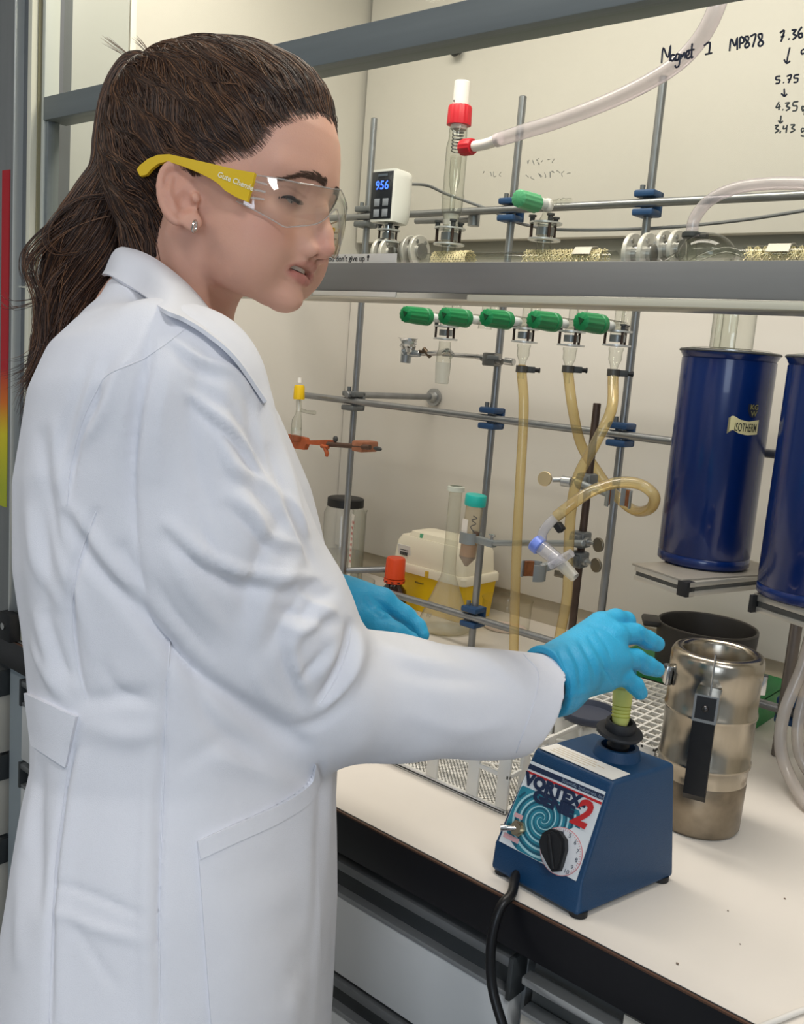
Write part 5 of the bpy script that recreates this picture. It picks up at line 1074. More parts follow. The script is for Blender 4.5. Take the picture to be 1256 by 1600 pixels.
# ------------------------------------------------------------------ implicit-surface tools for the person
class Grid:
    """signed field on a rectilinear grid; every solid is blended in with a smooth union or cut"""
    def __init__(s, xs, ys, zs): s.ax = [np.asarray(a, np.float32) for a in (xs, ys, zs)]; s.F = np.full([len(a) for a in s.ax], .08, np.float32)
    def win(s, lo, hi):
        sl = []
        for a, l, h in zip(s.ax, lo, hi): i = int(np.searchsorted(a, l)); j = int(np.searchsorted(a, h)); sl.append(slice(max(i - 1, 0), min(j + 1, len(a))))
        X, Y, Z = np.meshgrid(*[a[q] for a, q in zip(s.ax, sl)], indexing='ij', sparse=True); return tuple(sl), X, Y, Z
    def blend(s, sl, d, k, op):
        F = s.F[sl]
        if op == '-': d = -d; h = np.clip(.5 - .5 * (d - F) / k, 0, 1); s.F[sl] = F * (1 - (1 - h)) * 0 + (F * h + d * (1 - h) + k * h * (1 - h)) if False else np.where(True, np.maximum(F, d) + np.maximum(k - np.abs(F - d), 0) ** 2 / (4 * k), F)
        else: s.F[sl] = np.minimum(F, d) - np.maximum(k - np.abs(F - d), 0) ** 2 / (4 * k)
    def cap(s, p, q, r0, r1=None, k=.01, op='+'):
        p = np.asarray(p, float); q = np.asarray(q, float); r1 = r0 if r1 is None else r1; m = max(r0, r1) + k + .03
        sl, X, Y, Z = s.win(np.minimum(p, q) - m, np.maximum(p, q) + m)
        e = q - p; L2 = float(e @ e) + 1e-12
        t = np.clip(((X - p[0]) * e[0] + (Y - p[1]) * e[1] + (Z - p[2]) * e[2]) / L2, 0, 1)
        d = np.sqrt((X - p[0] - t * e[0]) ** 2 + (Y - p[1] - t * e[1]) ** 2 + (Z - p[2] - t * e[2]) ** 2) - (r0 + (r1 - r0) * t)
        s.blend(sl, d.astype(np.float32), k, op)
    def chain(s, pts, rs, k=.01, op='+'):
        for i in range(len(pts) - 1): s.cap(pts[i], pts[i + 1], rs[i], rs[i + 1], k, op)
    def ell(s, c, r, k=.01, op='+', M=None):
        c = np.asarray(c, float); r = np.asarray(r if hasattr(r, '__len__') else [r] * 3, float); m = r.max() + k + .03
        sl, X, Y, Z = s.win(c - m, c + m)
        if M is None: a, b, e = (X - c[0]) / r[0], (Y - c[1]) / r[1], (Z - c[2]) / r[2]
        else:
            M = np.asarray(M, float); x, y, z = X - c[0], Y - c[1], Z - c[2]
            a, b, e = [(x * M[0, i] + y * M[1, i] + z * M[2, i]) / r[i] for i in range(3)]
        rho = np.sqrt(a * a + b * b + e * e); g = np.sqrt((a / r[0]) ** 2 + (b / r[1]) ** 2 + (e / r[2]) ** 2) + 1e-9
        s.blend(sl, (rho * (rho - 1) / g).astype(np.float32), k, op)
    def custom(s, lo, hi, fn, k=.01, op='+'):
        sl, X, Y, Z = s.win(lo, hi); s.blend(sl, fn(X, Y, Z).astype(np.float32), k, op)
    def mesh(s, smooth=2):
        F = s.F; neg = F < 0; nx, ny, nz = F.shape
        cs = np.zeros((nx - 1, ny - 1, nz - 1), np.int8)
        for i in (0, 1):
            for j in (0, 1):
                for k in (0, 1): cs += neg[i:nx - 1 + i, j:ny - 1 + j, k:nz - 1 + k]
        act = (cs > 0) & (cs < 8); I = np.argwhere(act); idx = -np.ones(act.shape, np.int64); idx[act] = np.arange(len(I))
        acc = np.zeros((len(I), 3)); cnt = np.zeros(len(I)); ax = [a.astype(float) for a in s.ax]
        def corner(o): return F[I[:, 0] + o[0], I[:, 1] + o[1], I[:, 2] + o[2]].astype(float)
        def pos(o): return np.stack([ax[a][I[:, a] + o[a]] for a in range(3)], 1)
        for a in range(3):
            for b in (0, 1):
                for c in (0, 1):
                    o = [0, 0, 0]; o[(a + 1) % 3] = b; o[(a + 2) % 3] = c; o2 = list(o); o2[a] = 1
                    f0, f1 = corner(o), corner(o2); m = (f0 < 0) != (f1 < 0)
                    t = np.where(m, f0 / np.where(m, f0 - f1, 1), 0)[:, None]; p = pos(o) * (1 - t) + pos(o2) * t
                    acc[m] += p[m]; cnt[m] += 1
        P = acc / cnt[:, None]; quads = []
        for a in range(3):
            b, c = (a + 1) % 3, (a + 2) % 3
            s0 = [slice(None)] * 3; s1 = [slice(None)] * 3
            s0[a] = slice(0, -1); s1[a] = slice(1, None); s0[b] = s1[b] = slice(1, -1); s0[c] = s1[c] = slice(1, -1)
            n0 = neg[tuple(s0)]; n1 = neg[tuple(s1)]; E = np.argwhere(n0 != n1)
            if not len(E): continue
            fl = n0[tuple(E.T)]; base = E.copy(); base[:, b] += 1; base[:, c] += 1
            def cell(db, dc): q = base.copy(); q[:, b] -= db; q[:, c] -= dc; return idx[tuple(q.T)]
            q = np.stack([cell(1, 1), cell(0, 1), cell(0, 0), cell(1, 0)], 1); q[~fl] = q[~fl][:, ::-1]; quads.append(q)
        Q = np.concatenate(quads); Q = Q[(Q >= 0).all(1)]
        for _ in range(smooth): P = relax(P, Q)
        return P, Q
def relax(P, Q, w=.5):
    a = np.zeros_like(P); n = np.zeros(len(P))
    for i in range(4):
        u, v = Q[:, i], Q[:, (i + 1) % 4]
        for x, y in ((u, v), (v, u)): 
            for c in range(3): a[:, c] += np.bincount(x, P[y, c], len(P))
            n += np.bincount(x, minlength=len(P))
    return P * (1 - w) + w * a / np.maximum(n, 1)[:, None]
def vnormals(P, Q):
    fn = np.cross(P[Q[:, 2]] - P[Q[:, 0]], P[Q[:, 3]] - P[Q[:, 1]]); N = np.zeros_like(P)
    for i in range(4):
        for c in range(3): N[:, c] += np.bincount(Q[:, i], fn[:, c], len(P))
    return N / (np.linalg.norm(N, axis=1)[:, None] + 1e-12)
def raw(name, P, Q, m, parent, col=None):
    me = bpy.data.meshes.new(name); P = P - base_of(parent)
    me.vertices.add(len(P)); me.vertices.foreach_set('co', P.astype(np.float32).ravel())
    me.loops.add(Q.size); me.loops.foreach_set('vertex_index', Q.astype(np.int32).ravel()); me.polygons.add(len(Q))
    me.polygons.foreach_set('loop_start', np.arange(0, Q.size, 4, dtype=np.int32)); me.update(calc_edges=True); me.validate()
    me.polygons.foreach_set('use_smooth', [True] * len(me.polygons))
    if col is not None:
        at_ = me.color_attributes.new('tint', 'FLOAT_COLOR', 'POINT'); at_.data.foreach_set('color', np.concatenate([col, np.ones((len(col), 1))], 1).astype(np.float32).ravel())
    return link(name, me, parent, m)
def pix(P):
    c = (P - CAM) @ RW; return 628 + FPX * c[:, 0] / c[:, 2], 800 + FPX * c[:, 1] / c[:, 2], c[:, 2]
def seg_dist(px, py, line):
    """distance in pixels to a polyline and the parameter along it"""
    D = np.full(px.shape, 1e9); T = np.zeros(px.shape); n = len(line) - 1
    for i in range(n):
        (x0, y0), (x1, y1) = line[i], line[i + 1]; ex, ey = x1 - x0, y1 - y0; L2 = ex * ex + ey * ey + 1e-9
        t = np.clip(((px - x0) * ex + (py - y0) * ey) / L2, 0, 1); d = np.hypot(px - x0 - t * ex, py - y0 - t * ey)
        m = d < D; D = np.where(m, d, D); T = np.where(m, (i + t) / n, T)
    return D, T
def folds(P, Q, lines, iters=1):
    """push cloth in or out along its normals near drawn fold lines: (points, height in m, width in px)"""
    N = vnormals(P, Q); px, py, dep = pix(P); view = P - CAM; view /= np.linalg.norm(view, axis=1)[:, None]
    face = np.clip(-(N * view).sum(1) * 2.5, 0, 1); off = np.zeros(len(P))
    for pts, h, w in lines:
        pts = [(p[0], p[1]) for p in spline([V(a, b, 0) for a, b in pts], 5)] if len(pts) > 2 else pts
        D, T = seg_dist(px, py, pts); taper = np.sin(np.pi * np.clip(T * .9 + .05, 0, 1)) ** .6
        off += h * np.exp(-(D / w) ** 2) * taper
    return P + N * (off * face)[:, None]
CR, CDN, CF = RW[:, 0], RW[:, 1], RW[:, 2]
def cc_(px, py, dep): return V((px - 628) / FPX * dep, (py - 800) / FPX * dep, dep)       # camera-axis metres
def toW(P): return CAM + np.asarray(P) @ RW.T
def gax(lo, hi, h): return np.arange(lo, hi + h, h)
def gax_mix(lo, f0, f1, hi, hf, hc): return np.unique(np.concatenate([np.arange(f0, lo, -hc)[::-1], np.arange(f0, f1, hf), np.arange(f1, hi, hc)]).round(6))
# ------------------------------------------------------------------ the person
fx, fy = at(270, 1100, .88)[:2]
per = thing('person', 'woman in white lab coat and blue gloves reaching over the blue mixer', 'person', (fx, fy, 0))
PSI, TH = math.radians(20), math.radians(12)
_x0 = math.cos(PSI) * CR - math.sin(PSI) * CF; _z0 = -CDN; HY = np.cross(_z0, _x0)
HX = math.cos(TH) * _x0 - math.sin(TH) * _z0; HZv = math.cos(TH) * _z0 + math.sin(TH) * _x0
HO = at(372, 300, .85); HM = np.stack([HX, HY, HZv], 1)          # head frame: x forward, y to her left, z up
def toH(P): return (np.asarray(P) - HO) @ HM
def fromH(p): return HO + np.asarray(p, float) @ HM.T
def hl(px, py, y=0.):
    d = ray(px, py); q = HO + HY * y; return toH(CAM + d * (((q - CAM) @ HY) / (d @ HY)))
def hcam(px, py, dep): return toH(at(px, py, dep))

FZ = [-.104, -.099, -.094, -.088, -.081, -.075, -.066, -.055, -.045, -.030, -.015, 0., .012, .025, .05]
FXF = [.054, .068, .0765, .0800, .0785, .0760, .0785, .0815, .0810, .0775, .0750, .0765, .0800, .0790, .070]
FW = [.012, .020, .027, .0335, .0395, .0445, .0500, .0560, .0605, .0640, .0655, .0660, .0650, .062, .055]
def face_field(X, Y, Z):
    xf = np.interp(Z.ravel(), FZ, FXF).reshape(Z.shape); w = np.interp(Z.ravel(), FZ, FW).reshape(Z.shape); xc = .012
    dx = X - xc; a = np.where(dx > 0, xf - xc, .055); n = 2.12
    rho = ((np.abs(dx) / a) ** n + (np.abs(Y) / w) ** n) ** (1 / n) + 1e-6; r = np.sqrt(dx * dx + Y * Y) + 1e-6
    d = r - r / rho
    d = np.maximum(d * .9, Z - .05)
    low = -(Z + .099 - .30 * np.clip(.062 - X, 0, 1))               # jaw line rising to the ear
    k = .012; d = np.maximum(d, low) + np.maximum(k - np.abs(d - low), 0) ** 2 / (4 * k)
    return d
def head_solid(G, full=True):
    G.ell((-.010, 0, .030), (.0985, .0735, .0900), .01)
    G.custom((-.06, -.09, -.115), (.11, .09, .06), face_field, .022)
    if not full: return
    for s in (1, -1):
        G.cap((.0775, s * .012, .0145), (.062, s * .044, .0130), .0065, .006, .014)       # brow
        G.ell((.0500, s * .0450, -.034), (.021, .0185, .017), .018)                          # cheek bone
        G.ell((.0880, s * .0315, -.0075), (.0165, .0165, .0115), .012, '-')                  # socket
        G.ell((.0600, s * .0315, -.0080), .0137, .005)                                         # lidded eye
        G.ell((.0400, s * .034, -.068), (.022, .016, .022), .02)                                 # lower cheek
    G.chain([(.0775, 0, .008), (.0850, 0, -.010), (.0925, 0, -.027), (.0972, 0, -.0400)], [.0058, .0058, .0066, .0083], .009)
    for s in (1, -1):
        G.ell((.0840, s * .0118, -.0455), (.0118, .0066, .0072), .007)
        G.cap((.0745, s * .0095, -.006), (.0800, s * .0115, -.036), .0060, .0070, .010)
        G.ell((.0500, s * .0400, -.052), (.022, .0165, .020), .03)
        G.ell((.0905, s * .0060, -.0492), (.0060, .0030, .0030), .002, '-')
    G.cap((.0935, 0, -.0445), (.0835, 0, -.0475), .0042, .004, .004)
    # lips
    for s in (1, -1):
        G.chain([(.0832, 0, -.0552), (.0815, s * .010, -.0557), (.0690, s * .0290, -.0680)], [.0034, .0034, .0016], .005)
        G.chain([(.0780, 0, -.0695), (.0765, s * .010, -.0695), (.0690, s * .0285, -.0685)], [.0046, .0044, .0016], .005)
    G.chain([(.0860, 0, -.0618), (.0780, .016, -.0640), (.0690, .0265, -.0682)], [.0020, .0019, .0011], .0022, '-'); G.chain([(.0860, 0, -.0618), (.0780, -.016, -.0640), (.0690, -.0265, -.0682)], [.0020, .0019, .0011], .0022, '-'); G.ell((.076, 0, -.0620), (.009, .017, .0022), .002, '-')
    G.ell((.0680, 0, -.0880), (.0125, .0130, .0115), .010)
    # near and far ear
    for s in (1, -1):
        c = V(-.0075, s * .0725, -.0275); la = unit(V(-.026, 0, .055)); wa0 = unit(V(-.88, s * .40, -.42)); wa = unit(wa0 - la * (wa0 @ la)); no = unit(np.cross(la, wa))
        if no[1] * s < 0: no = -no
        M = np.stack([wa, la, no], 1)
        G.ell(c + no * .001, (.0145, .0258, .0042), .004, '+', M)
        rim = [c + wa * (.0150 * math.cos(t)) + la * (.0262 * math.sin(t)) + no * .0045 for t in np.linspace(math.radians(155), math.radians(-62), 14)]
        G.chain(rim, [.0030] + [.0034] * 12 + [.0032], .003)
        G.ell(c + la * -.0085 + wa * -.004 + no * .0068, (.0088, .0115, .0070), .003, '-', M)
        G.ell(c + la * .0120 + wa * .002 + no * .0075, (.0075, .0080, .0045), .003, '-', M)
        G.chain([c + wa * .004 + la * .0155 + no * .0035, c + wa * .0085 + la * .002 + no * .0055, c + wa * .006 + la * -.013 + no * .004], [.0022, .0026, .0026], .003)
        G.ell(c + wa * -.0125 + la * -.006 + no * .005, (.0038, .0052, .0034), .003, '+', M)
        G.ell(c + wa * -.006 + la * -.0250 + no * .0025, (.0078, .0085, .0040), .005, '+', M)
NB = hcam(245, 515, .885)
def neck_solid(G):
    G.cap((-.026, 0, -.035), NB, .0480, .0540, .014)
    G.cap((-.016, -.052, -.055), hcam(318, 540, .845), .0105, .0095, .022); G.cap((-.016, .052, -.055), hcam(318, 540, .90), .0105, .0095, .022)

GB = Grid(gax_mix(-.62, -.045, .114, .45, .0018, .015), gax_mix(-.26, -.092, .092, .40, .0018, .014), gax_mix(-1.52, -.112, .055, .135, .0018, .016))
neck_solid(GB); head_solid(GB)
# hidden under the clothes: trunk, arms, legs, all one skin
B = lambda px, py, dep: hcam(px, py, dep)
GB.chain([NB, B(250, 590, .885), B(250, 690, .885), B(265, 900, .875), B(270, 1150, .875), B(262, 1330, .88)], [.050, .070, .105, .105, .095, .110], .03)
GB.chain([B(250, 625, .80), B(250, 600, .885), B(250, 625, .97)], [.045, .055, .045], .03)
GB.chain([B(245, 615, .745), B(330, 850, .765), B(470, 1080, .80), B(680, 1090, .855), B(862, 1082, .912)], [.050, .042, .036, .032, .0245], .03)
GB.chain([B(245, 615, 1.02), B(300, 850, 1.06), B(330, 960, 1.09), B(470, 940, 1.07), B(525, 945, 1.055)], [.050, .042, .034, .030, .0235], .03)
for dz in (.79, .97):
    hip = at(262, 1380, dz); GB.chain([toH(hip), toH(V(hip[0] + .02, hip[1], .48)), toH(V(hip[0], hip[1], .09)), toH(V(hip[0] + .09, hip[1] + .08, .035))], [.085, .055, .038, .035], .04)
P, Q = GB.mesh(2); PW = fromH(P); h = P
# tint: lips, cheeks, nose tip, ear rims, brow roots, darker mouth cavity and nostrils; eye socket and lid crease shade painted in
skin = np.array(lin('#d6a590')[:3]); col = np.tile(skin, (len(P), 1))
def tint(c, r, hexc, amt, pw=1.):
    d = np.sqrt((((h - np.asarray(c)) / np.asarray(r)) ** 2).sum(1)); w = (np.clip(1.25 - d, 0, 1) ** pw * amt)[:, None]; col[:] = col * (1 - w) + np.array(lin(hexc)[:3]) * w
for s in (1, -1):
    tint((.058, s * .045, -.036), (.03, .024, .022), '#cb8a7a', .6)
    tint((-.013, s * .078, -.026), (.03, .02, .04), '#c98d78', .45)
    tint((.070, s * .031, -.009), (.012, .018, .0085), '#a97c6c', .40)  # eye socket shade painted into the skin colour
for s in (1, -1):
    wcr = np.exp(-((h[:, 2] + .0008 + 14 * (np.abs(h[:, 1]) - .032) ** 2) / .0011) ** 2) * (np.abs(np.abs(h[:, 1]) - .032) < .014) * (h[:, 0] > .04) * .35; col[:] = col * (1 - wcr[:, None]) + np.array(lin('#8a5a48')[:3]) * wcr[:, None]  # lid crease shade painted as a thin darker line
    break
tint((.098, 0, -.040), (.014, .016, .012), '#cf8f7e', .6)
lipw = np.clip(1.15 - np.sqrt(((h[:, 2] + .0560 + .42 * np.clip(np.abs(h[:, 1]) - .006, 0, 1)) / .0040) ** 2 + (h[:, 1] / .026) ** 2), 0, 1) * 2.5
lipw = np.maximum(lipw, np.clip(1.15 - np.sqrt(((h[:, 2] + .0695 - .10 * np.abs(h[:, 1])) / .0055) ** 2 + (h[:, 1] / .0250) ** 2), 0, 1) * 2.5)
lipw = np.clip(lipw, 0, 1) * np.where(h[:, 2] > -.0615, .6, .95) * (h[:, 0] > .066); col = col * (1 - lipw[:, None]) + np.array(lin('#bb7a70')[:3]) * lipw[:, None]
cav = (np.abs(h[:, 2] + .0628) < .0034) & (h[:, 0] > .055) & (h[:, 0] < .0745) & (np.abs(h[:, 1]) < .019); col[cav] = lin('#5a2a28')[:3]
for s in (1, -1): tint((.0895, s * .0062, -.0478), (.0045, .003, .0025), '#5f3a30', .9)
BY = [.009, .020, .033, .046]; BZ = [hl(px_, py_, -y_)[2] for px_, py_, y_ in ((495, 286, .009), (477, 276, .020), (456, 271, .033), (432, 280, .046))]
bl = [(.0760, .0085, .0085), (.0775, .018, .0130), (.0690, .032, .0150), (.0560, .046, .0110)]
D = np.full(len(h), 1.)
ys_ = np.abs(h[:, 1]); zb_ = np.interp(ys_, BY, BZ); hw_ = np.interp(ys_, [.006, .009, .025, .046, .049], [.0, .0038, .0034, .0012, 0])
wbr = np.clip((hw_ - np.abs(h[:, 2] - zb_)) / .0012, 0, 1) * (h[:, 0] > .045) * .72; col = col * (1 - wbr[:, None]) + np.array(lin('#4a342a')[:3]) * wbr[:, None]
M_skin = mat('skin', '#d6a590', .48, spec=.35, sub=.12, bump=.10, bscale=700)
nt = M_skin.node_tree; an = nt.nodes.new('ShaderNodeAttribute'); an.attribute_name = 'tint'; nt.links.new(an.outputs['Color'], nt.nodes['Principled BSDF'].inputs['Base Color'])
body = raw('body', PW, Q, M_skin, per, col)
BT = BVHTree.FromPolygons([tuple(p) for p in PW], [tuple(map(int, q)) for q in Q])

# eyes: ball showing in the slit under the lowered lid, lash fringes
M_eye = mat('eye_white_shaded', '#a69b93', .2); M_iris = mat('iris_dark', '#1d1714', .15)  # white of the eye greyed, lid shade painted into its colour
M_lash = mat('lash', '#1c1412', .6)
for s in (1, -1):
    c = V(.0600, s * .0315, -.0080); vs = []; fs = []; na, nb = 18, 6
    for j in range(nb + 1):
        for i in range(na + 1):
            a = math.radians(-52 + 104 * i / na); top = -.03 - .20 * (abs(i / na - .45) * 2) ** 2; bot = -.52 + .26 * (abs(i / na - .5) * 2) ** 2.2; e_ = bot + (top - bot) * j / nb
            vs.append(fromH(c + .01425 * V(math.cos(a) * math.cos(e_), s * math.sin(a) * math.cos(e_), math.sin(e_))))
    for j in range(nb):
        for i in range(na): fs.append((j * (na + 1) + i, j * (na + 1) + i + 1, (j + 1) * (na + 1) + i + 1, (j + 1) * (na + 1) + i))
    ey = obj('eye', MB().add(vs, fs), M_eye, per)
    vs = []; ring = 20; iv = V(math.cos(.12) * math.cos(-.28), s * math.sin(.0) - .02, math.sin(-.28)); iv = unit(iv); a_, b_, _ = frame(iv)
    pts = [c + .01440 * unit(iv + (a_ * math.cos(t) + b_ * math.sin(t)) * .55) for t in np.linspace(0, 2 * math.pi, ring, endpoint=False)]
    pts = [p for p in pts]
    obj('iris', MB().add([fromH(c + .01445 * iv)] + [fromH(V(p[0], p[1], min(p[2], c[2] + .0144 * math.sin(-.045)))) for p in pts], [(0, 1 + i, 1 + (i + 1) % ring) for i in range(ring)]), M_iris, ey)
    lash = MB(); line = []
    for i in range(na + 1):
        a = math.radians(-56 + 112 * i / na); e_ = -.03 - .20 * (abs(i / na - .45) * 2) ** 2
        line.append(fromH(c + .01455 * V(math.cos(a) * math.cos(e_), s * math.sin(a) * math.cos(e_), math.sin(e_))))
    lash.tube(line, [.0006 + .0011 * math.sin(math.pi * i / na) for i in range(na + 1)], 6)
    for i in range(2, na + 1):
        for q in range(2):
            a = math.radians(-56 + 112 * (i + q * .5) / na); u = V(math.cos(a), s * math.sin(a) * 1.1, -.45); p = np.array(toH(line[min(i, na)]))
            L_ = .0075 if s < 0 else .0055
            lash.tube([fromH(p), fromH(p + unit(u) * L_ * .5), fromH(p + unit(u + V(0, 0, .35)) * L_)], [.0005, .00035, .0001], 4)
    lo_ = [fromH(c + .0143 * V(math.cos(a) * math.cos(e_), s * math.sin(a) * math.cos(e_), math.sin(e_))) for a, e_ in [(math.radians(-50 + 100 * i / na), -.53 + .26 * (abs(i / na - .5) * 2) ** 2.2) for i in range(na + 1)]]
    lash.tube(lo_, .00035, 5)
    obj('lashes', lash, M_lash, ey, kind='stuff')
# teeth behind the parted lips
tb_ = obj('teeth', MB().add([fromH((.0700 + .0075 * math.cos(a) , .0160 * math.sin(a), z)) for z in (-.0632, -.0568) for a in np.linspace(-1.3, 1.3, 15)], [(i, i + 1, 16 + i, 15 + i) for i in range(14)]), mat('teeth_white', '#e6e0d6', .25), per)
# eyebrow hairs
M_brow = mat('brow_hair', '#594438', .7)
rnd = random.Random(5)
for s in (1, -1):
    eb = MB()
    for i in range(150):
        y = rnd.uniform(.008, .047); z = np.interp(y, BY, BZ) + .0004 + rnd.uniform(-1, 1) * np.interp(y, [.006, .009, .025, .046, .049], [.002, .0038, .0034, .0012, .0006])
        p = V(.10, s * y, z); pts = []
        for t in (0, .5, 1):
            q = fromH(p + V(0, s * .0050 * t, (.0009 if y < .025 else -.0012) * t)); hit = BT.ray_cast(Vector(q), Vector(-HX), .08)
            if hit[0] is None: break
            pts.append(np.array(hit[0]) + HX * (.0004 + .0005 * t))
        if len(pts) == 3: eb.tube(pts, [.00032, .00028, .0001], 4, caps=False)
    obj('eyebrow', eb, M_brow, per, kind='stuff')
# earring
q = fromH(hl(304, 354, -.079))
er = obj('earring', MB().torus(q, HX * .9 + HY * .3, .0048, .0011, 24, 8), mat('silver', '#d6d3cc', .2, metal=1.), per)
for i in range(4): obj('stone', MB().ball(q + HY * -.0015 + HZv * (.003 - .002 * i) + HX * .001, .0011, 8), mat('stone_clear', '#eeeae6', .08, metal=.6), er)
# ------------------------------------------------------------------ lab coat
# cross-sections of the trunk, front/back edge read along the spine; camera-axis metres
TD = .875
LV = [(455, 172, 300, .075), (500, 148, 352, .110), (540, 122, 372, .155), (580, 92, 395, .182), (640, 60, 428, .198), (760, 31, 478, .200), (880, 25, 512, .195), (980, 33, 526, .185), (1100, 44, 527, .178), (1160, 46, 525, .178), (1220, 32, 524, .185), (1300, 17, 523, .195), (1400, 5, 521, .205), (1500, -4, 513, .215), (1600, -12, 507, .222), (1800, -30, 505, .235), (2150, -50, 500, .25)]
lv = np.array(LV, float); ly = (lv[:, 0] - 800) / FPX * TD; lx0 = (lv[:, 1] - 628) * np.interp(lv[:, 0], [455, 640], [.97, .93]) / FPX * TD; lx1 = (lv[:, 2] - 628) / FPX * TD; lh = lv[:, 3]
def smoothcol(v): return v
def trunk(X, Y, Z):
    y = Y.ravel(); L = np.interp(y, ly, lx0).reshape(Y.shape); R = np.interp(y, ly, lx1).reshape(Y.shape); Hh = np.interp(y, ly, lh).reshape(Y.shape)
    cx = (L + R) / 2; a = (R - L) / 2; dx = X - cx; dz = Z - TD; n = 2.25
    rho = ((np.abs(dx) / a) ** n + (np.abs(dz) / Hh) ** n) ** (1 / n) + 1e-6; r = np.sqrt(dx * dx + dz * dz) + 1e-6
    d = (r - r / rho) * .92
    return np.maximum(d, np.maximum(ly[0] - Y, Y - ly[-1]))
ARM = [cc_(262, 628, .735), cc_(330, 830, .755), cc_(415, 985, .785), cc_(486, 1078, .805), cc_(610, 1090, .840), cc_(846, 1104, .905)]
ARMR = [.080, .0765, .0735, .0600, .0520, .0500]
LARM = [cc_(262, 625, 1.01), cc_(300, 830, 1.03), cc_(340, 950, 1.06), cc_(420, 950, 1.06), cc_(528, 948, 1.05)]
LARMR = [.078, .070, .062, .050, .043]
GC = Grid(gax(-.46, .26, .0032), gax(-.27, .80, .0032), gax(.60, 1.17, .0032))
GC.custom((-1, -1, 0), (1, 2, 2), trunk, .02)
GC.chain(ARM, ARMR, .022); GC.chain(LARM, LARMR, .02)
# open the cuffs, the neck and the hem
fa_ = unit(ARM[-1] - ARM[-2]); ce = ARM[-1]
GC.custom(ce - .14, ce + .20, lambda X, Y, Z: -((X - ce[0]) * (fa_[0] * .995 - .0) + (Y - ce[1]) * (fa_[1] + .10) + (Z - ce[2]) * (fa_[2])), .003, '-') if False else None
def halfcut(G, c, n, R):
    n = unit(n); G.custom(c - R, c + R, lambda X, Y, Z: np.maximum(-((X - c[0]) * n[0] + (Y - c[1]) * n[1] + (Z - c[2]) * n[2]), np.sqrt((X - c[0]) ** 2 + (Y - c[1]) ** 2 + (Z - c[2]) ** 2) - R), .002, '-')
halfcut(GC, cc_(834, 1104, .902), unit(ARM[-1] - ARM[-2]) + V(0, .34, 0), .09)
GC.cap(ARM[-2] * .35 + ARM[-1] * .65, ARM[-1] + fa_ * .05, ARMR[-1] - .0085, None, .001, '-')
fl_ = unit(LARM[-1] - LARM[-2]); halfcut(GC, LARM[-1] + fl_ * .000, fl_, .08); GC.cap(LARM[-1] - fl_ * .05, LARM[-1] + fl_ * .05, LARMR[-1] - .0085, None, .001, '-')
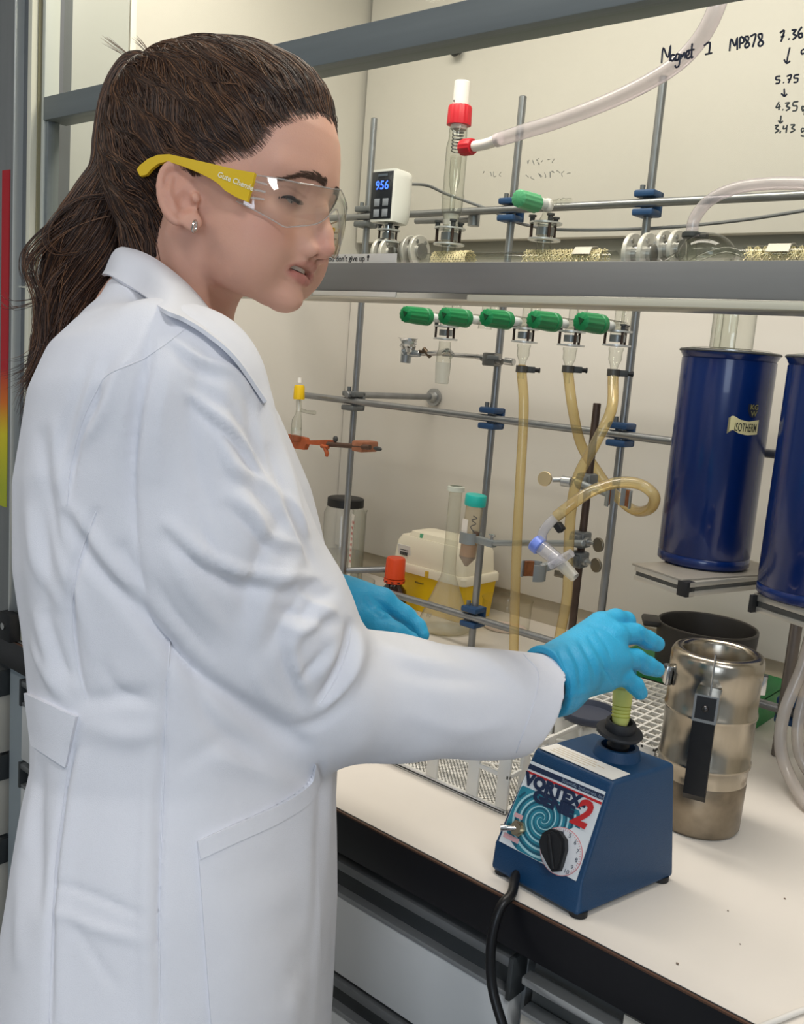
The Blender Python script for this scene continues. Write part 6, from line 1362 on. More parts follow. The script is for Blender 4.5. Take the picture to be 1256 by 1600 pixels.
# neck opening
GC.cap(cc_(285, 380, .862), cc_(262, 520, .880), .062, .056, .006, '-')
GC.cap(cc_(330, 440, .86), cc_(330, 530, .875), .050, .030, .006, '-')
P, Q = GC.mesh(3); P = toW(P)
FOLDS = [  # elbow and sleeve creases
    ([(548, 975), (545, 1010), (528, 1055), (500, 1095)], -.0075, 8), ([(566, 985), (560, 1030), (545, 1075)], .0045, 12), ([(520, 985), (515, 1020), (495, 1060)], .0050, 12),
    ([(470, 985), (490, 940), (520, 925)], -.0045, 9), ([(452, 1010), (478, 975), (516, 950)], .0045, 10), ([(420, 1010), (450, 960), (500, 905)], -.0040, 12), ([(400, 1000), (420, 930), (470, 870)], .0040, 14),
    ([(380, 960), (400, 880), (440, 810)], -.0035, 14), ([(470, 1060), (500, 1030), (520, 1000)], -.004, 8),
    ([(455, 1140), (500, 1130), (540, 1100)], -.003, 10), ([(600, 1010), (660, 1030), (720, 1040)], .0022, 12), ([(620, 1045), (700, 1062), (790, 1062)], -.0022, 12), ([(640, 1120), (720, 1140), (800, 1130)], .002, 14),
    ([(700, 1005), (760, 1030), (820, 1075)], .0018, 10),
    # upper arm and shoulder
    ([(232, 560), (215, 640), (200, 740), (205, 840)], -.0045, 14), ([(265, 560), (250, 650), (245, 740)], .0035, 16), ([(320, 560), (300, 640), (310, 740), (350, 840)], -.0035, 16), ([(350, 580), (350, 660), (375, 760), (420, 850)], .0035, 14), ([(385, 620), (400, 700), (430, 780)], -.0035, 10),
    ([(150, 610), (130, 660), (112, 720), (105, 780)], -.005, 7), ([(168, 560), (150, 610), (140, 660)], -.003, 9), ([(230, 500), (200, 560), (150, 610)], .002, 12),
    ([(270, 860), (300, 920), (350, 985)], .0035, 14), ([(240, 900), (280, 965), (330, 1020)], -.003, 10), ([(300, 780), (330, 860), (380, 940)], -.0028, 10),
    # under the arm, the trunk
    ([(195, 860), (235, 960), (300, 1045), (400, 1120), (470, 1165)], -.010, 14), ([(150, 800), (120, 880), (112, 960), (120, 1040), (134, 1092)], -.0050, 6), ([(92, 800), (100, 880), (130, 960), (148, 1050)], .0035, 12), ([(60, 760), (70, 860), (78, 960)], -.004, 12), ([(60, 960), (80, 1020), (92, 1080)], .004, 10), ([(110, 1060), (95, 1030), (75, 960)], -.0035, 8),
    ([(265, 1000), (258, 1120), (252, 1260), (248, 1420), (250, 1600)], -.0050, 5), ([(232, 1180), (230, 1300), (228, 1450), (232, 1600)], .0030, 10), ([(130, 1095), (180, 1090), (240, 1080)], -.0035, 14), ([(130, 1130), (200, 1150), (250, 1140)], .003, 18),
    ([(118, 1170), (100, 1260), (85, 1380), (76, 1600)], -.0060, 6), ([(130, 1180), (112, 1280), (98, 1400), (92, 1600)], .0040, 10), ([(70, 1200), (60, 1300), (60, 1420)], -.0040, 10), ([(40, 1260), (30, 1380), (30, 1500)], .004, 12),
    ([(90, 1378), (150, 1400), (225, 1430)], -.0025, 6), ([(85, 1420), (150, 1450), (225, 1468)], .0028, 9), ([(110, 1440), (150, 1500), (180, 1540)], -.002, 8),
    ([(300, 1060), (330, 1130), (400, 1180)], -.004, 16), ([(330, 1180), (400, 1200), (460, 1230)], .0035, 18), ([(280, 1200), (350, 1160), (420, 1200)], -.002, 14),
    ([(500, 1200), (492, 1300), (488, 1420), (480, 1600)], -.0035, 7), ([(512, 1180), (508, 1300), (502, 1450)], .0030, 7), ([(430, 1560), (470, 1500), (490, 1480)], -.004, 8), ([(400, 1600), (450, 1560), (485, 1540)], .0035, 8),
    ([(350, 1380), (400, 1360), (450, 1340)], -.002, 16), ([(400, 1420), (440, 1400), (470, 1370)], .002, 10), ([(380, 1470), (440, 1450), (480, 1430)], -.0018, 10),
    # crisp ridges with a furrow beside each
    ([(296, 615), (334, 648), (373, 687), (406, 734), (438, 780)], .0050, 6), ([(300, 632), (334, 664), (368, 702), (400, 748)], -.0040, 9), ([(306, 600), (350, 636), (390, 684), (420, 736)], -.0026, 8),
    ([(268, 529), (306, 558), (363, 582), (400, 630)], .0036, 6), ([(270, 545), (306, 574), (352, 596)], -.0028, 8), ([(330, 639), (344, 687), (363, 730), (420, 763), (470, 856)], .0034, 6), ([(350, 745), (400, 775), (440, 820)], -.0034, 8),
    ([(358, 773), (397, 806), (416, 835), (470, 853)], .0042, 6), ([(352, 792), (390, 826), (412, 852), (455, 872)], -.0036, 8), ([(263, 816), (311, 859), (363, 887), (430, 899), (500, 903)], .0060, 9), ([(262, 842), (311, 886), (363, 914), (430, 924), (490, 924)], -.0048, 12),
    ([(234, 512), (226, 567), (211, 640), (205, 734), (210, 830), (226, 925)], -.0050, 6), ([(248, 520), (240, 580), (224, 650), (218, 740)], .0030, 9), ([(200, 560), (180, 600), (150, 660), (120, 700)], .0026, 10),
    ([(420, 700), (440, 760), (470, 830), (490, 880)], -.0036, 6), ([(434, 760), (460, 790), (484, 834)], .0030, 6), ([(460, 920), (500, 945), (528, 960)], .0036, 8), ([(430, 950), (480, 965), (520, 975)], -.0036, 8), ([(440, 975), (470, 985), (512, 962)], .0036, 7),
    ([(505, 1108), (530, 1080), (548, 1040), (556, 990)], .0046, 7), ([(440, 1000), (448, 1050), (470, 1100)], -.0032, 9), ([(455, 1000), (462, 1040), (480, 1080)], .0030, 8), ([(395, 1045), (420, 1090), (470, 1120)], .0026, 12),
    ([(100, 806), (143, 878), (200, 940), (250, 1000), (300, 1052)], -.0058, 11), ([(118, 800), (165, 868), (222, 930), (275, 990)], .0040, 10), ([(66, 680), (72, 760), (88, 830), (110, 890)], -.0034, 9), ([(84, 660), (92, 740), (106, 800)], .0026, 9), ([(45, 800), (60, 880), (92, 945)], .0034, 10), ([(140, 560), (118, 620), (98, 690), (90, 740)], -.0028, 9),
    ([(44, 1000), (70, 1040), (110, 1100)], .0030, 8), ([(60, 1165), (52, 1240), (40, 1330)], .0030, 7), ([(160, 1040), (190, 1085), (245, 1100)], -.0028, 10),
    ([(430, 640), (470, 740), (495, 840)], -.004, 8), ([(415, 620), (450, 720), (480, 830)], .0025, 8)]
P = folds(P, Q, FOLDS)
rng = np.random.default_rng(3)
# broad soft unevenness of the cotton
N = vnormals(P, Q); w = np.zeros(len(P))
for i in range(26):
    k = rng.normal(size=3) * (18 + 26 * rng.random()) * V(1.2, 1.2, .45); w += np.sin(P @ k + rng.random() * 6.28) * (.0009 if i < 14 else .0005)
P = P + N * (w * .55)[:, None]; P = relax(P, Q, .25)
M_coat = mat('coat_cotton', '#e4e4ea', .82, spec=.15, var=.012, vscale=40, bump=.22, bscale=1500)
coat = raw('lab_coat', P, Q, M_coat, per)
CT = BVHTree.FromPolygons([tuple(p) for p in P], [tuple(map(int, q)) for q in Q])
def onCoat(px, py, off=.0):
    d = unit(ray(px, py)); h_ = CT.ray_cast(Vector(CAM), Vector(d), 3)
    if h_[0] is None: return at(px, py, TD)
    return np.array(h_[0]) + np.array(h_[1]) * off
def ribbon(name, la, lb, th, m, parent, n=24, k=6):
    """cloth strip between two drawn edges, laid on the coat with real thickness"""
    A = spline([V(a, b, 0) for a, b in la], max(1, n // (len(la) - 1))); Bb = spline([V(a, b, 0) for a, b in lb], max(1, n // (len(lb) - 1)))
    A = [A[int(round(i * (len(A) - 1) / n))] for i in range(n + 1)]; Bb = [Bb[int(round(i * (len(Bb) - 1) / n))] for i in range(n + 1)]
    top = []; bot = []
    for a, b in zip(A, Bb):
        for j in range(k + 1):
            q = a + (b - a) * j / k; top.append(onCoat(q[0], q[1], th)); bot.append(onCoat(q[0], q[1], -.002))
    top = np.array(top); m_ = n + 1; W_ = k + 1; fs = []
    for i in range(n):
        for j in range(k): fs.append((i * W_ + j, i * W_ + j + 1, (i + 1) * W_ + j + 1, (i + 1) * W_ + j))
    T_ = m_ * W_; fs2 = [tuple(T_ + x for x in f[::-1]) for f in fs]; ed = []
    for i in range(n): ed += [(i * W_, (i + 1) * W_, T_ + (i + 1) * W_, T_ + i * W_), (i * W_ + k, T_ + i * W_ + k, T_ + (i + 1) * W_ + k, (i + 1) * W_ + k)]
    for j in range(k): ed += [(j, T_ + j, T_ + j + 1, j + 1), (n * W_ + j, n * W_ + j + 1, T_ + n * W_ + j + 1, T_ + n * W_ + j)]
    return obj(name, MB().add(list(top) + bot, fs + fs2 + ed), m, parent, sharp=50)
def seam(name, pts, r=.0006, off=.0000, m=None):
    pts = [(p[0], p[1]) for p in (spline([V(a, b, 0) for a, b in pts], 10) if len(pts) > 2 else [V(*pts[0], 0) * (1 - t) + V(*pts[1], 0) * t for t in np.linspace(0, 1, 12)])]
    return obj(name, MB().tube([onCoat(a, b, off) for a, b in pts], r, 6), m or M_coat, coat)
ribbon('back_belt', [(44, 1082), (80, 1098), (123, 1119)], [(54, 1163), (80, 1180), (105, 1197)], .0035, M_coat, coat)
ribbon('patch_pocket', [(308, 1314), (360, 1290), (430, 1258), (478, 1226), (492, 1192)], [(332, 1640), (370, 1640), (420, 1640), (470, 1640), (500, 1640)], .0022, M_coat, coat, 24, 16)
ribbon('pocket_hem', [(308, 1314), (360, 1290), (430, 1258), (478, 1226), (492, 1192)], [(312, 1342), (362, 1318), (434, 1284), (483, 1250), (497, 1214)], .0036, M_coat, coat, 24, 4)
for pts in ([(265, 1002), (259, 1120), (254, 1260), (249, 1420), (251, 1640)], [(150, 800), (122, 880), (112, 960), (120, 1040), (133, 1092)], [(106, 1196), (96, 1270), (84, 1380), (74, 1640)], [(300, 505), (262, 535), (225, 560), (170, 585), (150, 612), (128, 660), (110, 730), (104, 790)], [(548, 978), (544, 1012), (528, 1055), (500, 1100)]): seam('seam', pts)
# cuff hem line
seam('cuff_hem', [(818, 1022), (842, 1066), (803, 1186)], .0006, .0005)

# collar: a folded band from the nape round the neck into the lapel
def band(inner, outer, th, name):
    A = spline(inner, 8); Bc = spline(outer, 8); n = min(len(A), len(Bc)); k = 6; top = []
    for i in range(n):
        for j in range(k + 1):
            t = j / k; p = A[i] * (1 - t) + Bc[i] * t + unit(V(0, 0, 1) - .6 * CF) * (.007 * math.sin(math.pi * min(t * 1.15, 1)))
            top.append(p)
    top = np.array(top); W_ = k + 1; fs = [(i * W_ + j, i * W_ + j + 1, (i + 1) * W_ + j + 1, (i + 1) * W_ + j) for i in range(n - 1) for j in range(k)]
    N_ = np.zeros_like(top)
    for f in fs:
        nn = np.cross(top[f[1]] - top[f[0]], top[f[3]] - top[f[0]]); 
        for x in f: N_[x] += nn
    N_ /= np.linalg.norm(N_, axis=1)[:, None] + 1e-12; sgn = np.sign((N_ * -CF).sum()); N_ *= sgn
    bot = top - N_ * th; T_ = len(top); fs2 = [tuple(T_ + x for x in f[::-1]) for f in fs]; ed = []
    for i in range(n - 1): ed += [(i * W_, (i + 1) * W_, T_ + (i + 1) * W_, T_ + i * W_), (i * W_ + k, T_ + i * W_ + k, T_ + (i + 1) * W_ + k, (i + 1) * W_ + k)]
    for j in range(k): ed += [(j, T_ + j, T_ + j + 1, j + 1), ((n - 1) * W_ + j, (n - 1) * W_ + j + 1, T_ + (n - 1) * W_ + j + 1, T_ + (n - 1) * W_ + j)]
    return obj(name, MB().add(list(top) + list(bot), fs + fs2 + ed), M_coat, coat, sharp=50)
inn = [at(212, 392, .955), at(193, 388, .90), at(200, 386, .845), at(240, 402, .805), at(288, 438, .795), at(326, 480, .797), at(353, 517, .802), at(385, 572, .812), at(412, 622, .820)]
out = [at(190, 432, .975), at(160, 430, .90), onCoat(178, 438, .006), onCoat(214, 466, .007), onCoat(256, 494, .007), onCoat(288, 510, .008), onCoat(322, 532, .008), onCoat(362, 570, .007), onCoat(408, 628, .005)]
band(inn, out, .003, 'collar')
mir = lambda p: p
inn2 = [at(212, 392, .955), at(250, 410, .955), at(300, 448, .945), at(340, 490, .930), at(372, 540, .90), at(400, 590, .865), at(414, 622, .835)]
out2 = [at(190, 432, .975), at(240, 470, 1.0), at(300, 510, 1.0), at(350, 545, .985), at(385, 585, .95), at(408, 615, .90), at(418, 640, .85)]
band(inn2, out2, .003, 'collar')
# trousers and shoes below the coat, outside the frame
for dz in (.79, .97):
    hip = at(262, 1380, dz); ft_ = V(hip[0], hip[1], .0)
    tr = MB().tube(spline([V(hip[0], hip[1], hip[2]), V(hip[0] + .02, hip[1], .48), V(hip[0], hip[1], .10)], 5), [.105] + [.095, .088, .082, .078, .074, .070, .066, .064, .062, .060], 18)
    obj('trouser_leg', tr, mat('denim', '#2e3a52', .8), per)
    sh_ = MB().ball(ft_ + V(.05, .04, .045), (.135, .048, .045), 20, np.array([[.75, -.66, 0], [.66, .75, 0], [0, 0, 1]]))
    obj('shoe', sh_, mat('shoe_black', '#1c1c1f', .5), per)
# ------------------------------------------------------------------ gloves
M_glove = mat('nitrile_blue', '#2f9ec8', .42, spec=.4, var=.05, vscale=30, bump=.35, bscale=500)
def cclist(l): return [cc_(*p) for p in l]
# right hand: back of the hand up, fingers reaching to the right over the tube
GR = Grid(gax(.115, .315, .0016), gax(.085, .225, .0016), gax(.84, 1.08, .0016))
def fin(G, l, r, k=.0035): G.chain(cclist(l), r, k)
wr0, wr1 = cc_(862, 1068, .912), cc_(895, 1052, .925)
for (kx, ky, kd), r in (((938, 978, 1.000), .0150), ((958, 996, .988), .0165), ((962, 1032, .975), .0165), ((945, 1060, .965), .0145)):
    GR.chain([cc_(876, 1050 + (ky - 1020) * .35, .924 + (kd - .975) * .5), cc_(kx, ky, kd)], [.0225, r], .010)
GR.cap(cc_(905, 1040, .938), cc_(944, 1022, .976), .020, .018, .010)
fin(GR, [(938, 976, 1.000), (962, 967, 1.015), (978, 970, 1.027), (984, 984, 1.033)], [.0128, .0108, .0100, .0088])
fin(GR, [(958, 994, .988), (992, 990, 1.008), (1012, 1000, 1.020), (1026, 1006, 1.028)], [.0130, .0108, .0100, .0088])
fin(GR, [(962, 1030, .975), (994, 1030, .993), (1012, 1040, 1.003), (1026, 1046, 1.010)], [.0128, .0106, .0098, .0086])
fin(GR, [(945, 1060, .965), (975, 1057, .976), (992, 1071, .982), (1000, 1082, .986)], [.0120, .0098, .0090, .0080])
fin(GR, [(900, 1042, .965), (935, 1046, 1.000), (962, 1050, 1.022), (982, 1050, 1.036)], [.0150, .0115, .0100, .0088], .006)
# glove cuff, flared and rolled, cut to an open end
GR.chain([cc_(892, 1050, .924), cc_(866, 1064, .912), cc_(848, 1066, .905)], [.0270, .0315, .0345], .012)
dW = unit(cc_(892, 1050, .924) - cc_(850, 1070, .906)); cW = cc_(851, 1064, .9065)
halfcut(GR, cW, -dW - V(0, .10, 0), .07)
GR.cap(cW - dW * .03, cW + dW * .020, .0310, .024, .002, '-')
P, Q = GR.mesh(2); P = toW(P)
WR = [([(872, 1015), (884, 1045), (890, 1085)], -.0022, 4), ([(888, 1008), (905, 1040), (908, 1075)], -.0020, 3.5), ([(905, 1000), (925, 1035), (935, 1068)], -.0022, 3.5), ([(920, 996), (940, 1025), (950, 1055)], -.0018, 3.5), ([(862, 1022), (872, 1060), (876, 1100)], -.0020, 4), ([(930, 985), (948, 1008), (956, 1030)], -.0016, 3.5), ([(880, 1012), (895, 1042), (900, 1078)], .0014, 3.5), ([(897, 1004), (915, 1038), (922, 1070)], .0014, 3.5), ([(913, 998), (932, 1030), (942, 1062)], .0013, 3.5), ([(922, 976), (950, 985), (968, 1002)], -.0020, 3.5),
      ([(1000, 985), (1004, 998), (1002, 1010)], -.0014, 3), ([(1000, 1028), (1004, 1040), (998, 1050)], -.0014, 3), ([(938, 1040), (952, 1052), (960, 1068)], -.0014, 3), ([(985, 990), (1015, 1004)], .0006, 4), ([(868, 1090), (900, 1085), (935, 1078)], .0010, 5), ([(855, 1045), (860, 1080), (858, 1105)], .0014, 4)]
P = folds(P, Q, WR)
gr = raw('glove', P, Q, M_glove, per); gr['label'] = 'glove on the hand reaching over the mixer'
# left hand: relaxed, thumb side seen, fingers drooping to the right
GL = Grid(gax(-.095, .055, .0016), gax(.055, .155, .0016), gax(.98, 1.16, .0016))
for (kx, ky, kd), r in (((596, 940, 1.048), .0165), ((600, 944, 1.066), .0165), ((597, 950, 1.083), .0155), ((590, 956, 1.098), .0140)):
    GL.chain([cc_(545, 942, 1.052 + (kd - 1.07) * .5), cc_(kx, ky, kd)], [.0215, r], .010)
fin(GL, [(596, 940, 1.046), (632, 961, 1.048), (652, 980, 1.046), (659, 992, 1.042)], [.0135, .0108, .0098, .0086])
fin(GL, [(600, 944, 1.066), (636, 964, 1.072), (654, 986, 1.070), (656, 999, 1.064)], [.0130, .0108, .0098, .0086])
fin(GL, [(597, 950, 1.083), (630, 970, 1.092), (646, 990, 1.090), (648, 1002, 1.084)], [.0125, .0104, .0094, .0082])
fin(GL, [(590, 956, 1.098), (616, 975, 1.108), (630, 992, 1.108), (632, 1002, 1.102)], [.0115, .0094, .0086, .0076])
fin(GL, [(556, 958, 1.038), (592, 975, 1.020), (618, 990, 1.014), (642, 1000, 1.016)], [.0175, .0130, .0108, .0090], .008)
GL.chain([cc_(556, 942, 1.052), cc_(530, 938, 1.050), cc_(518, 936, 1.050)], [.0250, .0265, .0300], .010)
cL = cc_(520, 936, 1.050); dL = unit(cc_(556, 942, 1.052) - cL); halfcut(GL, cL, -dL, .06); GL.cap(cL - dL * .02, cL + dL * .02, .0262, .020, .002, '-')
P, Q = GL.mesh(2); P = toW(P)
P = folds(P, Q, [([(570, 935), (585, 955), (600, 968)], -.0020, 4), ([(580, 930), (600, 950), (612, 962)], -.0014, 3.5), ([(532, 925), (536, 945), (545, 965)], -.0018, 4), ([(590, 968), (604, 966), (614, 970)], -.0022, 4), ([(545, 922), (552, 940), (560, 955)], .0010, 4), ([(600, 935), (622, 956), (638, 972)], .0009, 5), ([(628, 972), (640, 978), (646, 986)], -.0012, 3)])
gl_ = raw('glove', P, Q, M_glove, per); gl_['label'] = 'glove on the drooping hand behind the forearm'

# ------------------------------------------------------------------ safety glasses
sg = thing('safety_glasses', 'clear wraparound safety glasses with yellow side arms on her face', 'glasses', fromH((.05, 0, -.01)))
M_yel = mat('arm_yellow', '#d9b310', .4)
M_lens = glassmat('lens_plastic', '#fbfbf9', '#d2d2cc', refl=1.3, rough=.03, pw=2.5, fog=.008)
def lens_pt(phi, z, off=0.):
    r = .068 + off; return V(.0330 + (r - .001) * math.cos(phi) * 1.0, (.0745 + off) * math.sin(phi), z)
LT = [hl(503, 297, 0)[2] + .002, hl(500, 295, -.012)[2], hl(463, 284, -.05)[2], hl(396, 273, -.075)[2]]; LB = [hl(503, 346, 0)[2], hl(498, 351, -.015)[2], hl(462, 357, -.052)[2], hl(391, 316, -.075)[2]]
na, nb = 56, 10; outer, inner = [], []
for i in range(na + 1):
    u = i / na * 2 - 1; ph = u * math.radians(78)
    zt = np.interp(abs(u), [0, .15, .5, 1], LT); nose = .012 * math.exp(-(u / .155) ** 2)
    zb = np.interp(abs(u), [0, .17, .55, 1], LB) + nose
    for j in range(nb + 1):
        z = zb + (zt - zb) * j / nb; outer.append(fromH(lens_pt(ph, z, .0008 + .0015 * math.sin(math.pi * j / nb)))); inner.append(fromH(lens_pt(ph, z, -.0012 + .0015 * math.sin(math.pi * j / nb))))
W_ = nb + 1; T_ = len(outer); fs = []
for i in range(na):
    for j in range(nb): a = i * W_ + j; fs += [(a, a + W_, a + W_ + 1, a + 1), (T_ + a, T_ + a + 1, T_ + a + W_ + 1, T_ + a + W_)]
    fs += [(i * W_, T_ + i * W_, T_ + (i + 1) * W_, (i + 1) * W_), (i * W_ + nb, (i + 1) * W_ + nb, T_ + (i + 1) * W_ + nb, T_ + i * W_ + nb)]
for j in range(nb): fs += [(j, j + 1, T_ + j + 1, T_ + j), (na * W_ + j, T_ + na * W_ + j, T_ + na * W_ + j + 1, na * W_ + j + 1)]
ln = obj('lens', MB().add(outer + inner, fs), M_lens, sg, sharp=60)
rim = MB()
for jj in (0, nb): rim.tube([outer[i * W_ + jj] for i in range(na + 1)], .0006, 6)
obj('lens_edge', rim, glassmat('lens_rim', '#f0f0ee', '#a8a8a2', refl=1.2, fog=.25), ln, kind='stuff')
armpx = [(222, 277), (217, 267), (222, 260), (235, 250), (250, 244), (268, 243), (290, 248), (330, 257), (372, 267), (401, 272), (399, 282), (396, 294), (392, 306), (389, 317), (372, 310), (355, 300), (344, 289), (332, 281), (312, 271), (290, 262), (265, 254), (250, 258), (240, 266), (232, 275)]
for s in (-1, 1):
    arm = []
    for (a, b) in armpx:
        yy = -np.interp(a, [217, 300, 345, 400], [.0745, .0790, .0795, .0760]); p = hl(a, b, yy); p[1] *= -s; arm.append(p)
    n = len(arm); e_ = V(0, .0032 * s, 0); pts = [fromH(p) for p in arm] + [fromH(p + e_) for p in arm]
    bm = bmesh.new(); vv = [bm.verts.new(tuple(p)) for p in pts]
    bm.faces.new(vv[:n][::-1]); bm.faces.new(vv[n:])
    for i in range(n): bm.faces.new((vv[i], vv[(i + 1) % n], vv[n + (i + 1) % n], vv[n + i]))
    bmesh.ops.triangulate(bm, faces=[f for f in bm.faces if len(f.verts) > 4]); bm.verts.index_update()
    ta = obj('temple_arm', MB().add([v.co[:] for v in bm.verts], [[v.index for v in f.verts] for f in bm.faces]), M_yel, sg, sharp=30); bm.free()
    if s < 0:
        b0, b1 = hl(343, 277, -.0795), hl(392, 297, -.0765); eX = fromH(b1) - fromH(b0); eX = unit(eX); o3 = fromH(b0 + V(0, -.0038, -.0006)); eY = unit(np.cross(-HY, eX)); eY = eY if eY[2] > 0 else -eY
        obj('lettering', text_mb('Gute Chemie', .0062, o3, eX, eY, .0001, .00012), mat('print_pale', '#e8e4c8', .5), ta)
    # clear hinge block between arm and lens
    h0, h1 = hl(392, 295, -.0760), hl(415, 300, -.0700); h0[1] *= -s; h1[1] *= -s
    for dz in (.007, .0, -.007): obj('hinge_tab', MB().tube([fromH(h0 + V(-.002, 0, dz)), fromH(h1 + V(0, 0, dz * .85))], .0009, 6), MATS['lens_rim'], ln)
# ------------------------------------------------------------------ hair: combed-back cap, gathered ponytail, loose strands
M_hair = bpy.data.materials.new('brown_hair'); M_hair.use_nodes = True; MATS['brown_hair'] = M_hair
nt = M_hair.node_tree; pb = nt.nodes['Principled BSDF']; pb.inputs['Roughness'].default_value = .42; pb.inputs['Specular IOR Level'].default_value = .45
oi = nt.nodes.new('ShaderNodeHairInfo'); rp = nt.nodes.new('ShaderNodeValToRGB'); nt.links.new(oi.outputs['Random'], rp.inputs[0]); nt.links.new(rp.outputs[0], pb.inputs['Base Color'])
e = rp.color_ramp.elements; e[0].color = lin('#2a1a13'); e[1].color = lin('#80593c'); q = e.new(.6); q.color = lin('#432c20'); 
M_scalp = mat('hair_base', '#2c1c15', .55, spec=.3, var=.25, vscale=14, streak=(1, 9, 9))
hairpoly = [(527, 183), (500, 178), (478, 180), (448, 187), (424, 197), (404, 222), (384, 238), (352, 246), (330, 252), (318, 257), (309, 262), (302, 266), (296, 264), (280, 258), (262, 262), (250, 282), (246, 312), (252, 345), (254, 375), (262, 402), (250, 420), (150, 420), (120, 300), (120, 60), (200, 10), (420, 10), (560, 100)]
YN = [0, -.012, -.030, -.045, -.054, -.060, -.065, -.068, -.070, -.072, -.074, -.074, -.074, -.074, -.072, -.07, -.065, -.06, -.055, -.05, -.05, -.03, -.02, 0, 0, 0, 0]
HP = np.array([hl(a, b, y)[[0, 2]] for (a, b), y in zip(hairpoly, YN)])
def poly_sd(X, Z, PL):
    """signed distance to a closed outline, negative inside"""
    D = np.full(np.broadcast(X, Z).shape, 1e9, np.float32); ins = np.zeros(D.shape, bool); n = len(PL)
    for i in range(n):
        a, b = PL[i], PL[(i + 1) % n]; e = b - a; t = np.clip(((X - a[0]) * e[0] + (Z - a[1]) * e[1]) / (e @ e), 0, 1)
        D = np.minimum(D, np.hypot(X - a[0] - t * e[0], Z - a[1] - t * e[1]))
        if abs(e[1]) > 1e-9: ins ^= ((a[1] > Z) != (b[1] > Z)) & (X < a[0] + (Z - a[1]) / e[1] * e[0])
    return np.where(ins, -D, D)
GHd = Grid(gax(-.150, .115, .0022), gax(-.100, .100, .0022), gax(-.125, .155, .0022))
head_solid(GHd, False); GHd.cap((-.026, 0, -.035), NB, .0480, .0540, .014)
GHd.ell((-.045, 0, .052), (.076, .069, .064), .02)                           # volume at the crown
GHd.ell((-.066, 0, .020), (.056, .064, .075), .03)
X, Y, Z = np.meshgrid(*[a.astype(np.float32) for a in GHd.ax], indexing='ij')
sd = poly_sd(X, Z, HP); t = np.clip(-sd / .030, -1, 1); t = np.where(t < 0, t, t * t * (3 - 2 * t))
bumpy = .0005 * np.sin(Z * 260 + X * 90) + .0004 * np.sin(Y * 210 + Z * 150)
GHd.F = np.maximum(GHd.F - (-.0015 + .0085 * t) - bumpy * np.clip(t, 0, 1), sd - .001).astype(np.float32)
P, Q = GHd.mesh(2); HW = fromH(P)
hair = raw('hair', HW, Q, M_scalp, per)
HT = BVHTree.FromPolygons([tuple(p) for p in HW], [tuple(map(int, q)) for q in Q])
root = at(228, 118, .862); hroot = toH(root)

def hair_curves(name, strands, rad, parent, kind='stuff'):
    n = [len(s) for s in strands]; hc = bpy.data.hair_curves.new(name); hc.add_curves(n)
    off = base_of(parent); pts = np.concatenate([np.asarray(s) for s in strands]) - off
    hc.attributes['position'].data.foreach_set('vector', pts.astype(np.float32).ravel()) if 'position' in hc.attributes else hc.points.foreach_set('position', pts.astype(np.float32).ravel())
    ra = hc.attributes.get('radius') or hc.attributes.new('radius', 'FLOAT', 'POINT')
    rr = np.concatenate([rad * (1 - .75 * np.linspace(0, 1, k) ** 3) for k in n]); ra.data.foreach_set('value', rr.astype(np.float32))
    return link(name, hc, parent, M_hair, kind)
rng = np.random.default_rng(8)
# cap strands: from points all over the cap towards the gathering point
inside = P[(poly_sd(P[:, 0], P[:, 2], HP) < -.0005)]
vis = inside[(inside[:, 1] < .045)]
starts = vis[rng.integers(0, len(vis), 5200)]
edge = [np.array(hl(a, b, y)) for (a, b), y in zip(hairpoly[:14], YN[:14])]
es = spline(edge, 40); es = [es[i] for i in rng.integers(0, len(es), 1800)]
starts = list(starts) + [s + V(-.0015 * rng.random(), rng.normal() * .001, .001) for s in es] + [s * V(1, -1, 1) for s in es[:500]]
strands = []
for s in starts:
    d = np.linalg.norm(s - hroot)
    if d < .012: continue
    ln_ = min(.085, d * .92) if rng.random() < .75 else d * .95
    nrm = 12; pts = []; jit = rng.normal(size=3) * .006; lift = .0006 + .0022 * rng.random() ** 2
    swirl = V(0, 0, 1) * .018 * np.clip((s[0] + .02) / .1, 0, 1)
    for i in range(nrm):
        t = i / (nrm - 1) * ln_ / d; p = s * (1 - t) + (hroot + jit) * t + swirl * math.sin(math.pi * t) - V(0, 0, .014) * math.sin(math.pi * t) * (s[2] < 0)
        co_, no_, ix, ds = HT.find_nearest(Vector(fromH(p)))
        pts.append(np.array(co_) + np.array(no_) * (lift + .0006 * math.sin(i * .9 + s[2] * 300)))
    strands.append(np.array(pts))
hair_curves('combed_hair', strands, .00030, hair)
# ponytail core and strands
PC = [(236, 112, .862, 17), (214, 104, .866, 24), (200, 128, .872, 31), (190, 168, .878, 36), (184, 220, .880, 38), (178, 268, .880, 38), (160, 312, .882, 46), (146, 356, .886, 56), (132, 400, .890, 58), (112, 450, .893, 46), (94, 500, .893, 36), (76, 550, .892, 27), (60, 590, .890, 17), (48, 612, .888, 7)]
pc_ = spline([V(*p) for p in PC], 6); cpts = [at(p[0], p[1], p[2]) for p in pc_]; crad = [max(p[3], 5) * p[2] / FPX for p in pc_]
pm = MB(); n_ = 26; T_ = [unit(cpts[min(i + 1, len(cpts) - 1)] - cpts[max(i - 1, 0)]) for i in range(len(cpts))]
fr_a = []; a_ = unit(np.cross(T_[0], CF))
for i in range(len(cpts)):
    a_ = unit(a_ - T_[i] * (a_ @ T_[i])); fr_a.append((a_, np.cross(T_[i], a_)))
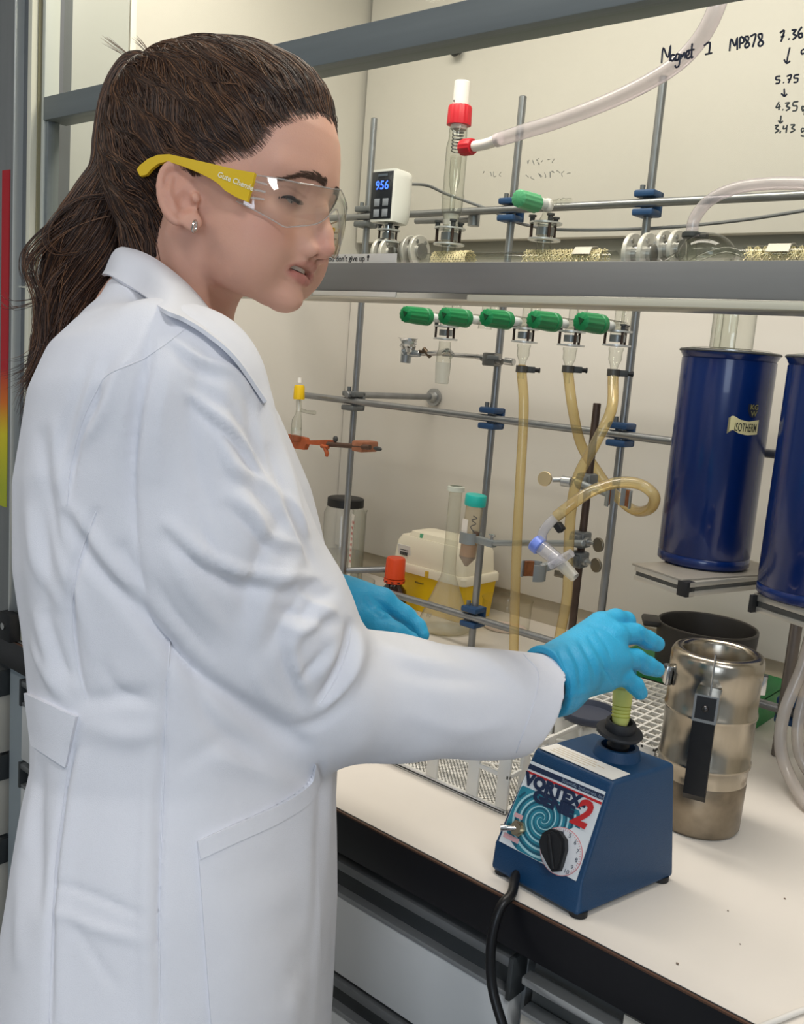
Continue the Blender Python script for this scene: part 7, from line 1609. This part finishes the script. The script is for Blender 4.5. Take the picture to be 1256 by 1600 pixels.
def pony(i, ang, q):
    """point in the tail: index along it, angle, share of the radius; flatter towards the lens"""
    i0 = min(int(i), len(cpts) - 2); f = i - i0; c = cpts[i0] * (1 - f) + cpts[i0 + 1] * f; r = crad[i0] * (1 - f) + crad[i0 + 1] * f; a, b = fr_a[i0]
    v = a * math.cos(ang) + b * math.sin(ang); v = v - CF * (v @ CF) * .35
    return c + v * r * q
for i in range(len(cpts)):
    for k in range(n_): pm.v.append(tuple(pony(min(i, len(cpts) - 1.001), 2 * math.pi * k / n_, .86 + .05 * math.sin(k * 2.6 + i * .08)))); pm.n += 1
for i in range(len(cpts) - 1):
    for k in range(n_): pm.f.append((i * n_ + k, i * n_ + (k + 1) % n_, (i + 1) * n_ + (k + 1) % n_, (i + 1) * n_ + k))
tail = obj('ponytail', pm, M_scalp, hair)
strands = []; NP = len(cpts) - 1
for j in range(3200):
    ang = rng.random() * 2 * math.pi; q = .80 + .24 * rng.random(); ph = rng.random() * 6.28; st = 0 if rng.random() < .55 else rng.random() * .5; en = min(1, st + .45 + .6 * rng.random()); k = 26; amp = .02 + .10 * rng.random()
    wv = 2.2 + 1.6 * rng.random(); pts = []
    for i in range(k):
        t = st + (en - st) * i / (k - 1); grow = np.clip((t - .40) / .3, 0, 1)
        pts.append(pony(t * NP * .9999, ang + .25 * math.sin(wv * 3 * t + ph * .3) + .9 * t, q + grow * amp * math.sin(wv * 6.28 * t + ph) * 1.6))
    strands.append(np.array(pts))
hair_curves('tail_strands', strands, .00030, tail)
# ends that fan out, curls and flyaways
strands = []
def wisp(px, dep, n, spread, rad_=None, k=26, fray=1.):
    cv = spline([V(a, b, 0) for a, b in px], max(4, k // (len(px) - 1)))
    for _ in range(n):
        o = rng.normal(size=2) * spread; o2 = rng.normal(size=2) * spread * fray; dd = rng.normal() * .006; m_ = len(cv)
        strands.append(np.array([at(c[0] + o[0] * (1 - i / m_) + o2[0] * i / m_, c[1] + o[1] * (1 - i / m_) + o2[1] * i / m_, dep + dd) for i, c in enumerate(cv)]))
wisp([(168, 300), (120, 320), (72, 356), (40, 392), (38, 425), (52, 448)], .872, 26, 4)
wisp([(180, 305), (130, 310), (90, 335), (72, 370), (90, 395), (130, 392)], .868, 26, 4)
wisp([(160, 330), (110, 350), (66, 385), (46, 420), (60, 470), (62, 520)], .874, 60, 8)
wisp([(150, 390), (90, 430), (70, 480), (66, 540), (44, 590), (30, 600)], .880, 60, 8)
wisp([(140, 420), (100, 470), (84, 530), (60, 590), (48, 622), (44, 650)], .882, 70, 9, fray=1.4)
wisp([(120, 470), (86, 520), (50, 566), (20, 580)], .88, 26, 6, fray=2)
wisp([(110, 480), (90, 540), (64, 600), (50, 640)], .88, 40, 8, fray=1.5)
wisp([(90, 440), (60, 470), (20, 480), (5, 468)], .88, 8, 4, fray=2)
wisp([(236, 102), (215, 95), (190, 78), (166, 60)], .862, 12, 2.0, fray=2.2)
wisp([(246, 100), (236, 86), (222, 70), (212, 60)], .862, 9, 1.6, fray=2.2)
wisp([(215, 200), (205, 260), (205, 320), (225, 380), (215, 400)], .858, 120, 12)
wisp([(235, 330), (232, 360), (225, 390)], .845, 40, 8)
wisp([(245, 120), (230, 160), (212, 210), (208, 260)], .85, 60, 8)
hair_curves('loose_strands', strands, .00028, hair)
# fine fuzz at the hairline
strands = []
for s in [es[i] for i in rng.integers(0, len(es), 1500)]:
    p = np.array(s); d = unit(hroot - p); f = .009 * rng.random() ** 1.6; pts = []
    for i in range(9):
        t = i / 8; q = fromH(p - d * f * (1 - t) + d * .045 * t); hb1 = BT.find_nearest(Vector(q)); hb2 = HT.find_nearest(Vector(q))
        use = hb2 if (np.array(hb2[0]) - CAM) @ (np.array(hb2[0]) - CAM) < (np.array(hb1[0]) - CAM) @ (np.array(hb1[0]) - CAM) and hb2[3] < .012 and t > .25 else hb1
        pts.append(np.array(use[0]) + np.array(use[1]) * (.0002 + .0008 * t))
    strands.append(np.array(pts))
hair_curves('hairline_fuzz', strands, .00012, hair)
# band that gathers the tail
obj('hair_tie', MB().torus(at(226, 112, .863), cpts[4] - cpts[0], .0145, .0035, 28, 8), mat('tie_dark', '#17120f', .8), hair)
